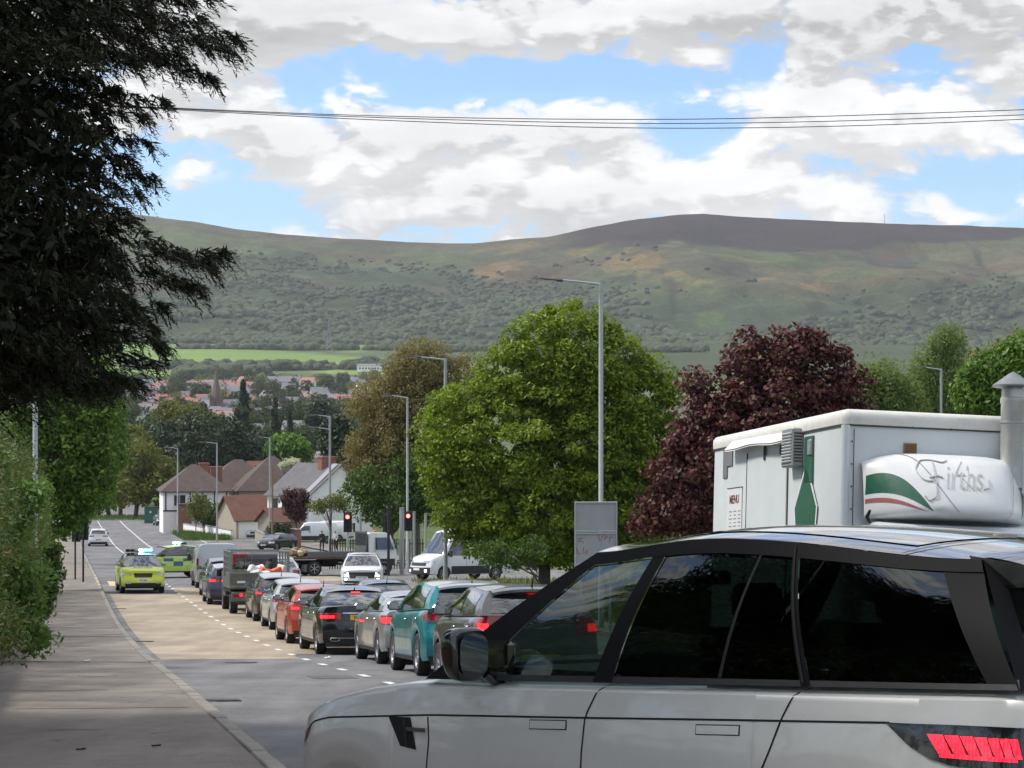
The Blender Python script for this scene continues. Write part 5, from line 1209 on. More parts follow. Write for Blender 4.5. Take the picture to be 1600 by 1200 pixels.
    for k in range(6): MB().box((.42, .026, 2.74 + k * .02), (.115, .012, .007)).build('slat', mat('vent_slat_brown', (.12, .08, .04), .7), fv)  # slats in a darker brown than the vent plate
    FX0, FX1 = .93, -.72
    prof = [(.02, 2.75), (.16, 2.75), (.34, 2.68), (.50, 2.52), (.62, 2.34), (.69, 2.20), (.66, 2.13), (.45, 2.095), (.10, 2.09)]
    pts_i = np.linspace(0, len(prof) - 1, 33); ypr = np.interp(pts_i, range(len(prof)), [q[0] for q in prof]); zpr = np.interp(pts_i, range(len(prof)), [q[1] for q in prof])
    ypr = _smooth(ypr, 3); zpr = _smooth(zpr, 3)
    def fair(u, j, off=0.0):
        xx = FX0 + (FX1 - FX0) * u; e = abs(2 * u - 1); k = 1 - e ** 3.2 * .80; k2 = 1 - .16 * e ** 4
        # two shallow flats meet in a crease towards each side
        cr = .085 * sm01((.80 - .50 * (j / 32) - abs(2 * (u - .06) - 1 + .0)) / .07) * (1 - sm01((j - 25) / 6)) * sm01(j / 5)
        y = ypr[j] * k + cr * .6 + off; z = 2.09 + (zpr[j] - 2.09) * k2 + off * .7
        if u < .5: z -= .10 * (1 - j / 32) * e ** 3 * 0; 
        return Vector((xx, y, z))
    us = list(.5 - .5 * np.cos(np.linspace(0, math.pi, 41)))
    fr = MB().grid(lambda u, j: fair(u, j), us, list(range(33))).build('cab_fairing', mat('fairing_white', (.70, .71, .70), .38, 0, var=.04, vscale=2, dirt=.05, coat=.3), root, 70)
    def fpatch(name, mt, curve_lo, curve_hi, off, n=14):
        MB().grid(lambda i, k: fair(curve_lo(i / (n - 1)) [0] * (1 - k) + curve_hi(i / (n - 1))[0] * k, int(round(curve_lo(i / (n - 1))[1] * (1 - k) + curve_hi(i / (n - 1))[1] * k)), off), list(range(n)), list(np.linspace(0, 1, 5))).build(name, mt, fr, 70)
    def fp(u, j, off):      # continuous j
        j0 = int(min(31, max(0, math.floor(j)))); k = j - j0; return fair(u, j0, off) * (1 - k) + fair(u, min(32, j0 + 1), off) * k
    def stripe(name, mt, a, b, c_, d, off):
        # between two curves from the left edge (u0,j0) sweeping to a point
        def cu(P0, P1, P2, t): return ((1 - t) ** 2 * P0[0] + 2 * t * (1 - t) * P1[0] + t * t * P2[0], (1 - t) ** 2 * P0[1] + 2 * t * (1 - t) * P1[1] + t * t * P2[1])
        m = MB().grid(lambda t, k: (lambda A, B: fp(A[0] * (1 - k) + B[0] * k, A[1] * (1 - k) + B[1] * k, off))(cu(*a, t), cu(*b, t)), list(np.linspace(0, 1, 25)), [0, .25, .5, .75, 1]); m.build(name, mt, fr, 70)
    stripe('green_stripe', M_GRN, ((.012, 10.5), (.20, 9.5), (.31, 22)), ((.004, 15.5), (.16, 14.5), (.31, 22)), 0, 0, .004)
    stripe('red_stripe', mat('faded_red', (.34, .10, .09), .5), ((.004, 16.8), (.14, 16), (.285, 22.5)), ((.003, 18.2), (.13, 17.5), (.285, 22.5)), 0, 0, .004)
    stripe('green_stripe', M_GRN, ((.995, 10.5), (.96, 13), (.93, 24)), ((.999, 16), (.98, 19), (.93, 24)), 0, 0, .004)
    MB().tube([fp(.20 + .25 * k, 3 + 19 * k, .003) for k in np.linspace(0, 1, 20)], .0035, 5).build('fairing_crease', M_GREYP, fr, 60)
    MB().tube([fp(.93 - .14 * k, 5 + 19 * k, .002) for k in np.linspace(0, 1, 20)], .002, 5).build('fairing_crease', M_GREYP, fr, 60)
    tmat = mat('worn_lettering', (.47, .47, .455), .7, var=.3, vscale=30)
    me = text_mesh('irths', .225, tmat, .0, -.002, .5, .95)
    def sc_(P, n=26):
        xs = np.linspace(0, len(P) - 1, n); a = _smooth(np.interp(xs, range(len(P)), [q[0] for q in P]), 3); b = _smooth(np.interp(xs, range(len(P)), [q[1] for q in P]), 3); return [(u_, v_, 0) for u_, v_ in zip(a, b)]
    sw = MB().tube(sc_([(-.24, -.02), (-.33, -.02), (-.38, .05), (-.33, .12), (-.22, .13), (-.10, .10), (-.04, .13)]), .005, 5).tube([(-.28, 0, 0), (-.20, .012, 0), (-.15, .0, 0)], .005, 5).tube(sc_([(-.20, .12), (-.22, 0), (-.25, -.12), (-.31, -.15), (-.34, -.11)]), .0055, 5).tube([(.10, .12, 0), (.0, .04, 0), (.14, -.07, 0)], .004, 5).tube([(.24, -.06, 0), (.30, -.05, 0), (.32, .0, 0)], .005, 5).mesh('swash', tmat, None)
    # wrap the lettering onto the fairing
    for mm_ in (me, sw):
        for v in mm_.vertices:
            zz = v.co.z; u = (.475 if mm_ is sw else .50) + v.co.x / 1.65; j = 12.5 - v.co.y / .0265
            v.co = fp(u, min(31, max(1, j)), .006 + zz)
    link('lettering_swash', sw, fr)
    me.flip_normals(); link('raised_lettering', me, fr)
    # cab below
    cb = MB(); prof2 = [(0.0, .5), (1.75, .5), (1.80, .9), (1.55, 1.15), (1.15, 1.30), (.72, 1.95), (.55, 2.04), (0, 2.09)]; n = len(prof2)
    cb.add([(-.95 + (.08 if b > 1.5 else 0), a, b) for a, b in prof2] + [(.95 - (.08 if b > 1.5 else 0), a, b) for a, b in prof2], [tuple(range(n))[::-1], tuple(range(n, 2 * n))] + [(i, (i + 1) % n, n + (i + 1) % n, n + i) for i in range(n)])
    cab = cb.build('cab', M_BOX, root, None); b = cab.modifiers.new('edge', 'BEVEL'); b.width = .05; b.segments = 3
    MB().add([(-.80, 1.16, 1.34), (.80, 1.16, 1.34), (.76, .76, 1.93), (-.76, .76, 1.93)], [(0, 1, 2, 3)]).build('windscreen', M_GLASS, root)
    for v in root.children[-1].data.vertices: v.co.y += .02; v.co.z += .02
    MB().tube([(.97, .42, 2.05), (1.03, .50, 2.10), (1.02, .55, 2.16)], [.012, .02, .014], 8).build('marker_lamp', M_TRIM, root)
    for sx in (-1, 1):
        MB().add([(sx * .915, .25, 1.32), (sx * .925, 1.0, 1.32), (sx * .905, .62, 1.88), (sx * .905, .25, 1.88)], [(0, 1, 2, 3) if sx < 0 else (3, 2, 1, 0)]).build('side_window', M_GLASS, root)
        MB().box((sx * 1.12, .95, 1.45), (.18, .10, .30), b=.03).build('door_mirror', M_BLACK, root)
        MB().box((sx * .70, 1.79, .85), (.30, .05, .16), b=.02).build('headlight', M_LAMP, root)
    # flue with conical cap and elbow
    FXc, FYc = -.58, .16
    fl = MB().lathe([(.115, 2.45), (.115, 3.28), (.123, 3.29), (.123, 3.33), (.112, 3.34), (.112, 3.42)], (FXc, FYc, -.0), n=24).build('flue', mat('flue_metal', (.50, .50, .48), .45, .5, var=.15, dirt=.2), root, 40)
    MB().lathe([(0, 3.60), (.045, 3.575), (.20, 3.46), (.20, 3.445), (.10, 3.45)], (FXc, FYc, 0), n=24).build('flue_cap', mat('cap_metal', (.22, .23, .24), .5, .5, var=.2), fl, 30)
    MB().lathe([(.095, 3.40), (.095, 3.46)], (FXc, FYc, 0), n=16).build('flue_neck', M_GREYP, fl, 40)
    MB().box((FXc - .20, FYc, 2.62), (.26, .24, .50), b=.03).build('flue_box', M_BOX, fl)
    MB().lathe([(.118, 0), (.123, .004), (.123, .02), (.118, .024)], (FXc, FYc, 3.08), n=24).build('flue_clamp', M_GREYP, fl, 40)
    add_wheels(root, .34, .26, 1.75, (1.0, -2.9), 6)
build_food_truck()
# ---------------------------------------------------------------- street furniture
M_GALVP = mat('galvanised_pole', (.36, .385, .39), .55, .25, var=.12, vscale=5); M_LAMPHEAD = mat('lantern_grey', (.08, .085, .09), .5, .3); M_CONC = mat('concrete_pole', (.30, .31, .30), .8, var=.1)
M_SIGB = mat('signal_black', (.012, .012, .013), .6, var=.1)
def street_lamp(px, Y, h, label, arm=1.6, twin=None, r0=.11, armdir=(-1, 0), rise=.12):
    p = G(px, Y); root = empty('street_lamp', p, label=label, cat='street lamp', group='tall galvanised street lamps along the road')
    MB().tube([(0, 0, -.1), (0, 0, 1.6), (0, 0, 1.62), (0, 0, h)], [r0, r0, r0 * .82, r0 * .72], 12).build('pole', M_GALVP, root, 40)
    MB().box((.0, -r0 - .004, .9), (.10, .012, .5), b=.004).build('access_door', M_GALVP, root)
    arms = [(h - .06, armdir)] + ([twin] if twin else [])
    for (z, d) in arms:
        d = Vector((d[0], d[1], 0)).normalized(); a = Vector((0, 0, z)); b = a + d * arm * .6 + Vector((0, 0, rise * .7)); e = a + d * arm + Vector((0, 0, rise))
        MB().tube([a, b, e], [.035, .03, .028], 6).build('arm', M_GALVP, root, 40)
        yaw = math.atan2(-d.x, d.y); R = Matrix.Rotation(yaw, 3, 'Z') @ Matrix.Rotation(rad(5), 3, 'X')
        MB().box(e + d * .28 + Vector((0, 0, .02)), (.22, .68, .05), R=R, b=.02).box(e + d * .05, (.12, .22, .09), R=R, b=.02).build('lantern', M_LAMPHEAD, root)
        MB().box(e + d * .34 + Vector((0, 0, -.012)), (.17, .45, .02), R=R, b=.005).build('lens', M_LAMP, root)
    return root
for (px, Y, top, lab, kw) in ((939, 65, 441, 'tallest street lamp, in front of the leafy tree and the grey sign back', dict(arm=1.15, r0=.088)),
        (696, 98, 560, 'street lamp at the left edge of the leafy tree, standing by the high-roof van', dict(arm=1.1, r0=.10)), (636.5, 130, 620, 'street lamp in front of the brown budding tree', dict(arm=.9, r0=.085)),
        (515.5, 160, 650, 'street lamp with two arms by the white gable', dict(arm=.9, r0=.11, twin=(9.2, (-1, .1)))), (421.5, 212, 684, 'street lamp before the house with bay windows', dict(arm=.6, r0=.10)),
        (339, 230, 692, 'street lamp by the low white garden wall', dict(arm=1.1, r0=.10)), (277.5, 253, 700, 'far street lamp beside the parked red car', dict(arm=1.0, r0=.09)), (1470.5, 112, 576, 'street lamp standing before the birch behind the food truck', dict(arm=.8, r0=.08))):
    h = (640 - top) * Y / F - gz(Y); street_lamp(px, Y, h, lab, **kw)
street_lamp(55, 65, 10.3, 'street lamp rising out of the hedge under the dark conifer', arm=1.2, r0=.09, armdir=(1, .1))
p = G(404, 190); 
o = MB().tube([(0, 0, -.1), (0, 0, 7.2)], [.11, .08], 8).build('timber_pole', M_WOOD, None); o.location = G(425.5, 205); tag(o, 'slim timber pole beside the street lamp before the bay-windowed house', 'pole')
def signal(px, Y, h, label, lit=None, yaw=0.0, back=False, head_w=.30, pole=True, r=.055, heads=1):
    p = G(px, Y, .0); root = empty('traffic_light', p, yaw, label=label, cat='traffic light', group='traffic lights at the junction')
    MB().tube([(0, 0, -.05), (0, 0, h)], r, 10).build('pole', M_SIGB if back else M_GALVP, root, 40)
    f = -1
    hd = MB().box((0, f * .10, h - .42), (head_w + .16, .02, 1.10), b=.008).box((0, f * .17, h - .42), (head_w, .16, .95), b=.02).build('signal_head', M_SIGB, root)
    for k, nm in enumerate(('red', 'amber', 'green')):
        z = h - .12 - k * .30; mt = M_REDHOT if (lit == nm) else M_SIGB
        MB().lathe([(0, 0), (.105, .0), (.11, .02)], (0, f * .26, z), axis='Y', n=16).build('lamp', mt, hd)
        MB().grid(lambda a, b: Vector((.12 * math.cos(a), f * (.25 + .16 * b * (1 if math.sin(a) > -.3 else .3)), z + .12 * math.sin(a))), list(np.linspace(-.6, 3.74, 11)), [0, 1]).build('visor', M_SIGB, hd)
    return root
signal(543.5, 126, 3.25, 'traffic light showing red above the flatbed lorry', 'red')
signal(638, 128, 3.3, 'traffic light showing red in front of the brown tree, right of the lorry', 'red')
signal(605, 124, 3.2, 'unlit black traffic light on a striped post between the lorry cab and the high-roof van', None, back=False, r=.06)
signal(130, 108, 3.05, 'black traffic light on the pavement facing away beside the hedge', None, yaw=2.9, back=True, r=.05)
signal(117.5, 112, 2.9, 'second black traffic light standing just behind the first on the pavement', None, yaw=2.9, back=True, r=.045)
# plain posts at the junction corner
for (px, Y, h, lab) in ((563, 131, 3.3, 'slim grey post behind the lorry headboard'), (628, 124, 3.6, 'stout grey post left of the right-hand red light'), (647, 131, 3.4, 'grey post right of the right-hand red light'), (665, 134, 3.3, 'grey post standing nearest the leafy tree'), (607, 121, 3.8, 'dark striped post before the lorry cab')):
    r_ = .13 if px == 628 else .075; o = MB().tube([(0, 0, -.05), (0, 0, h)], r_, 8).box((0, 0, h + .01), (r_ * 2.1, r_ * 2.1, .03)).build('post', M_CONC if px != 607 else M_SIGB, None); o.location = G(px, Y); tag(o, lab, 'post', 'plain posts at the junction')
# palisade fence behind the crossing
fe = empty('palisade_fence', G(590, 136), label='dark palisade fence on the far side of the junction', cat='fence')
MB().box((0, 0, .5), (5.8, .04, .05)).box((0, 0, 1.5), (5.8, .04, .05)).build('rail', M_TRIM, fe)
pal = MB().box((0, 0, .9), (.06, .03, 1.8), b=.005).mesh('paling', M_TRIM)
for k in range(38): link('paling', pal, fe, (-2.85 + k * .154, -.03, 0))
# back of the big road sign
def sign_back():
    Y = 62.0; p = G(931, Y); root = empty('road_sign', p, rad(4), label='grey metal back of a large road sign with red scrawls, behind the tallest street lamp', cat='road sign')
    zt = (640 - 784) * Y / F - p.z; M_SB = mat('sign_back_metal', (.33, .34, .35), .6, .3, var=.12, vscale=3, dirt=.15)
    for k, (a, b) in enumerate(((zt - .82, zt), (zt - 1.75, zt - .835))): MB().box((0, 0, (a + b) / 2), (1.14, .02, b - a), b=.006).build('panel', M_SB, root)
    for z in (zt - .02, zt - .80, zt - .86, zt - 1.7): MB().box((0, -.03, z), (1.16, .04, .05), b=.008).build('stiffener', M_GALVP, root)
    for sx in (-1, 1): MB().box((sx * .565, -.03, zt - .87), (.035, .045, 1.74), b=.006).build('edge_trim', M_GALVP, root); MB().tube([(sx * .4, .05, -.1), (sx * .4, .05, zt - .1)], .04, 8).build('post', M_GALVP, root)
    mr = mat('red_spray', (.33, .05, .06), .7, var=.3, vscale=20); m = MB()
    for pts in ([(.18, -.92), (.24, -1.08), (.33, -.90)], [(.36, -1.06), (.38, -.92), (.45, -.95), (.38, -1.0)], [(.50, -1.1), (.51, -.95), (.58, -.97)], [(-.50, -1.0), (-.36, -.98), (-.48, -1.06), (-.34, -1.1)], [(-.52, -1.25), (-.50, -1.4), (-.40, -1.4)], [(-.34, -1.24), (-.33, -1.42), (-.24, -1.3), (-.25, -1.44)]):
        m.tube([(a - .12 if a > 0 else a, -.014, zt + b) for a, b in pts], .009, 4)
    m.build('red_scrawl', mr, root)
sign_back()
# overhead cables
M_WIRE = mat('cable_black', (.012, .012, .014), .6, var=0)
for k, pts in enumerate((((-700, 128), (235, 167), (500, 179), (800, 186), (1100, 187), (1350, 180), (1700, 168), (2400, 130)), ((-700, 128), (235, 168), (500, 181), (800, 190), (1050, 194), (1300, 190), (1700, 176), (2400, 136)), ((-700, 129), (235, 169), (500, 184), (800, 196), (1000, 201), (1200, 200), (1400, 195), (1700, 182), (2400, 140)))):
    xs = np.linspace(-700, 2400, 120); ysx = np.interp(xs, [a[0] for a in pts], [a[1] for a in pts]); ysx = _smooth(ysx, 9)
    o = MB().tube([W(a, b, 60 + k * .4) for a, b in zip(xs, ysx)], .011, 5).build('overhead_cable', M_WIRE, None, 60)
    tag(o, ('topmost of the three overhead cables', 'middle one of the three overhead cables', 'lowest, most sagging of the three overhead cables')[k], 'cable', 'overhead cables across the sky')
# green roadside cabinet beyond the junction
gc = empty('roadside_cabinet', G(236, 312), label='green metal cabinet on the far verge beside the olive tree', cat='cabinet'); MB().box((0, 0, 1.1), (1.7, 1.0, 2.2), b=.03).build('cabinet_body', mat('cabinet_green', (.03, .11, .075), .6, var=.15), gc); MB().box((0, 0, 2.24), (1.8, 1.1, .08), b=.01).build('cabinet_lid', M_TRIM, gc); MB().lathe([(0, 0), (.14, 0)], (0, -.505, 1.55), axis='Y').build('round_sign', M_PW, gc)
# pylons and hill mast
def pylon(px, Y, h, label, top_py=None, name='pylon', w=.16):
    base = W(px, top_py, Y) - Vector((0, 0, h)); root = empty(name, base, rad(20), label=label, cat=name); m = MB(); mt = mat('pylon_steel', (.20, .21, .23), .6, .3); B = h * w / 2
    lv = np.linspace(0, 1, 9)
    f = lambda k: B * (1 - k) ** 1.3 + h * .012
    for sx, sy in ((1, 1), (1, -1), (-1, 1), (-1, -1)): m.tube([(sx * f(k), sy * f(k), h * k) for k in lv], h * .006, 4)
    for i in range(8):
        for sy in (1, -1):
            m.tube([(-f(lv[i]), sy * f(lv[i]), h * lv[i]), (f(lv[i + 1]), sy * f(lv[i + 1]), h * lv[i + 1])], h * .003, 3); m.tube([(f(lv[i]), sy * f(lv[i]), h * lv[i]), (-f(lv[i + 1]), sy * f(lv[i + 1]), h * lv[i + 1])], h * .003, 3)
    m.build('lattice', mt, root, None); a = MB()
    for k, l in ((.70, .13), (.83, .17), (.95, .11)): a.tube([(-h * l, 0, h * k), (0, 0, h * (k + .03)), (h * l, 0, h * k)], h * .005, 4)
    if name == 'pylon': a.build('cross_arms', mt, root, None)
pylon(514, 2700, 47, 'lattice pylon standing in the green fields below the hill', 500)
pylon(1447, 2700, 36, 'lattice pylon above the birch, faint against the wooded slope', 520)
pylon(1382, 4300, 17, 'lattice mast standing on the hill crest', 335, 'mast', .10)
pylon(1005, 2800, 34, 'small faint lattice pylon between the leafy tree and the copper maple', 512, 'pylon', .10)

# ---------------------------------------------------------------- people
def person(px, Y, label, cloth, h=1.74, yaw=0.0, arm=.25):
    s = h / 1.75
    J = [(0, 0, .95), (0, 0, 1.15), (0, -.01, 1.38), (0, -.01, 1.50), (0, -.03, 1.60), (0, -.03, 1.70),           # pelvis..head 0-5
         (.19, 0, 1.42), (.25, .03, 1.16), (.22, -.12, .95), (.21, -.16, .86), (-.19, 0, 1.42), (-.25, .03, 1.16), (-.18, -.20, 1.06), (-.12, -.28, 1.08),
         (.10, 0, .90), (.12, -.03, .50), (.12, .02, .09), (.12, -.12, .04), (-.10, 0, .90), (-.12, .02, .50), (-.13, .08, .09), (-.13, -.06, .04)]
    E = [(0, 1), (1, 2), (2, 3), (3, 4), (4, 5), (2, 6), (6, 7), (7, 8), (8, 9), (2, 10), (10, 11), (11, 12), (12, 13), (0, 14), (14, 15), (15, 16), (16, 17), (0, 18), (18, 19), (19, 20), (20, 21)]
    Rr = [.15, .145, .155, .06, .10, .085, .075, .055, .042, .04, .075, .055, .042, .04, .10, .072, .05, .045, .10, .072, .05, .045]
    me = bpy.data.meshes.new('body'); me.from_pydata([tuple(c * s for c in q) for q in J], E, [])
    o = link('person', me, None, G(px, Y, .02), (0, 0, yaw)); tag(o, label, 'person')
    md = o.modifiers.new('skin', 'SKIN'); sv = me.skin_vertices[0].data
    for i, r in enumerate(Rr): sv[i].radius = (r * s, r * s * (.8 if i < 3 else 1))
    sv[0].use_root = True; o.modifiers.new('sub', 'SUBSURF').levels = 2; o.modifiers['sub'].render_levels = 2
    dg = bpy.context.evaluated_depsgraph_get(); dg.update(); m2 = bpy.data.meshes.new_from_object(o.evaluated_get(dg)); o.modifiers.clear(); o.data = m2
    sk = mat('skin', (.42, .26, .19), .6); m2.materials.clear(); m2.materials.append(cloth); m2.materials.append(sk); m2.materials.append(mat('dark_trousers', (.02, .02, .025), .8))
    for f in m2.polygons:
        z = f.center.z / s; f.material_index = 1 if z > 1.49 or (z < 1.10 and f.center.y < -.22 and z > .8) else (2 if z < .93 and abs(f.center.x) < .2 else 0); f.use_smooth = True
    hm = MB().grid(lambda a, b: Vector((.098 * math.cos(a) * math.cos(b) * s, (-.02 + .105 * math.sin(a) * math.cos(b)) * s, (1.665 + .095 * math.sin(b)) * s)), list(np.linspace(-.3, math.pi + .3, 13)), list(np.linspace(-.6, 1.57, 8)))
    hm.build('hair', mat('dark_hair', (.02, .015, .012), .7), o, 60)
    return o
person(503, 190, 'person in dark clothing standing on the pavement behind the lorry bed', mat('dark_jacket', (.015, .02, .02), .8), yaw=.4)
person(524, 196, 'person in a pale top beside the lorry headboard', mat('pale_top', (.55, .50, .46), .8), h=1.66, yaw=-.5)
# ---------------------------------------------------------------- foliage
def unit(a): return a / np.maximum(1e-9, np.linalg.norm(a, axis=-1, keepdims=True))
def leaf_quads(c, n, s, asp=.5, d=None):
    """rhombus leaves: centres c, normals n, half-length s, optional long-axis direction d"""
    N = len(c)
    if d is None: d = rng.normal(size=(N, 3))
    u = unit(d - n * (d * n).sum(1, keepdims=True)); w = np.cross(n, u); s = np.asarray(s).reshape(-1, 1)
    V = np.stack([c + u * s, c + w * s * asp + u * s * .12, c - u * s, c - w * s * asp + u * s * .12], 1).reshape(-1, 3)
    return V
def leaf_obj(name, V, r1, r2, mt, parent):
    n = len(V) // 4; Fc = np.arange(n * 4).reshape(-1, 4)
    me = np_mesh(name, V, Fc, mt, {'rnd': ('FLOAT', np.repeat(r1, 4)), 'rnd2': ('FLOAT', np.repeat(r2, 4))})
    return link(name, me, parent)
def crown_arrays(blobs, clumps, per, crad, leaf, flat=.75, up=.35, shell=.62, asp=.5, droop=0.0):
    vol = np.array([b[1][0] * b[1][1] * b[1][2] for b in blobs]) ** (2 / 3.); vol /= vol.sum(); C = []
    for (c, r), v in zip(blobs, vol):
        k = max(4, int(clumps * v)); dr = unit(rng.normal(size=(k, 3))); rr = rng.uniform(shell ** 3, 1.0, (k, 1)) ** (1 / 3.)
        C.append(np.array(c) + dr * rr * np.array(r))
    C = np.concatenate(C); K = len(C); cr = crad * rng.uniform(.6, 1.35, K); ct = rng.uniform(0, 1, K)
    idx = np.repeat(np.arange(K), per); N = len(idx); ctr = np.mean(C, 0)
    dr = unit(rng.normal(size=(N, 3))); rr = rng.uniform(.25, 1, (N, 1)) ** .5
    off = dr * rr * cr[idx, None] * np.array([1, 1, flat]); P = C[idx] + off; P[:, 2] -= droop * (off[:, 0] ** 2 + off[:, 1] ** 2) / crad
    out = unit(P - ctr); n = unit(rng.normal(size=(N, 3)) * .8 + out * .5 + np.array([0, 0, up]) + dr * .5)
    s = leaf * rng.uniform(.35, 1.0, N) ** .8 * 1.35; V = leaf_quads(P, n, s, asp)
    r1 = np.clip(ct[idx] * .6 + rng.uniform(0, .4, N), 0, 1); return V, r1, rng.uniform(0, 1, N), C
M_BARK = mat('bark', (.07, .055, .04), .9, var=.4, vscale=10, bump=.5, bscale=20); M_BARKG = mat('grey_bark', (.14, .125, .11), .9, var=.4, vscale=8)
def px_blobs(bl, Y, depth=.9):
    k = Y / F; return [(tuple(W(b[0], b[1], Y + (b[4] if len(b) > 4 else 0))), (b[2] * k, (b[2] + b[3]) / 2 * k * depth, b[3] * k)) for b in bl]
def tree(name, label, base, blobs, mt, clumps, per, crad, leaf, bark=None, cat='tree', group=None, tr=.22, limbs=True, sub=0, **kw):
    base = Vector(base); root = empty(name, base, label=label, cat=cat, group=group); B = np.array(base)
    V, r1, r2, C = crown_arrays(blobs, clumps, per, crad, leaf, **kw); leaf_obj('crown', V - B, r1, r2, mt, root)
    m = MB(); cc = Vector(np.mean([b[0] for b in blobs], 0)) - base; top = max(b[0][2] + b[1][2] * .6 for b in blobs) - base.z
    bend = Vector((cc.x * .5, cc.y * .5, 0))
    m.tube([(0, 0, -.2), (0, 0, .3), bend * .3 + Vector((0, 0, top * .3)), bend + Vector((0, 0, top * .6)), bend * 1.4 + Vector((0, 0, top * .9))], [tr * 1.35, tr, tr * .85, tr * .55, tr * .15], 8)
    tk = m.build('trunk', bark or M_BARK, root, 60)
    if limbs:
        for i in rng.choice(len(C), min(len(C), 12 + sub), replace=False):
            e = Vector(C[i]) - base; z0 = max(top * .22, min(e.z * .6, top * .7)); s = bend * (z0 / top) + Vector((0, 0, z0)); mid = s.lerp(e, .5) + Vector((0, 0, .08 * (e - s).length))
            MB().tube([s, mid, e], [tr * .42, tr * .22, tr * .06], 5).build('limb', bark or M_BARK, root, 60) if i % 1 == 0 else None
    return root
L_HORN = leaf_mat('hornbeam_leaf', (.085, .135, .010), (.195, .27, .018), (.30, .36, .04)); L_COPPER = leaf_mat('copper_leaf', (.052, .013, .019), (.135, .034, .042), (.15, .11, .05), transl=.2)
L_BUD = leaf_mat('budding_leaf', (.15, .125, .05), (.25, .195, .08), (.20, .21, .07)); L_GREEN = leaf_mat('mid_green_leaf', (.04, .08, .018), (.095, .16, .03)); L_SYC = leaf_mat('sycamore_leaf', (.045, .10, .014), (.12, .22, .028), (.20, .32, .05))
L_HEDGE = leaf_mat('hedge_leaf', (.038, .068, .014), (.095, .14, .028), (.15, .12, .035), transl=.2); L_BUSH = leaf_mat('bush_leaf', (.07, .14, .03), (.17, .28, .07)); L_DARK = leaf_mat('evergreen_leaf', (.02, .036, .016), (.045, .07, .028), transl=.1)
L_OLIVE = leaf_mat('olive_leaf', (.075, .095, .02), (.15, .175, .03), (.22, .19, .04)); L_CON = leaf_mat('conifer_spray', (.014, .018, .009), (.036, .040, .017), (.07, .055, .025), transl=.12); L_WILLOW = leaf_mat('willow_leaf', (.09, .14, .035), (.19, .26, .07)); L_PLUM = leaf_mat('plum_leaf', (.04, .015, .02), (.10, .04, .045))
L_BLOSS = leaf_mat('blossom', (.45, .45, .38), (.65, .65, .58)); L_FAR = leaf_mat('distant_leaf', (.028, .048, .018), (.065, .095, .032)); L_FARY = leaf_mat('distant_light_leaf', (.07, .10, .02), (.14, .18, .04)); L_FARP = leaf_mat('distant_bare_twigs', (.05, .04, .045), (.085, .07, .07))

tree('hornbeam_tree', 'broad bright green tree with a domed crown behind the queue of cars', G(850, 96), px_blobs([(880, 560, 92, 88), (930, 590, 90, 90), (765, 672, 100, 90), (700, 690, 48, 70), (960, 660, 100, 100), (1005, 615, 52, 62), (860, 690, 150, 110), (850, 780, 160, 82), (960, 770, 85, 80), (735, 760, 62, 80), (780, 820, 75, 36), (900, 840, 110, 44), (820, 850, 100, 30), (1000, 800, 50, 60), (1010, 720, 55, 90), (820, 610, 75, 85), (905, 515, 45, 48)], 96, .8),
     L_HORN, 1500, 115, .60, .095, tr=.26, flat=.6, up=.6, shell=.86, sub=0, droop=.25)
tree('copper_maple', 'dark red copper maple rising above the food truck', G(1190, 66), px_blobs([(1180, 590, 62, 55), (1245, 560, 42, 50), (1215, 650, 120, 80), (1300, 610, 55, 40), (1110, 650, 42, 55), (1100, 740, 78, 72), (1030, 806, 42, 30), (1295, 665, 68, 50), (1160, 700, 110, 80), (1110, 800, 90, 50), (1165, 545, 22, 28), (1320, 560, 22, 18), (1090, 590, 18, 14), (1270, 545, 20, 26)], 66, .8),
     L_COPPER, 560, 105, .46, .07, tr=.2, shell=.6, flat=.7, sub=8, asp=.75)
tree('budding_tree', 'brownish budding tree with bare twigs left of the bright green one', G(650, 150), px_blobs([(655, 600, 62, 62), (612, 665, 62, 70), (705, 620, 55, 60), (580, 725, 42, 60), (668, 690, 95, 95), (735, 590, 40, 40), (660, 580, 50, 50), (600, 640, 60, 60), (630, 740, 90, 60)], 150, .8), L_BUD, 640, 130, .85, .095, tr=.3, shell=.35, sub=24, bark=M_BARKG)
tree('low_green_tree', 'dark green low tree behind the red traffic lights', G(610, 146), px_blobs([(612, 785, 62, 36), (575, 765, 34, 34), (655, 775, 40, 45), (645, 740, 45, 30)], 146, .7), L_GREEN, 200, 60, .7, .12, tr=.16)
tree('sapling', 'thin sapling and undergrowth beneath the edge of the bright green tree', G(852, 86), px_blobs([(830, 858, 26, 20), (765, 862, 28, 18), (800, 875, 30, 10)], 86, .7), L_GREEN, 50, 34, .35, .075, tr=.05, cat='sapling')
tree('broadleaf_tree', 'fresh green sycamore overhanging the left pavement beyond the hedge', rp(100, -4.2), px_blobs([(132, 640, 50, 85), (96, 705, 62, 80), (150, 600, 32, 42), (95, 600, 62, 62), (140, 735, 40, 65), (55, 640, 55, 80), (112, 780, 48, 36), (85, 800, 40, 40), (60, 760, 40, 50)], 98, .8), L_SYC, 480, 90, .62, .11, tr=.25, flat=.65, up=.5, shell=.6)
tree('broadleaf_tree', 'green tree further down the left pavement, its lower crown over the signals', rp(150, -4.0), px_blobs([(160, 690, 32, 60), (140, 740, 36, 50), (125, 770, 35, 36), (165, 640, 20, 40)], 148, .8), L_SYC, 180, 60, .8, .17, tr=.25, flat=.65)
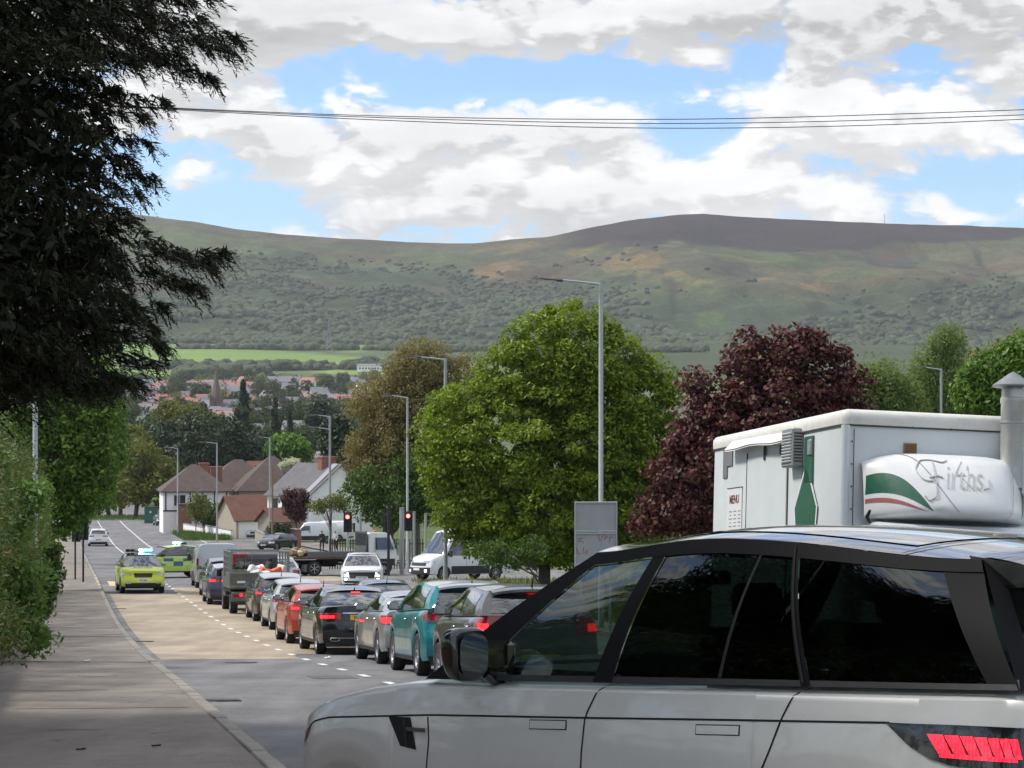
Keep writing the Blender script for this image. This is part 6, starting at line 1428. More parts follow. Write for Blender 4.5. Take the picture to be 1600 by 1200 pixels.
# far-left olive trees
for px, Y, bl, lab in ((170, 345, [(165, 755, 30, 36), (145, 775, 26, 28)], 'olive green tree at the road bend, nearer the pavement'), (212, 335, [(230, 742, 46, 44), (200, 765, 36, 30), (252, 765, 28, 32), (222, 712, 30, 20), (262, 745, 20, 26)], 'spreading yellow-green tree beside the green cabinet'), (188, 352, [(190, 745, 28, 30), (205, 700, 22, 18)], 'olive tree standing between two others at the road bend')):
    tree('roadside_tree', lab, G(px, Y), px_blobs(bl, Y, .8), L_OLIVE, 170, 46, 1.3, .30, tr=.35, sub=6)
for px, Y, bl, mt, lab in ((330, 425, [(330, 690, 62, 50), (300, 720, 50, 36), (365, 715, 50, 40)], L_DARK, 'massive dark evergreen tree behind the brown roofs'), (268, 440, [(268, 692, 40, 30), (245, 705, 28, 26)], L_DARK, 'dark evergreen tree left of the massive one'), (400, 432, [(395, 715, 30, 36), (415, 700, 20, 24)], L_DARK, 'dark evergreen tree at the right end of the dark clump'),
        (255, 480, [(290, 660, 40, 24), (265, 645, 22, 14)], L_OLIVE, 'light green tree above the dark clump'), (210, 420, [(205, 690, 30, 22), (195, 720, 24, 30)], L_OLIVE, 'yellow-green tree left of the dark clump'), (455, 330, [(455, 705, 26, 18), (440, 700, 14, 14)], L_SYC, 'fresh green tree beside the brick chimney'),
        (540, 300, [(530, 690, 22, 34), (548, 700, 26, 26)], L_DARK, 'dark tree left of the budding tree'), (505, 560, [(500, 650, 18, 22), (520, 660, 22, 22)], L_DARK, 'dark round tree beyond the two-armed lamp')):
    tree('distant_tree', lab, G(px, Y), px_blobs(bl, Y, .8), mt, 220, 46, 1.4, .38, tr=.5, limbs=False)
def fir(px, Y, top, wpx, label, mt, n=6500, leaf=.28, name='conifer_tree'):
    base = G(px, Y); h = (640 - top) * Y / F - base.z; R0 = wpx / 2 * Y / F; root = empty(name, base, label=label, cat='tree'); k = rng.uniform(0, 1, n) ** .8
    z = h * (.12 + .88 * k); layer = .75 + .25 * np.sin(z / h * 46); r = R0 * (1 - k) ** .8 * layer * rng.uniform(.5, 1.05, n) + .15; a = rng.uniform(0, 6.283, n)
    irr = 1 + .3 * np.sin(a * 3 + z); P = np.stack([r * irr * np.cos(a), r * irr * np.sin(a), z - r * .12], 1); nn = unit(np.stack([np.cos(a), np.sin(a), np.full(n, .9)], 1) + rng.normal(size=(n, 3)) * .5)
    leaf_obj('crown', leaf_quads(P, nn, leaf * rng.uniform(.6, 1.4, n), .4), rng.uniform(0, 1, n), rng.uniform(0, 1, n), mt, root); MB().tube([(0, 0, -.2), (0, 0, h * .5), (0, 0, h * .97)], [R0 * .08, R0 * .05, .04], 7).build('trunk', M_BARK, root)
fir(380, 520, 594, 52, 'tall dark fir towering over the mid-distance roofs', L_DARK, 9000, .42); fir(430, 500, 622, 34, 'dark fir right of the tallest one', L_DARK, 5000, .4); fir(453, 505, 640, 22, 'small dark fir between the second fir and the slate roof', L_DARK, 3500, .4); fir(206, 640, 645, 22, 'small dark fir among the white houses at the left', L_DARK, 2500, .4)
# garden and roadside plants by the far houses
tree('sapling', 'slim young tree on the grass island before the white garden wall', G(306, 248), px_blobs([(308, 785, 13, 14), (305, 800, 15, 12)], 248), L_OLIVE, 50, 36, .55, .12, tr=.06, cat='sapling')
tree('garden_shrub', 'dark green shrub behind the low white wall', G(350, 258), px_blobs([(345, 803, 34, 18), (375, 808, 24, 14), (325, 800, 20, 18), (392, 812, 16, 12)], 258), L_GREEN, 100, 40, .7, .16, tr=.08, cat='shrub')
tree('plum_tree', 'small purple-leaved tree in front of the bay-windowed house', G(463, 214), px_blobs([(463, 795, 17, 22), (455, 780, 13, 14), (473, 778, 12, 12)], 214), L_PLUM, 90, 46, .6, .13, tr=.08)
tree('sapling', 'yellow-green sapling left of the first red traffic light', G(516, 158), px_blobs([(520, 783, 22, 11), (500, 792, 18, 8), (538, 790, 12, 8)], 158), L_OLIVE, 60, 34, .45, .085, tr=.07, cat='sapling')
tree('blossom_tree', 'white blossoming tree beside the brick chimney', G(452, 268), px_blobs([(455, 722, 11, 5), (445, 728, 8, 4)], 268), L_BLOSS, 40, 40, .4, .12, tr=.1)
tree('garden_shrub', 'clipped dark hedge between the brick pillars and the plum tree', G(438, 206), px_blobs([(440, 828, 14, 9), (428, 828, 10, 9)], 206), L_DARK, 50, 40, .5, .12, tr=.08, cat='shrub')
# right background trees
tree('willow_tree', 'pale green weeping willow behind the food truck', G(1385, 112), px_blobs([(1378, 615, 42, 42), (1405, 640, 40, 40), (1350, 640, 30, 50)], 112, .8), L_WILLOW, 320, 80, .6, .11, tr=.2, flat=1.6, asp=.28, bark=M_BARKG)
tree('birch_tree', 'airy birch left of the right-hand street lamp', G(1440, 128), px_blobs([(1478, 548, 26, 30), (1455, 600, 32, 50), (1485, 620, 40, 50)], 128, .8), L_WILLOW, 320, 80, .65, .11, tr=.18, flat=1.3, asp=.3, bark=M_BARKG)
tree('broadleaf_tree', 'fresh green tree at the right edge behind the flue', G(1575, 84), px_blobs([(1580, 590, 48, 50), (1540, 620, 38, 42), (1620, 570, 50, 50), (1520, 600, 20, 26)], 84, .8), L_SYC, 330, 80, .55, .11, tr=.2)
tree('broadleaf_tree', 'yellowish tree at the frame edge above the food truck flue', G(1555, 140), px_blobs([(1535, 590, 40, 40), (1500, 630, 40, 30), (1600, 580, 60, 60)], 140, .8), L_OLIVE, 200, 50, .8, .15, tr=.2)
tree('dark_tree', 'dark green tree filling the gap between the copper maple and the willow', G(1330, 150), px_blobs([(1325, 660, 60, 40), (1080, 800, 40, 40), (1260, 700, 60, 60)], 150, .8), L_GREEN, 170, 50, .9, .17, tr=.2)

# hedge and wall along the left pavement
def build_hedge():
    root = empty('hedge', rp(50, -4.0), label='tall olive brown hedge behind the low wall along the left pavement', cat='hedge'); B = np.array(root.location)
    bl = []
    for i in range(44):
        s = 4 + i * 2.2; hgt = 4.0 + .9 * math.sin(i * 1.3) + random.uniform(-.4, .4); tt = (-4.1 if s < 30 else -3.55 + .5 * min(1, (s - 30) / 60)) + random.uniform(-.25, .25)
        p = rp(s, tt); r = 1.0 if s > 26 else .75
        for k in range(4): bl.append(((p.x, p.y, p.z + .6 + hgt * k / 4), (1.0 * r if k < 3 else .8, 1.5, .95)))
    V, r1, r2, C = crown_arrays(bl, 2600, 110, .40, .05, flat=.9, shell=.55, up=.25, asp=.32); leaf_obj('foliage', V - B, r1, r2, L_HEDGE, root)
    m = MB()
    for i in range(60):
        s = 5 + i * 1.6; p = rp(s, -4.1) - Vector(B); m.tube([p, p + Vector((random.uniform(-.2, .2), 0, 2.0)), p + Vector((random.uniform(-.3, .3), 0, 4.2))], [.05, .035, .01], 5)
    m.build('stems', M_BARK, root).__setitem__('kind', 'stuff')
build_hedge()
tree('leafy_shrub', 'bright green leafy shrub pushing out of the hedge near the wall', rp(41, -3.6), px_blobs([(20, 800, 34, 40), (45, 770, 22, 18), (10, 870, 30, 40), (38, 900, 26, 26), (20, 950, 40, 42), (50, 1000, 20, 22), (5, 740, 22, 30)], 41.5, .9), L_BUSH, 120, 40, .30, .075, tr=.05, cat='shrub', asp=.4)
tree('leafy_shrub', 'low dark shrub at the foot of the hedge further along the pavement', rp(60, -3.5), px_blobs([(60, 935, 18, 26), (48, 960, 18, 24), (75, 900, 12, 28), (84, 870, 8, 24)], 58, .9), L_GREEN, 90, 40, .3, .075, tr=.05, cat='shrub')
M_WALL = bpy.data.materials.new('brick_wall'); M_WALL.use_nodes = True
def brickmat(m, sc, c1, c2, mo):
    t = NT(m.node_tree); tc = t.n('ShaderNodeTexCoord').outputs['Object']; sp = t.n('ShaderNodeSeparateXYZ'); t.put(sp.inputs[0], tc)
    v = t.comb(t.m('ADD', sp.outputs[0], sp.outputs[1]), sp.outputs[2]); b = t.n('ShaderNodeTexBrick'); t.put(b.inputs['Vector'], v); b.inputs['Scale'].default_value = sc
    b.inputs['Brick Width'].default_value = .225; b.inputs['Row Height'].default_value = .075; b.inputs['Mortar Size'].default_value = .008
    for k, c in (('Color1', c1), ('Color2', c2), ('Mortar', mo)): b.inputs[k].default_value = (*c, 1)
    p = t.n('ShaderNodeBsdfPrincipled'); t.put(p.inputs['Base Color'], b.outputs[0]); p.inputs['Roughness'].default_value = .9
    out = t.n('ShaderNodeOutputMaterial'); t.nt.links.new(p.outputs[0], out.inputs[0])
brickmat(M_WALL, 1.0, (.22, .075, .045), (.15, .06, .04), (.25, .22, .19))
wl = empty('low_brick_wall', rp(30, -3.05), label='low brick wall with coping below the hedge at the left edge', cat='wall')
m = MB()
for i in range(34): 
    a, b = rp(2 + i * 1.5, -3.05) - wl.location, rp(3.5 + i * 1.5, -3.05) - wl.location; c_ = (a + b) / 2
    m.box(c_ + Vector((0, 0, .40)), (.22, 1.5, .95), rz=ROADYAW)
m.build('brickwork', M_WALL, wl)
cop = MB().box((0, 0, 0), (.30, .59, .07), b=.01).mesh('coping_stone', M_KERB)
for i in range(84): link('coping_stone', cop, wl, rp(2.3 + i * .6, -3.05) - wl.location + Vector((0, 0, .915)), (0, 0, ROADYAW))

# ---- the big dark conifer at the left
def build_conifer():
    bx, bY = -7.3, 21.5; base = Vector((bx, bY, gz(bY))); B = np.array(base)
    root = empty('conifer_tree', base, label='huge dark drooping conifer filling the upper left', cat='tree')
    MB().tube([(0, 0, -.2), (.05, 0, 2), (-.05, .1, 6), (0, 0, 12), (0, 0, 15)], [.42, .36, .28, .12, .03], 12).build('trunk', M_BARK, root, 60)
    br = []
    R_ = random.Random(11)
    tips = [(388, 50, 21.5), (372, 66, 21.0), (345, 110, 21.8), (300, 150, 21.0), (268, 170, 22.2), (272, 214, 21.4), (245, 240, 21.0), (280, 266, 21.6), (258, 292, 22.2), (240, 318, 21.2), (242, 338, 21.6), (210, 372, 21.0), (366, 388, 21.4), (345, 402, 21.8), (330, 440, 21.2), (296, 470, 21.9), (285, 500, 21.3), (300, 530, 21.6), (282, 560, 21.4), (262, 590, 22.0), (238, 584, 21.0), (215, 596, 21.6), (180, 590, 21), (330, 20, 22), (345, -10, 21.5), (300, -30, 21.2), (320, 75, 22.4), (225, 130, 21), (235, 420, 22), (250, 460, 20.6), (190, 480, 20.4), (150, 575, 20.6), (100, 590, 20.4), (60, 585, 20.8), (20, 600, 20.4), (215, 520, 20.8), (160, 540, 20.2), (200, 200, 20.2), (180, 300, 20), (190, 60, 20), (120, 420, 19.8), (100, 520, 19.8), (40, 560, 20)]
    for (px, py, Y) in tips:
        px -= 22 if px > 325 else 48
        t_ = W(px, py, Y); br.append((t_, R_.uniform(.15, .9), 1))
    for i in range(190):
        z = R_.uniform(-.2, 10.0); a = R_.uniform(0, 6.283); rad_ = min(4.9, 5.4 - max(0, z) * .14) * R_.uniform(.55, .92)
        t_ = Vector((bx + math.cos(a) * rad_, bY + math.sin(a) * rad_, z))
        pxx = 800 + F * t_.x / t_.y; pyy = 640 - F * t_.z / t_.y
        lim = np.interp(pyy, [-400, 0, 60, 130, 170, 260, 340, 380, 440, 500, 590, 620], [270, 280, 270, 205, 180, 185, 150, 170, 200, 195, 150, 40])
        if pxx > lim or (pxx > -60 and pyy > 585): continue
        br.append((t_, R_.uniform(.2, 1.0), 1))
    Vs, R1, R2 = [], [], []; wood = MB()
    for (tip, dz, q) in br:
        st = Vector((bx, bY, tip.z + (dz - .35) * 2.2)) ; L = (tip - st).length; dirh = (tip - st).normalized()
        mid = st.lerp(tip, .55) + Vector((0, 0, (.10 if dz < .4 else .22) * L * .5)); P0, P1, P2 = np.array(st), np.array(mid), np.array(tip)
        wood.tube([st - base, mid - base, st.lerp(mid, .5).lerp(tip, .5) - base + Vector((0, 0, .02))], [.045, .02, .004], 4)
        ns = int(42 * L); k = np.clip(rng.beta(1.7, 1.0, ns), .12, 1); k[:6] = 1.0
        C = ((1 - k) ** 2)[:, None] * P0 + (2 * k * (1 - k))[:, None] * P1 + (k * k)[:, None] * P2
        T = unit(2 * (1 - k)[:, None] * (P1 - P0) + 2 * k[:, None] * (P2 - P1))
        side = unit(np.cross(T, [0, 0, 1.0])); sg = rng.choice([-1, 1], ns)[:, None] * rng.uniform(.2, 1.1, (ns, 1))
        D = unit(T * rng.uniform(.5, 1.2, (ns, 1)) + side * sg + np.array([0, 0, 1.0]) * rng.uniform(-1.0, .15, (ns, 1)))
        C = C + side * (rng.normal(size=(ns, 1)) * .34 * (1.05 - k[:, None])) + np.array([0, 0, -1.0]) * (rng.uniform(-.1, .55, (ns, 1)) * (1.08 - k[:, None] ** 2))
        sl = rng.uniform(.25, .58, ns) * (1 - .5 * k); ct = rng.uniform(0, 1, ns)
        nl = 17
        u = np.linspace(.05, 1, nl)
        for j in range(nl):
            # leaflets feather off the spray on both sides and hang
            C2 = C + D * (sl * u[j])[:, None] + np.array([0, 0, -1.0]) * (sl * u[j] ** 2 * .30)[:, None]
            sd = unit(np.cross(D, rng.normal(size=(ns, 3)) * .35 + [0, 0, 1.0])) * (1 if j % 2 else -1)
            ld = unit(D * 1.0 + sd * .75 * (1 - u[j] * .6) + np.array([0, 0, -.35]))
            ll = .052 * (1.15 - u[j] * .55) * rng.uniform(.7, 1.3, ns)
            nn = unit(rng.normal(size=(ns, 3)) * .6 + [0, 0, 1.0])
            Vs.append(leaf_quads(C2 + ld * ll[:, None] * .8, nn, ll, .17, ld)); R1.append(np.clip(ct * .6 + rng.uniform(0, .4, ns), 0, 1)); R2.append(np.clip(rng.uniform(0, .8, ns) + .25 * u[j] * ct, 0, 1))
    V = np.concatenate(Vs); leaf_obj('foliage', V - B, np.concatenate(R1), np.concatenate(R2), L_CON, root)
    # dense inner foliage close to the trunk
    n = 120000; z = rng.uniform(.55, 11.5, n); a = rng.uniform(0, 6.283, n); r = rng.uniform(.2, 1, n) ** .7 * (3.9 - z * .12) * np.clip(.45 + z * .4, 0, 1)
    P = np.stack([r * np.cos(a), r * np.sin(a), z + 2.9 - 0.12 * r], 1); leaf_obj('inner_foliage', leaf_quads(P, unit(rng.normal(size=(n, 3)) + [0, 0, .6]), .085 * rng.uniform(.5, 1.3, n), .35), rng.uniform(0, .6, n), rng.uniform(0, .7, n), L_CON, root)
    wood.build('boughs', M_BARK, root, 60)['kind'] = 'stuff'
    return root
con = build_conifer()
# its neighbours beside the camera, seen mirrored in the off-roader's windows
for k, (x, y, rz, sc) in enumerate(((-9.6, 11.0, 2.0, .92), (-9.2, 2.5, 4.1, .9))):
    c2 = copy_tree(con); c2.location = (x, y, gz(y)); c2.rotation_euler = (0, 0, rz); c2.scale = (sc,) * 3
    c2['label'] = ('dark conifer beside the pavement mirrored in the off-roader windows, nearer the huge one', 'dark conifer beside the camera, mirrored in the rear windows of the off-roader')[k]
print('conifer tris', sum(len(c.data.polygons) for c in con.children if c.data))
# undergrowth and grass verges as uncountable cover
def grass(name, fn, n, h, mt, label=None):
    P = np.array([fn() for _ in range(n)]); d = unit(rng.normal(size=(n, 3)) * .35 + [0, 0, 1.0]); nn = unit(np.cross(d, rng.normal(size=(n, 3)))); s = h * rng.uniform(.5, 1.2, n)
    o = leaf_obj(name, leaf_quads(P + d * s[:, None] * .8, nn, s, .10, d), rng.uniform(0, 1, n), rng.uniform(0, 1, n), mt, None); tag(o, kind='stuff')
def fr(s0, s1, t0, t1):
    def f():
        s, t = random.uniform(s0, s1), random.uniform(t0, t1); p = rp(s, t); return (p.x, p.y, p.z)
    return f
grass('verge_grass', fr(48, 108, 14.6, 34), 22000, .22, L_OLIVE); grass('verge_grass', fr(330, 352, -8, 16), 6000, .3, L_GREEN); grass('island_grass', fr(236, 262, 10.5, 15.5), 5000, .35, L_GREEN)
# ---------------------------------------------------------------- woodland on the hill
def hill_woods():
    bm = bmesh.new(); bmesh.ops.create_icosphere(bm, subdivisions=(1 if False else 2), radius=1); iv = np.array([v.co[:] for v in bm.verts]); ff = np.array([[v.index for v in f.verts] for f in bm.faces]); bm.free()
    cz = iv[ff].mean(1)[:, 2]; ff = ff[cz > -.25]; N = 36000
    PX = rng.uniform(150, 1650, N); Yv = 2890 + rng.uniform(0, 1, N) ** 1.5 * 1350; Z = hill_z(PX, Yv); X = (PX - 800) / F * Yv; py = 640 - Z / Yv * F
    n = fbm(X / 170, Yv / 130, 4, 81); lim = np.interp(PX, [150, 500, 700, 900, 1200, 1600], [400, 395, 410, 440, 450, 440])
    dens = np.clip((py - lim) / 45, 0, 1) * np.clip((n - .40) / .10, 0, 1) * np.clip((fbm(X / 420, Yv / 260, 3, 83) - .30) / .12, .12, 1) + (n > .66) * .05 * (py > 370)
    keep = (rng.uniform(0, 1, N) < dens) & (py > 350); PX, Yv, Z, X, py, n = [a[keep] for a in (PX, Yv, Z, X, py, n)]; k = len(X)
    s = rng.uniform(2.4, 6.6, k) * np.where(py > 470, 1.15, .75); V = iv[None] * (1 + rng.uniform(-.28, .28, (k, len(iv), 1))) * (s[:, None, None] * np.array([1.15, 1.15, .85]))
    V = V + np.stack([X, Yv, Z + s * .35], 1)[:, None]; Fc = (ff[None] + (np.arange(k) * len(iv))[:, None, None]).reshape(-1, 3)
    r = np.repeat(np.clip(rng.uniform(0, 1, k) ** 1.6, 0, 1), len(iv))
    m = leaf_mat('woodland', (.036, .050, .026), (.066, .086, .036), transl=.0, rough=.9)
    me = np_mesh('hillside_woodland', V.reshape(-1, 3), Fc, m, {'rnd': ('FLOAT', r), 'rnd2': ('FLOAT', r)}, smooth=False); tag(link('hillside_woodland', me), kind='stuff'); print('woods', k)
    # hedgerows and tree belts in the fields
    Vs, Rs, Fs = [], [], []; off = 0
    rows = [(280, 700, 2735, 2745, 150), (200, 700, 2300, 2330, 170), (560, 720, 2440, 2470, 60), (280, 420, 2050, 2240, 130), (180, 560, 1900, 1925, 120), (700, 1100, 2700, 2720, 120)]
    P = []
    for (a, b, y0, y1, c) in rows:
        q = rng.uniform(a, b, c); yy = rng.uniform(y0, y1, c); P.append(np.stack([(q - 800) / F * yy, yy], 1))
    P = np.concatenate(P); k = len(P); s = rng.uniform(3, 7.5, k); V = iv[None] * (1 + rng.uniform(-.3, .3, (k, len(iv), 1))) * (s[:, None, None] * np.array([1.2, 1.2, .9])) + np.stack([P[:, 0], P[:, 1], gzn(P[:, 1]) + s * .4], 1)[:, None]
    me = np_mesh('field_hedgerows', V.reshape(-1, 3), (ff[None] + (np.arange(k) * len(iv))[:, None, None]).reshape(-1, 3), m, {'rnd': ('FLOAT', np.repeat(rng.uniform(0, .8, k), len(iv))), 'rnd2': ('FLOAT', np.zeros(k * len(iv)))}); tag(link('field_hedgerows', me), kind='stuff')
hill_woods()
# ---------------------------------------------------------------- houses
def tilemat(name, c, sc=3.2):
    m = bpy.data.materials.new(name); m.use_nodes = True; t = NT(m.node_tree); tc = t.n('ShaderNodeTexCoord').outputs['Object']
    w = t.n('ShaderNodeTexWave', wave_type='BANDS', bands_direction='Z'); w.inputs['Scale'].default_value = sc; w.inputs['Distortion'].default_value = .6; t.put(w.inputs['Vector'], tc)
    k = t.m('ADD', t.ramp(w.outputs['Fac'], 0, .3, .78, 1.0), t.ramp(t.noise(tc, 1.2, 6, .7), .3, .7, -.25, .25, False)); p = t.n('ShaderNodeBsdfPrincipled'); t.put(p.inputs['Base Color'], t.mix(1.0, (*c, 1), t.col(k), 'MULTIPLY')); p.inputs['Roughness'].default_value = .85
    out = t.n('ShaderNodeOutputMaterial'); t.nt.links.new(p.outputs[0], out.inputs[0]); return m
T_BROWN = tilemat('brown_roof_tiles', (.085, .06, .052)); T_SLATE = tilemat('slate_roof', (.11, .105, .11)); T_RED = tilemat('red_roof_tiles', (.34, .11, .07)); T_RUST = tilemat('rusty_tiles', (.15, .065, .045)); T_FARR = mat('far_red_roof', (.30, .145, .115), .8, var=.15, vscale=.6); T_FARG = mat('far_grey_roof', (.17, .17, .185), .8, var=.15, vscale=.6)
M_REND = mat('white_render', (.78, .78, .75), .85, var=.06, vscale=2, dirt=.10); M_CREAM = mat('cream_render', (.40, .34, .27), .85, var=.1, vscale=2, dirt=.1); M_STONE = mat('tan_render', (.30, .26, .21), .9, var=.12); M_BRK = bpy.data.materials.new('red_brick'); M_BRK.use_nodes = True; brickmat(M_BRK, 1.0, (.27, .085, .05), (.20, .07, .045), (.28, .22, .18))
M_PANE = mat('window_pane', (.03, .035, .04), .08, 0, var=0, spec=.8); M_FRAME = mat('window_frame', (.65, .65, .64), .6, var=.03); M_BEAM = mat('black_beam', (.02, .018, .017), .7); M_FPINK = mat('far_pink_wall', (.40, .30, .27), .9, var=.1, vscale=1); M_FBUFF = mat('far_buff_wall', (.38, .35, .30), .9, var=.1, vscale=1)
def roof_mesh(w, d, ze, zr, hip, over=.35, th=.12):
    W2, D2 = w / 2 + over, d / 2 + over; dz = (zr - ze) / (d / 2) * over; zl = ze - dz; rx = (W2 - D2 if hip else W2); rx = max(rx, .3); m = MB()
    v = [(-W2, -D2, zl), (W2, -D2, zl), (W2, D2, zl), (-W2, D2, zl), (-rx, 0, zr), (rx, 0, zr)]; v2 = [(a, b, c - th) for a, b, c in v]
    m.add(v + v2, [(0, 1, 5, 4), (2, 3, 4, 5), (1, 2, 5), (3, 0, 4)] + [(0, 6, 7, 1), (1, 7, 8, 2), (2, 8, 9, 3), (3, 9, 6, 0)] if hip else [(0, 1, 5, 4), (2, 3, 4, 5), (6, 10, 11, 7), (8, 11, 10, 9), (0, 6, 7, 1), (2, 8, 9, 3), (0, 4, 10, 6), (4, 3, 9, 10), (1, 7, 11, 5), (5, 11, 8, 2)]); return m
def wall_mb(w, d, ze, zr, hip):
    m = MB(); a, b = w / 2, d / 2
    if hip: m.box((0, 0, ze / 2 - .5), (w, d, ze + 1)); return m
    v = [(-a, -b, -1), (a, -b, -1), (a, b, -1), (-a, b, -1), (-a, -b, ze), (a, -b, ze), (a, b, ze), (-a, b, ze), (-a, 0, zr - .08), (a, 0, zr - .08)]
    m.add(v, [(0, 1, 5, 4), (2, 3, 7, 6), (1, 2, 6, 9, 5), (3, 0, 4, 8, 7)]); return m
def house(px, Y, yaw, w, d, ze, zr, label, wm, rm, hip=False, wins=(), chim=(), cat='house', group=None, name='house', beams=False):
    p = G(px, Y); root = empty(name, p, yaw, label=label, cat=cat, group=group)
    wl_ = wall_mb(w, d, ze, zr, hip).build('wall', wm, root, None); rf = roof_mesh(w, d, ze, zr, hip).build('roof', rm, root, None)
    for (x, y, z0, z1, sx, sy, mt) in chim:
        c = MB().box((x, y, (z0 + z1) / 2), (sx, sy, z1 - z0), b=.02).box((x, y, z1 - .1), (sx + .14, sy + .14, .12), b=.02).build('chimney', mt, rf)
        for k in range(max(2, int(sx / .35))): MB().lathe([(.10, z1), (.085, z1 + .35), (.07, z1 + .35)], (x - sx / 2 + sx * (k + .5) / max(2, int(sx / .35)), y, 0), n=10).build('chimney_pot', T_RED, c) if False else None
    for (face, u, z, ww, hh) in wins:      # face: f (-y), l (-x), r (+x)
        R = {'f': 0, 'l': -math.pi / 2, 'r': math.pi / 2}[face]; off = {'f': (u, -d / 2, z), 'l': (-w / 2, -u, z), 'r': (w / 2, u, z)}[face]
        o = MB().box((0, -.02, hh / 2 + .04), (ww + .12, .07, .08)).box((0, -.02, -hh / 2 - .05), (ww + .2, .12, .08)).box((-ww / 2 - .03, -.02, 0), (.07, .07, hh)).box((ww / 2 + .03, -.02, 0), (.07, .07, hh)).box((0, -.015, 0), (.06, .06, hh)).build('window', M_FRAME, root, None, off, (0, 0, R))
        MB().box((0, .0, 0), (ww, .03, hh)).build('pane', M_PANE, o, None)
    if beams:
        for x in np.linspace(-w / 2 + .3, w / 2 - .3, beams): MB().box((x, -d / 2 - .015, ze - 1.25), (.14, .04, 2.4)).build('beam', M_BEAM, root, None)
        MB().box((0, -d / 2 - .02, ze - 2.5), (w, .05, .16)).build('beam', M_BEAM, root, None)
    return root
# local -y is the front; yaw turns it
house(303, 268, rad(12), 7.6, 7.6, 5.2, 8.0, 'white half-timbered house with brown hipped roof, nearest the olive tree', M_REND, T_BROWN, True, [('f', -1.9, 3.9, 1.3, 1.2), ('f', .6, 3.9, 1.3, 1.2), ('f', 1.6, 1.3, 1.8, 1.3)], [(2.7, 1.2, 5.6, 7.7, 1.4, .8, M_BRK)], beams=6)
house(372, 276, rad(14), 9.5, 8.5, 5.3, 8.6, 'white and cream pair of houses with brown hipped roof in the middle', M_REND, T_BROWN, True, [('f', -2.2, 3.9, 1.2, 1.1), ('f', 2.2, 3.9, 1.4, 1.1)], [(-4.0, 1, 6.0, 8.2, 1.2, .8, M_BRK), (2.2, -1.8, 5.5, 8.0, .9, .8, M_BRK)], beams=6)
house(425, 272, rad(14), 9.0, 8.5, 5.3, 9.0, 'cream house with steep brown hipped roof behind the bay-windowed one', M_CREAM, T_BROWN, True, [('f', -2, 3.9, 1.3, 1.1)], [(2.4, 0, 7.0, 8.7, 2.2, .8, M_BRK)])
# the white gable house: ridge runs away to the left, white gable towards us
gy = math.atan2(.6, .8); gx_, gY_ = W(480, 0, 235).x, 235.0
hc = Vector((gx_ + .8 * 4.4 - .6 * 4.6, gY_ + .6 * 4.4 + .8 * 4.6))
hr = house(800 + F * hc.x / hc.y, hc.y, gy + math.pi / 2 + math.pi, 9.2, 8.8, 5.2, 8.6, 'white gable-ended house with slate roof, bay windows and a big brick chimney', M_REND, T_SLATE, False, [('r', 1.5, 1.4, .9, 1.0)], [(1.6, 0, 7.6, 9.4, .9, 2.0, M_BRK)])
hr.scale = (.9, .9, .93)
# bay front with tan ground floor on the road side (local -y)
sd_ = -1
bay = MB().box((2.6, sd_ * 4.75, 2.5), (2.6, .9, 5.0)).build('bay', M_STONE, hr, None)
for z, hh in ((3.9, 1.6), (1.3, 1.2)):
    for x in (1.75, 2.6, 3.45): MB().box((x, sd_ * 5.21, z), (.62, .05, hh)).build('bay_window', M_PANE, bay, None)
    MB().box((2.6, sd_ * 5.22, z + hh / 2 + .08), (2.7, .08, .14)).box((2.6, sd_ * 5.22, z - hh / 2 - .08), (2.7, .08, .14)).build('bay_sill', M_FRAME, bay, None)
    for x in (1.35, 2.17, 3.03, 3.85): MB().box((x, sd_ * 5.23, z), (.14, .07, hh)).build('mullion', M_FRAME, bay, None)
for x in (-2.8, -.6): MB().box((x, sd_ * 4.42, 3.9), (1.2, .06, 1.4)).build('window', M_PANE, hr, None)
for i in range(1): # paler roof strips
    MB().add([(4.3 - i * 2.6, sd_ * 4.7, 5.05), (3.2 - i * 2.6, sd_ * 4.7, 5.05), (3.2 - i * 2.6, sd_ * .15, 8.62), (4.3 - i * 2.6, sd_ * .15, 8.62)], [(0, 1, 2, 3)]).build('pale_roof_strip', mat('pale_slate', (.25, .25, .27), .7, var=.1), hr, None) if i != 1 else None
house(395, 246, rad(30), 6.2, 5.5, 2.3, 4.6, 'low rust-tiled garage building with white doors', M_CREAM, T_RUST, False, (), (), 'garage', name='garage')
g_ = bpy.data.objects.get('garage')
for x in (-1.7, 1.2): MB().box((x, -2.78, 1.05), (2.3, .06, 2.0)).build('garage_door', M_REND, g_, None)
house(437, 228, rad(40), 3.2, 3.0, 2.4, 3.5, 'small tiled porch before the bay-windowed house', M_STONE, T_RUST, False, (), (), 'porch', name='porch')
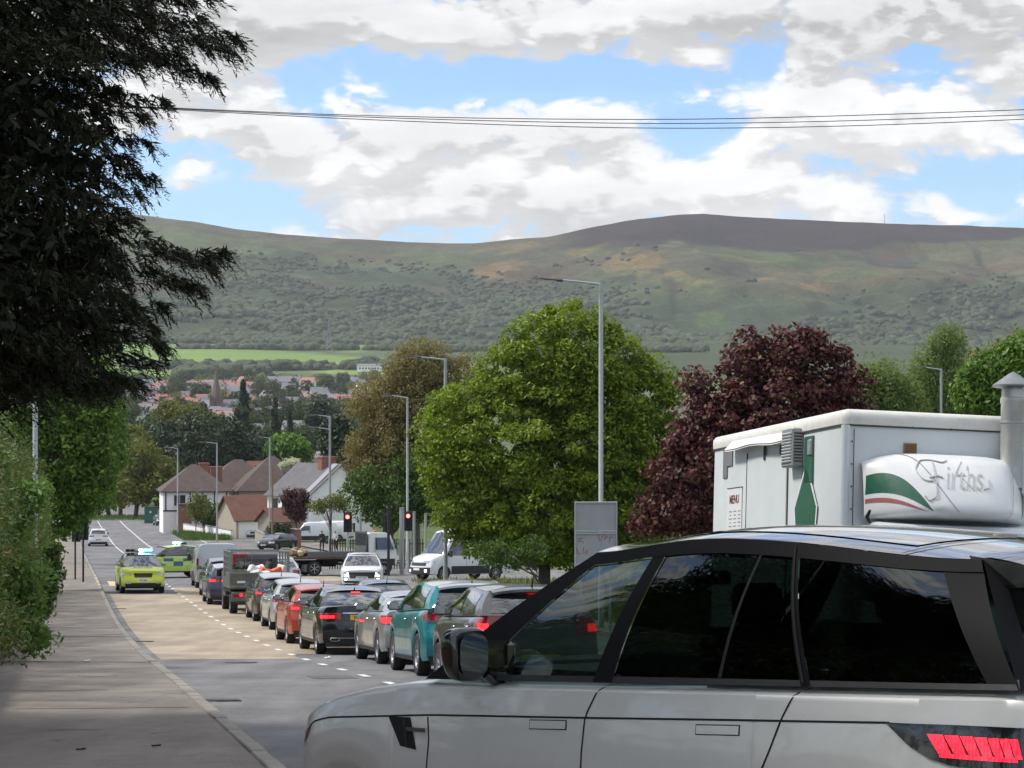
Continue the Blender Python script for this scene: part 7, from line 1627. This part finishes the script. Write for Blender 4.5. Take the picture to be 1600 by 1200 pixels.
# low garden walls and pillars
for k, (a, b, Y0, Y1, lab) in enumerate(((284, 318, 262, 252, 'low white garden wall left of the young tree'), (322, 362, 250, 240, 'low white garden wall behind the silver parked car'), (400, 424, 226, 214, 'low tan garden wall right of the silver parked car'))):
    P0, P1 = G(a, Y0), G(b, Y1); root = empty('garden_wall', P0, label=lab, cat='wall'); dv = P1 - P0; ln = dv.length
    MB().box(dv / 2 + Vector((0, 0, .5)), (ln, .22, 1.1), rz=math.atan2(dv.y, dv.x)).build('wall_face', M_REND if k < 2 else M_STONE, root, None); MB().box(dv / 2 + Vector((0, 0, 1.08)), (ln + .1, .30, .08), rz=math.atan2(dv.y, dv.x)).build('coping', M_KERB, root, None)
for px, Y, lab in ((458, 208, 'brick gate pillar left of the parked white van'), (466, 204, 'brick gate pillar nearest the white van')):
    root = empty('gate_pillar', G(px, Y), label=lab, cat='pillar'); MB().box((0, 0, .8), (.5, .5, 1.7)).build('shaft', M_BRK, root, None); MB().box((0, 0, 1.7), (.62, .62, .12), b=.02).build('cap', M_KERB, root, None)
be_ = empty('brick_lean_to', G(288, 262), rad(12), label='narrow red brick lean-to at the left end of the half-timbered house', cat='outbuilding'); MB().box((0, 0, 1.6), (1.5, 2.0, 3.4)).build('wall', M_BRK, be_, None); MB().box((0, 0, 3.36), (1.7, 2.2, .12)).build('roof', T_BROWN, be_, None)
bb = empty('brick_outbuilding', G(300, 275), label='brick chimney-like end wall beside the half-timbered house', cat='wall') if False else None
# mid-distance roofs above the dark trees
house(246, 560, rad(-8), 22, 9, 4.5, 8.2, 'long dark slate-roofed terrace above the yellow-green trees', M_CREAM, T_SLATE, False, [('f', -8 + 3.2 * k, 3.2, 1.2, 1.3) for k in range(6)], [(-3, 0, 7, 9.2, 1.2, .7, M_BRK), (6, 0, 7, 9.2, 1.2, .7, M_BRK)], name='terrace')
house(322, 600, rad(5), 15, 8, 7.0, 11.5, 'white building with slate roof left of the tall fir', M_REND, T_SLATE, False, [('f', -5.5 + 2.7 * k, z, 1.1, 1.3) for k in range(5) for z in (5.4, 2.4)], [(6, 0, 10, 12.5, 1.2, .8, M_BRK)], name='white_house')
house(405, 590, rad(-20), 8, 8, 9.5, 12.5, 'tall white house squeezed between the two dark firs', M_REND, T_SLATE, False, [('f', x, z, 1.1, 1.4) for x in (-2, 1.5) for z in (8, 5, 2.4)], (), name='white_house')
house(462, 470, rad(10), 11, 8, 6.0, 9.2, 'brick house with pale slate roof right of the firs', M_BRK, mat('pale_slate_roof', (.24, .22, .24), .6, var=.1), False, [('f', x, z, 1.3, 1.2) for x in (-3.5, 0, 3.5) for z in (4.6, 1.8)], [(-5.2, 0, 7, 10.6, .9, 1.4, M_BRK)], name='brick_house')
house(430, 380, rad(20), 9, 8, 5.4, 8.4, 'brick house with rusty roof behind the dark trees', M_BRK, T_RUST, False, [('f', 0, 3.8, 1.4, 1.2)], [(3, 0, 7, 9.5, 1.2, .7, M_BRK)], name='brick_house')
house(500, 350, rad(-30), 10, 8, 5.4, 9.0, 'brown-roofed house behind the brick chimney', M_BRK, T_BROWN, False, [('f', -2, 3.8, 1.4, 1.2)], [(-2.4, 0, 7.6, 10.2, 1.6, .8, M_BRK)], name='brick_house')
# the distant town
def spot_words(px, Y):
    if px > 1000: return 'in the gap beside the copper maple' if px < 1200 else ('behind the willow and the food truck roof' if px < 1450 else 'behind the right-hand birch and flue')
    a = 'well left of the church spire' if px < 265 else 'just left of the spire' if px < 330 else 'right of the spire by the tallest fir' if px < 385 else 'between the two dark firs' if px < 440 else 'right of the dark firs' if px < 520 else 'beside the budding tree'
    return a + (', nearest rows' if Y < 800 else ', middle rows' if Y < 1250 else ', upper rows' if Y < 1600 else ', by the fields')
def town():
    protos = []; R_ = random.Random(5)
    kinds = {'red': ('small red-roofed house in the distant town below the fields', T_FARR, (M_FBUFF, M_FPINK, M_REND)), 'grey': ('grey-roofed house in the distant town below the fields', T_FARG, (M_FPINK, M_FBUFF, M_REND))}
    base = {}
    for kd, (lab, rm, wms) in kinds.items():
        for j, wm in enumerate(wms):
            w, d, ze = (9, 8, 5.0) if j != 2 else (13, 8, 5.4)
            base[(kd, j)] = (wall_mb(w, d, ze, ze + 3.2, False).mesh('wall', wm, None), roof_mesh(w, d, ze, ze + 3.2, False, .4, .2).mesh('roof', rm, None), w, d, ze)
    pane = MB().box((0, 0, 0), (1.5, .10, 1.5)).mesh('window', M_PANE, None); ch = MB().box((0, 0, 0), (.9, .9, 2.0)).mesh('chimney', mat('far_chimney', (.25, .13, .10), .9), None)
    spots = []
    for i in range(200):
        Y = R_.choice([R_.uniform(720, 1000), R_.uniform(1000, 1500), R_.uniform(1400, 1860)]); px = R_.uniform(175, 600)
        if 520 < px and Y < 1000: continue
        spots.append((px, Y, None))
    for row in range(5):
        Y = 1250 + row * 120; px0 = R_.uniform(180, 260)
        for k in range(9): spots.append((px0 + k * 13.0, Y + k * 2, 'red' if row % 2 == 0 else 'grey'))
    for k in range(14): spots.append((412 + k * 10.5, 1800 + (k % 2) * 8, 'grey2'))
    for k in range(10): spots.append((300 + k * 14, 1640 + (k % 3) * 10, 'red'))
    for (px, Y, kd) in spots[:290]:
        yaw = R_.uniform(-.6, .6); k2 = kd
        if kd is None: k2 = R_.choice(['red', 'grey', 'grey'])
        if kd == 'grey2': k2 = 'grey'; yaw = .05
        j = R_.choice([0, 1, 2, 1]); wm, rm, w, d, ze = base[(k2, j)]; sc = R_.uniform(.9, 1.25)
        root = empty('town_house', G(px, Y, 0), yaw, label=kinds[k2][0].split(' in the')[0] + ' ' + spot_words(px, Y), cat='house', group=k2 + '-roofed town houses ' + spot_words(px, Y)); root.scale = (sc,) * 3; root.location.z -= .5
        link('wall', wm, root); rf = link('roof', rm, root); link('chimney', ch, rf, (w * .3, 0, ze + 3.4))
        for x in (-.28, .28): link('window', pane, root, (w * x, -d / 2, ze - 1.4)); link('window', pane, root, (w * x, -d / 2, 1.6))
town()
# church with spire
def church():
    Y = 1000.0; p = G(338, Y); root = empty('church', p, label='dark stone church with tall spire in the distant town', cat='church'); ht = (640 - 574) * Y / F - p.z; ms = mat('dark_sandstone', (.15, .115, .10), .9, var=.2, vscale=.5)
    MB().box((0, 0, ht * .22 - 1), (5.2, 5.2, ht * .44 + 2)).build('tower', ms, root, None)
    sp = MB().lathe([(2.9, ht * .44), (1.1, ht * .74), (.15, ht)], n=8).build('spire', ms, root, None)
    for sx in (-1, 1):
        for sy in (-1, 1): MB().lathe([(.55, ht * .42), (.5, ht * .50), (.02, ht * .60)], (sx * 2.3, sy * 2.3, 0), n=6).build('pinnacle', ms, root, None)
    MB().box((0, -2.62, ht * .34), (1.0, .1, 3.2)).build('belfry_window', M_PANE, root, None)
    n = wall_mb(18, 9, 6, 11, False).build('nave', ms, root, None); n.location = (9, 4, 0); r = roof_mesh(18, 9, 6, 11, False).build('nave_roof', T_FARG, root, None); r.location = (9, 4, 0)
church()
# long white farm building in the fields
fb = house(577, 2260, .0, 24, 9, 5.5, 7.5, 'long white building standing in the green fields', M_REND, T_FARG, False, [('f', -9 + 3 * k, 2.8, 1.8, 1.6) for k in range(7)], (), 'building', name='farm_building')
# trees scattered through the town: shared crowns, each tree its own
def town_trees():
    R_ = random.Random(9); protos = []
    for mt in (L_FAR, L_FARY, L_DARK, L_FARP):
        V, r1, r2, C = crown_arrays([((0, 0, 6.2), (3.6, 3.6, 3.4)), ((1.6, .5, 4.6), (2.6, 2.6, 2.4)), ((-1.8, -.3, 5), (2.6, 2.6, 2.4))], 90, 26, 1.3, .42, flat=.8)
        n = len(V) // 4; me = np_mesh('crown', V, np.arange(n * 4).reshape(-1, 4), mt, {'rnd': ('FLOAT', np.repeat(r1, 4)), 'rnd2': ('FLOAT', np.repeat(r2, 4))}); protos.append(me)
    tk = MB().tube([(0, 0, -.5), (0, 0, 5)], [.35, .15], 6).mesh('trunk', M_BARK)
    labs = ['mid green round tree among the distant houses', 'light yellow-green tree among the distant houses', 'dark round tree among the distant houses', 'purplish leafless tree among the distant houses']
    spots = [(R_.uniform(175, 640), R_.choice([R_.uniform(500, 760), R_.uniform(760, 1200), R_.uniform(1200, 1880)]), R_.choice([0, 0, 0, 1, 2])) for _ in range(190)]
    spots += [(R_.uniform(445, 500), R_.uniform(900, 960), 3) for _ in range(12)] + [(R_.uniform(500, 545), R_.uniform(800, 900), 2) for _ in range(5)] + [(R_.uniform(285, 425), R_.uniform(1870, 1990), 0) for _ in range(30)] + [(R_.uniform(1060, 1110), R_.uniform(400, 900), 0) for _ in range(8)] + [(R_.uniform(1300, 1700), R_.uniform(170, 420), R_.choice([0, 1])) for _ in range(26)]
    for px, Y, k in spots:
        s = R_.uniform(.7, 1.35) * (1.0 if Y < 1200 else 1.15); root = empty('town_tree', G(px, Y, -.3), R_.uniform(0, 6), label=labs[k].split(' among')[0] + ' ' + spot_words(px, Y), cat='tree', group=['mid green', 'light green', 'dark', 'leafless'][k] + ' trees ' + spot_words(px, Y)); root.scale = (s, s, s * R_.uniform(.85, 1.2)); link('crown', protos[k], root); link('trunk', tk, root)
town_trees()

# ---------------------------------------------------------------- air
def haze():
    m = bpy.data.materials.new('hazy_air'); m.use_nodes = True; t = NT(m.node_tree); pv = t.n('ShaderNodeVolumePrincipled'); pv.inputs['Color'].default_value = (.90, .94, 1, 1); pv.inputs['Density'].default_value = HAZE; pv.inputs['Anisotropy'].default_value = .0
    out = t.n('ShaderNodeOutputMaterial'); t.nt.links.new(pv.outputs[0], out.inputs['Volume'])
    o = MB().box((0, 3200, 205), (16000, 6700, 510)).build('haze', m, None, None); tag(o, kind='stuff')
HAZE = 0.5e-4
haze()
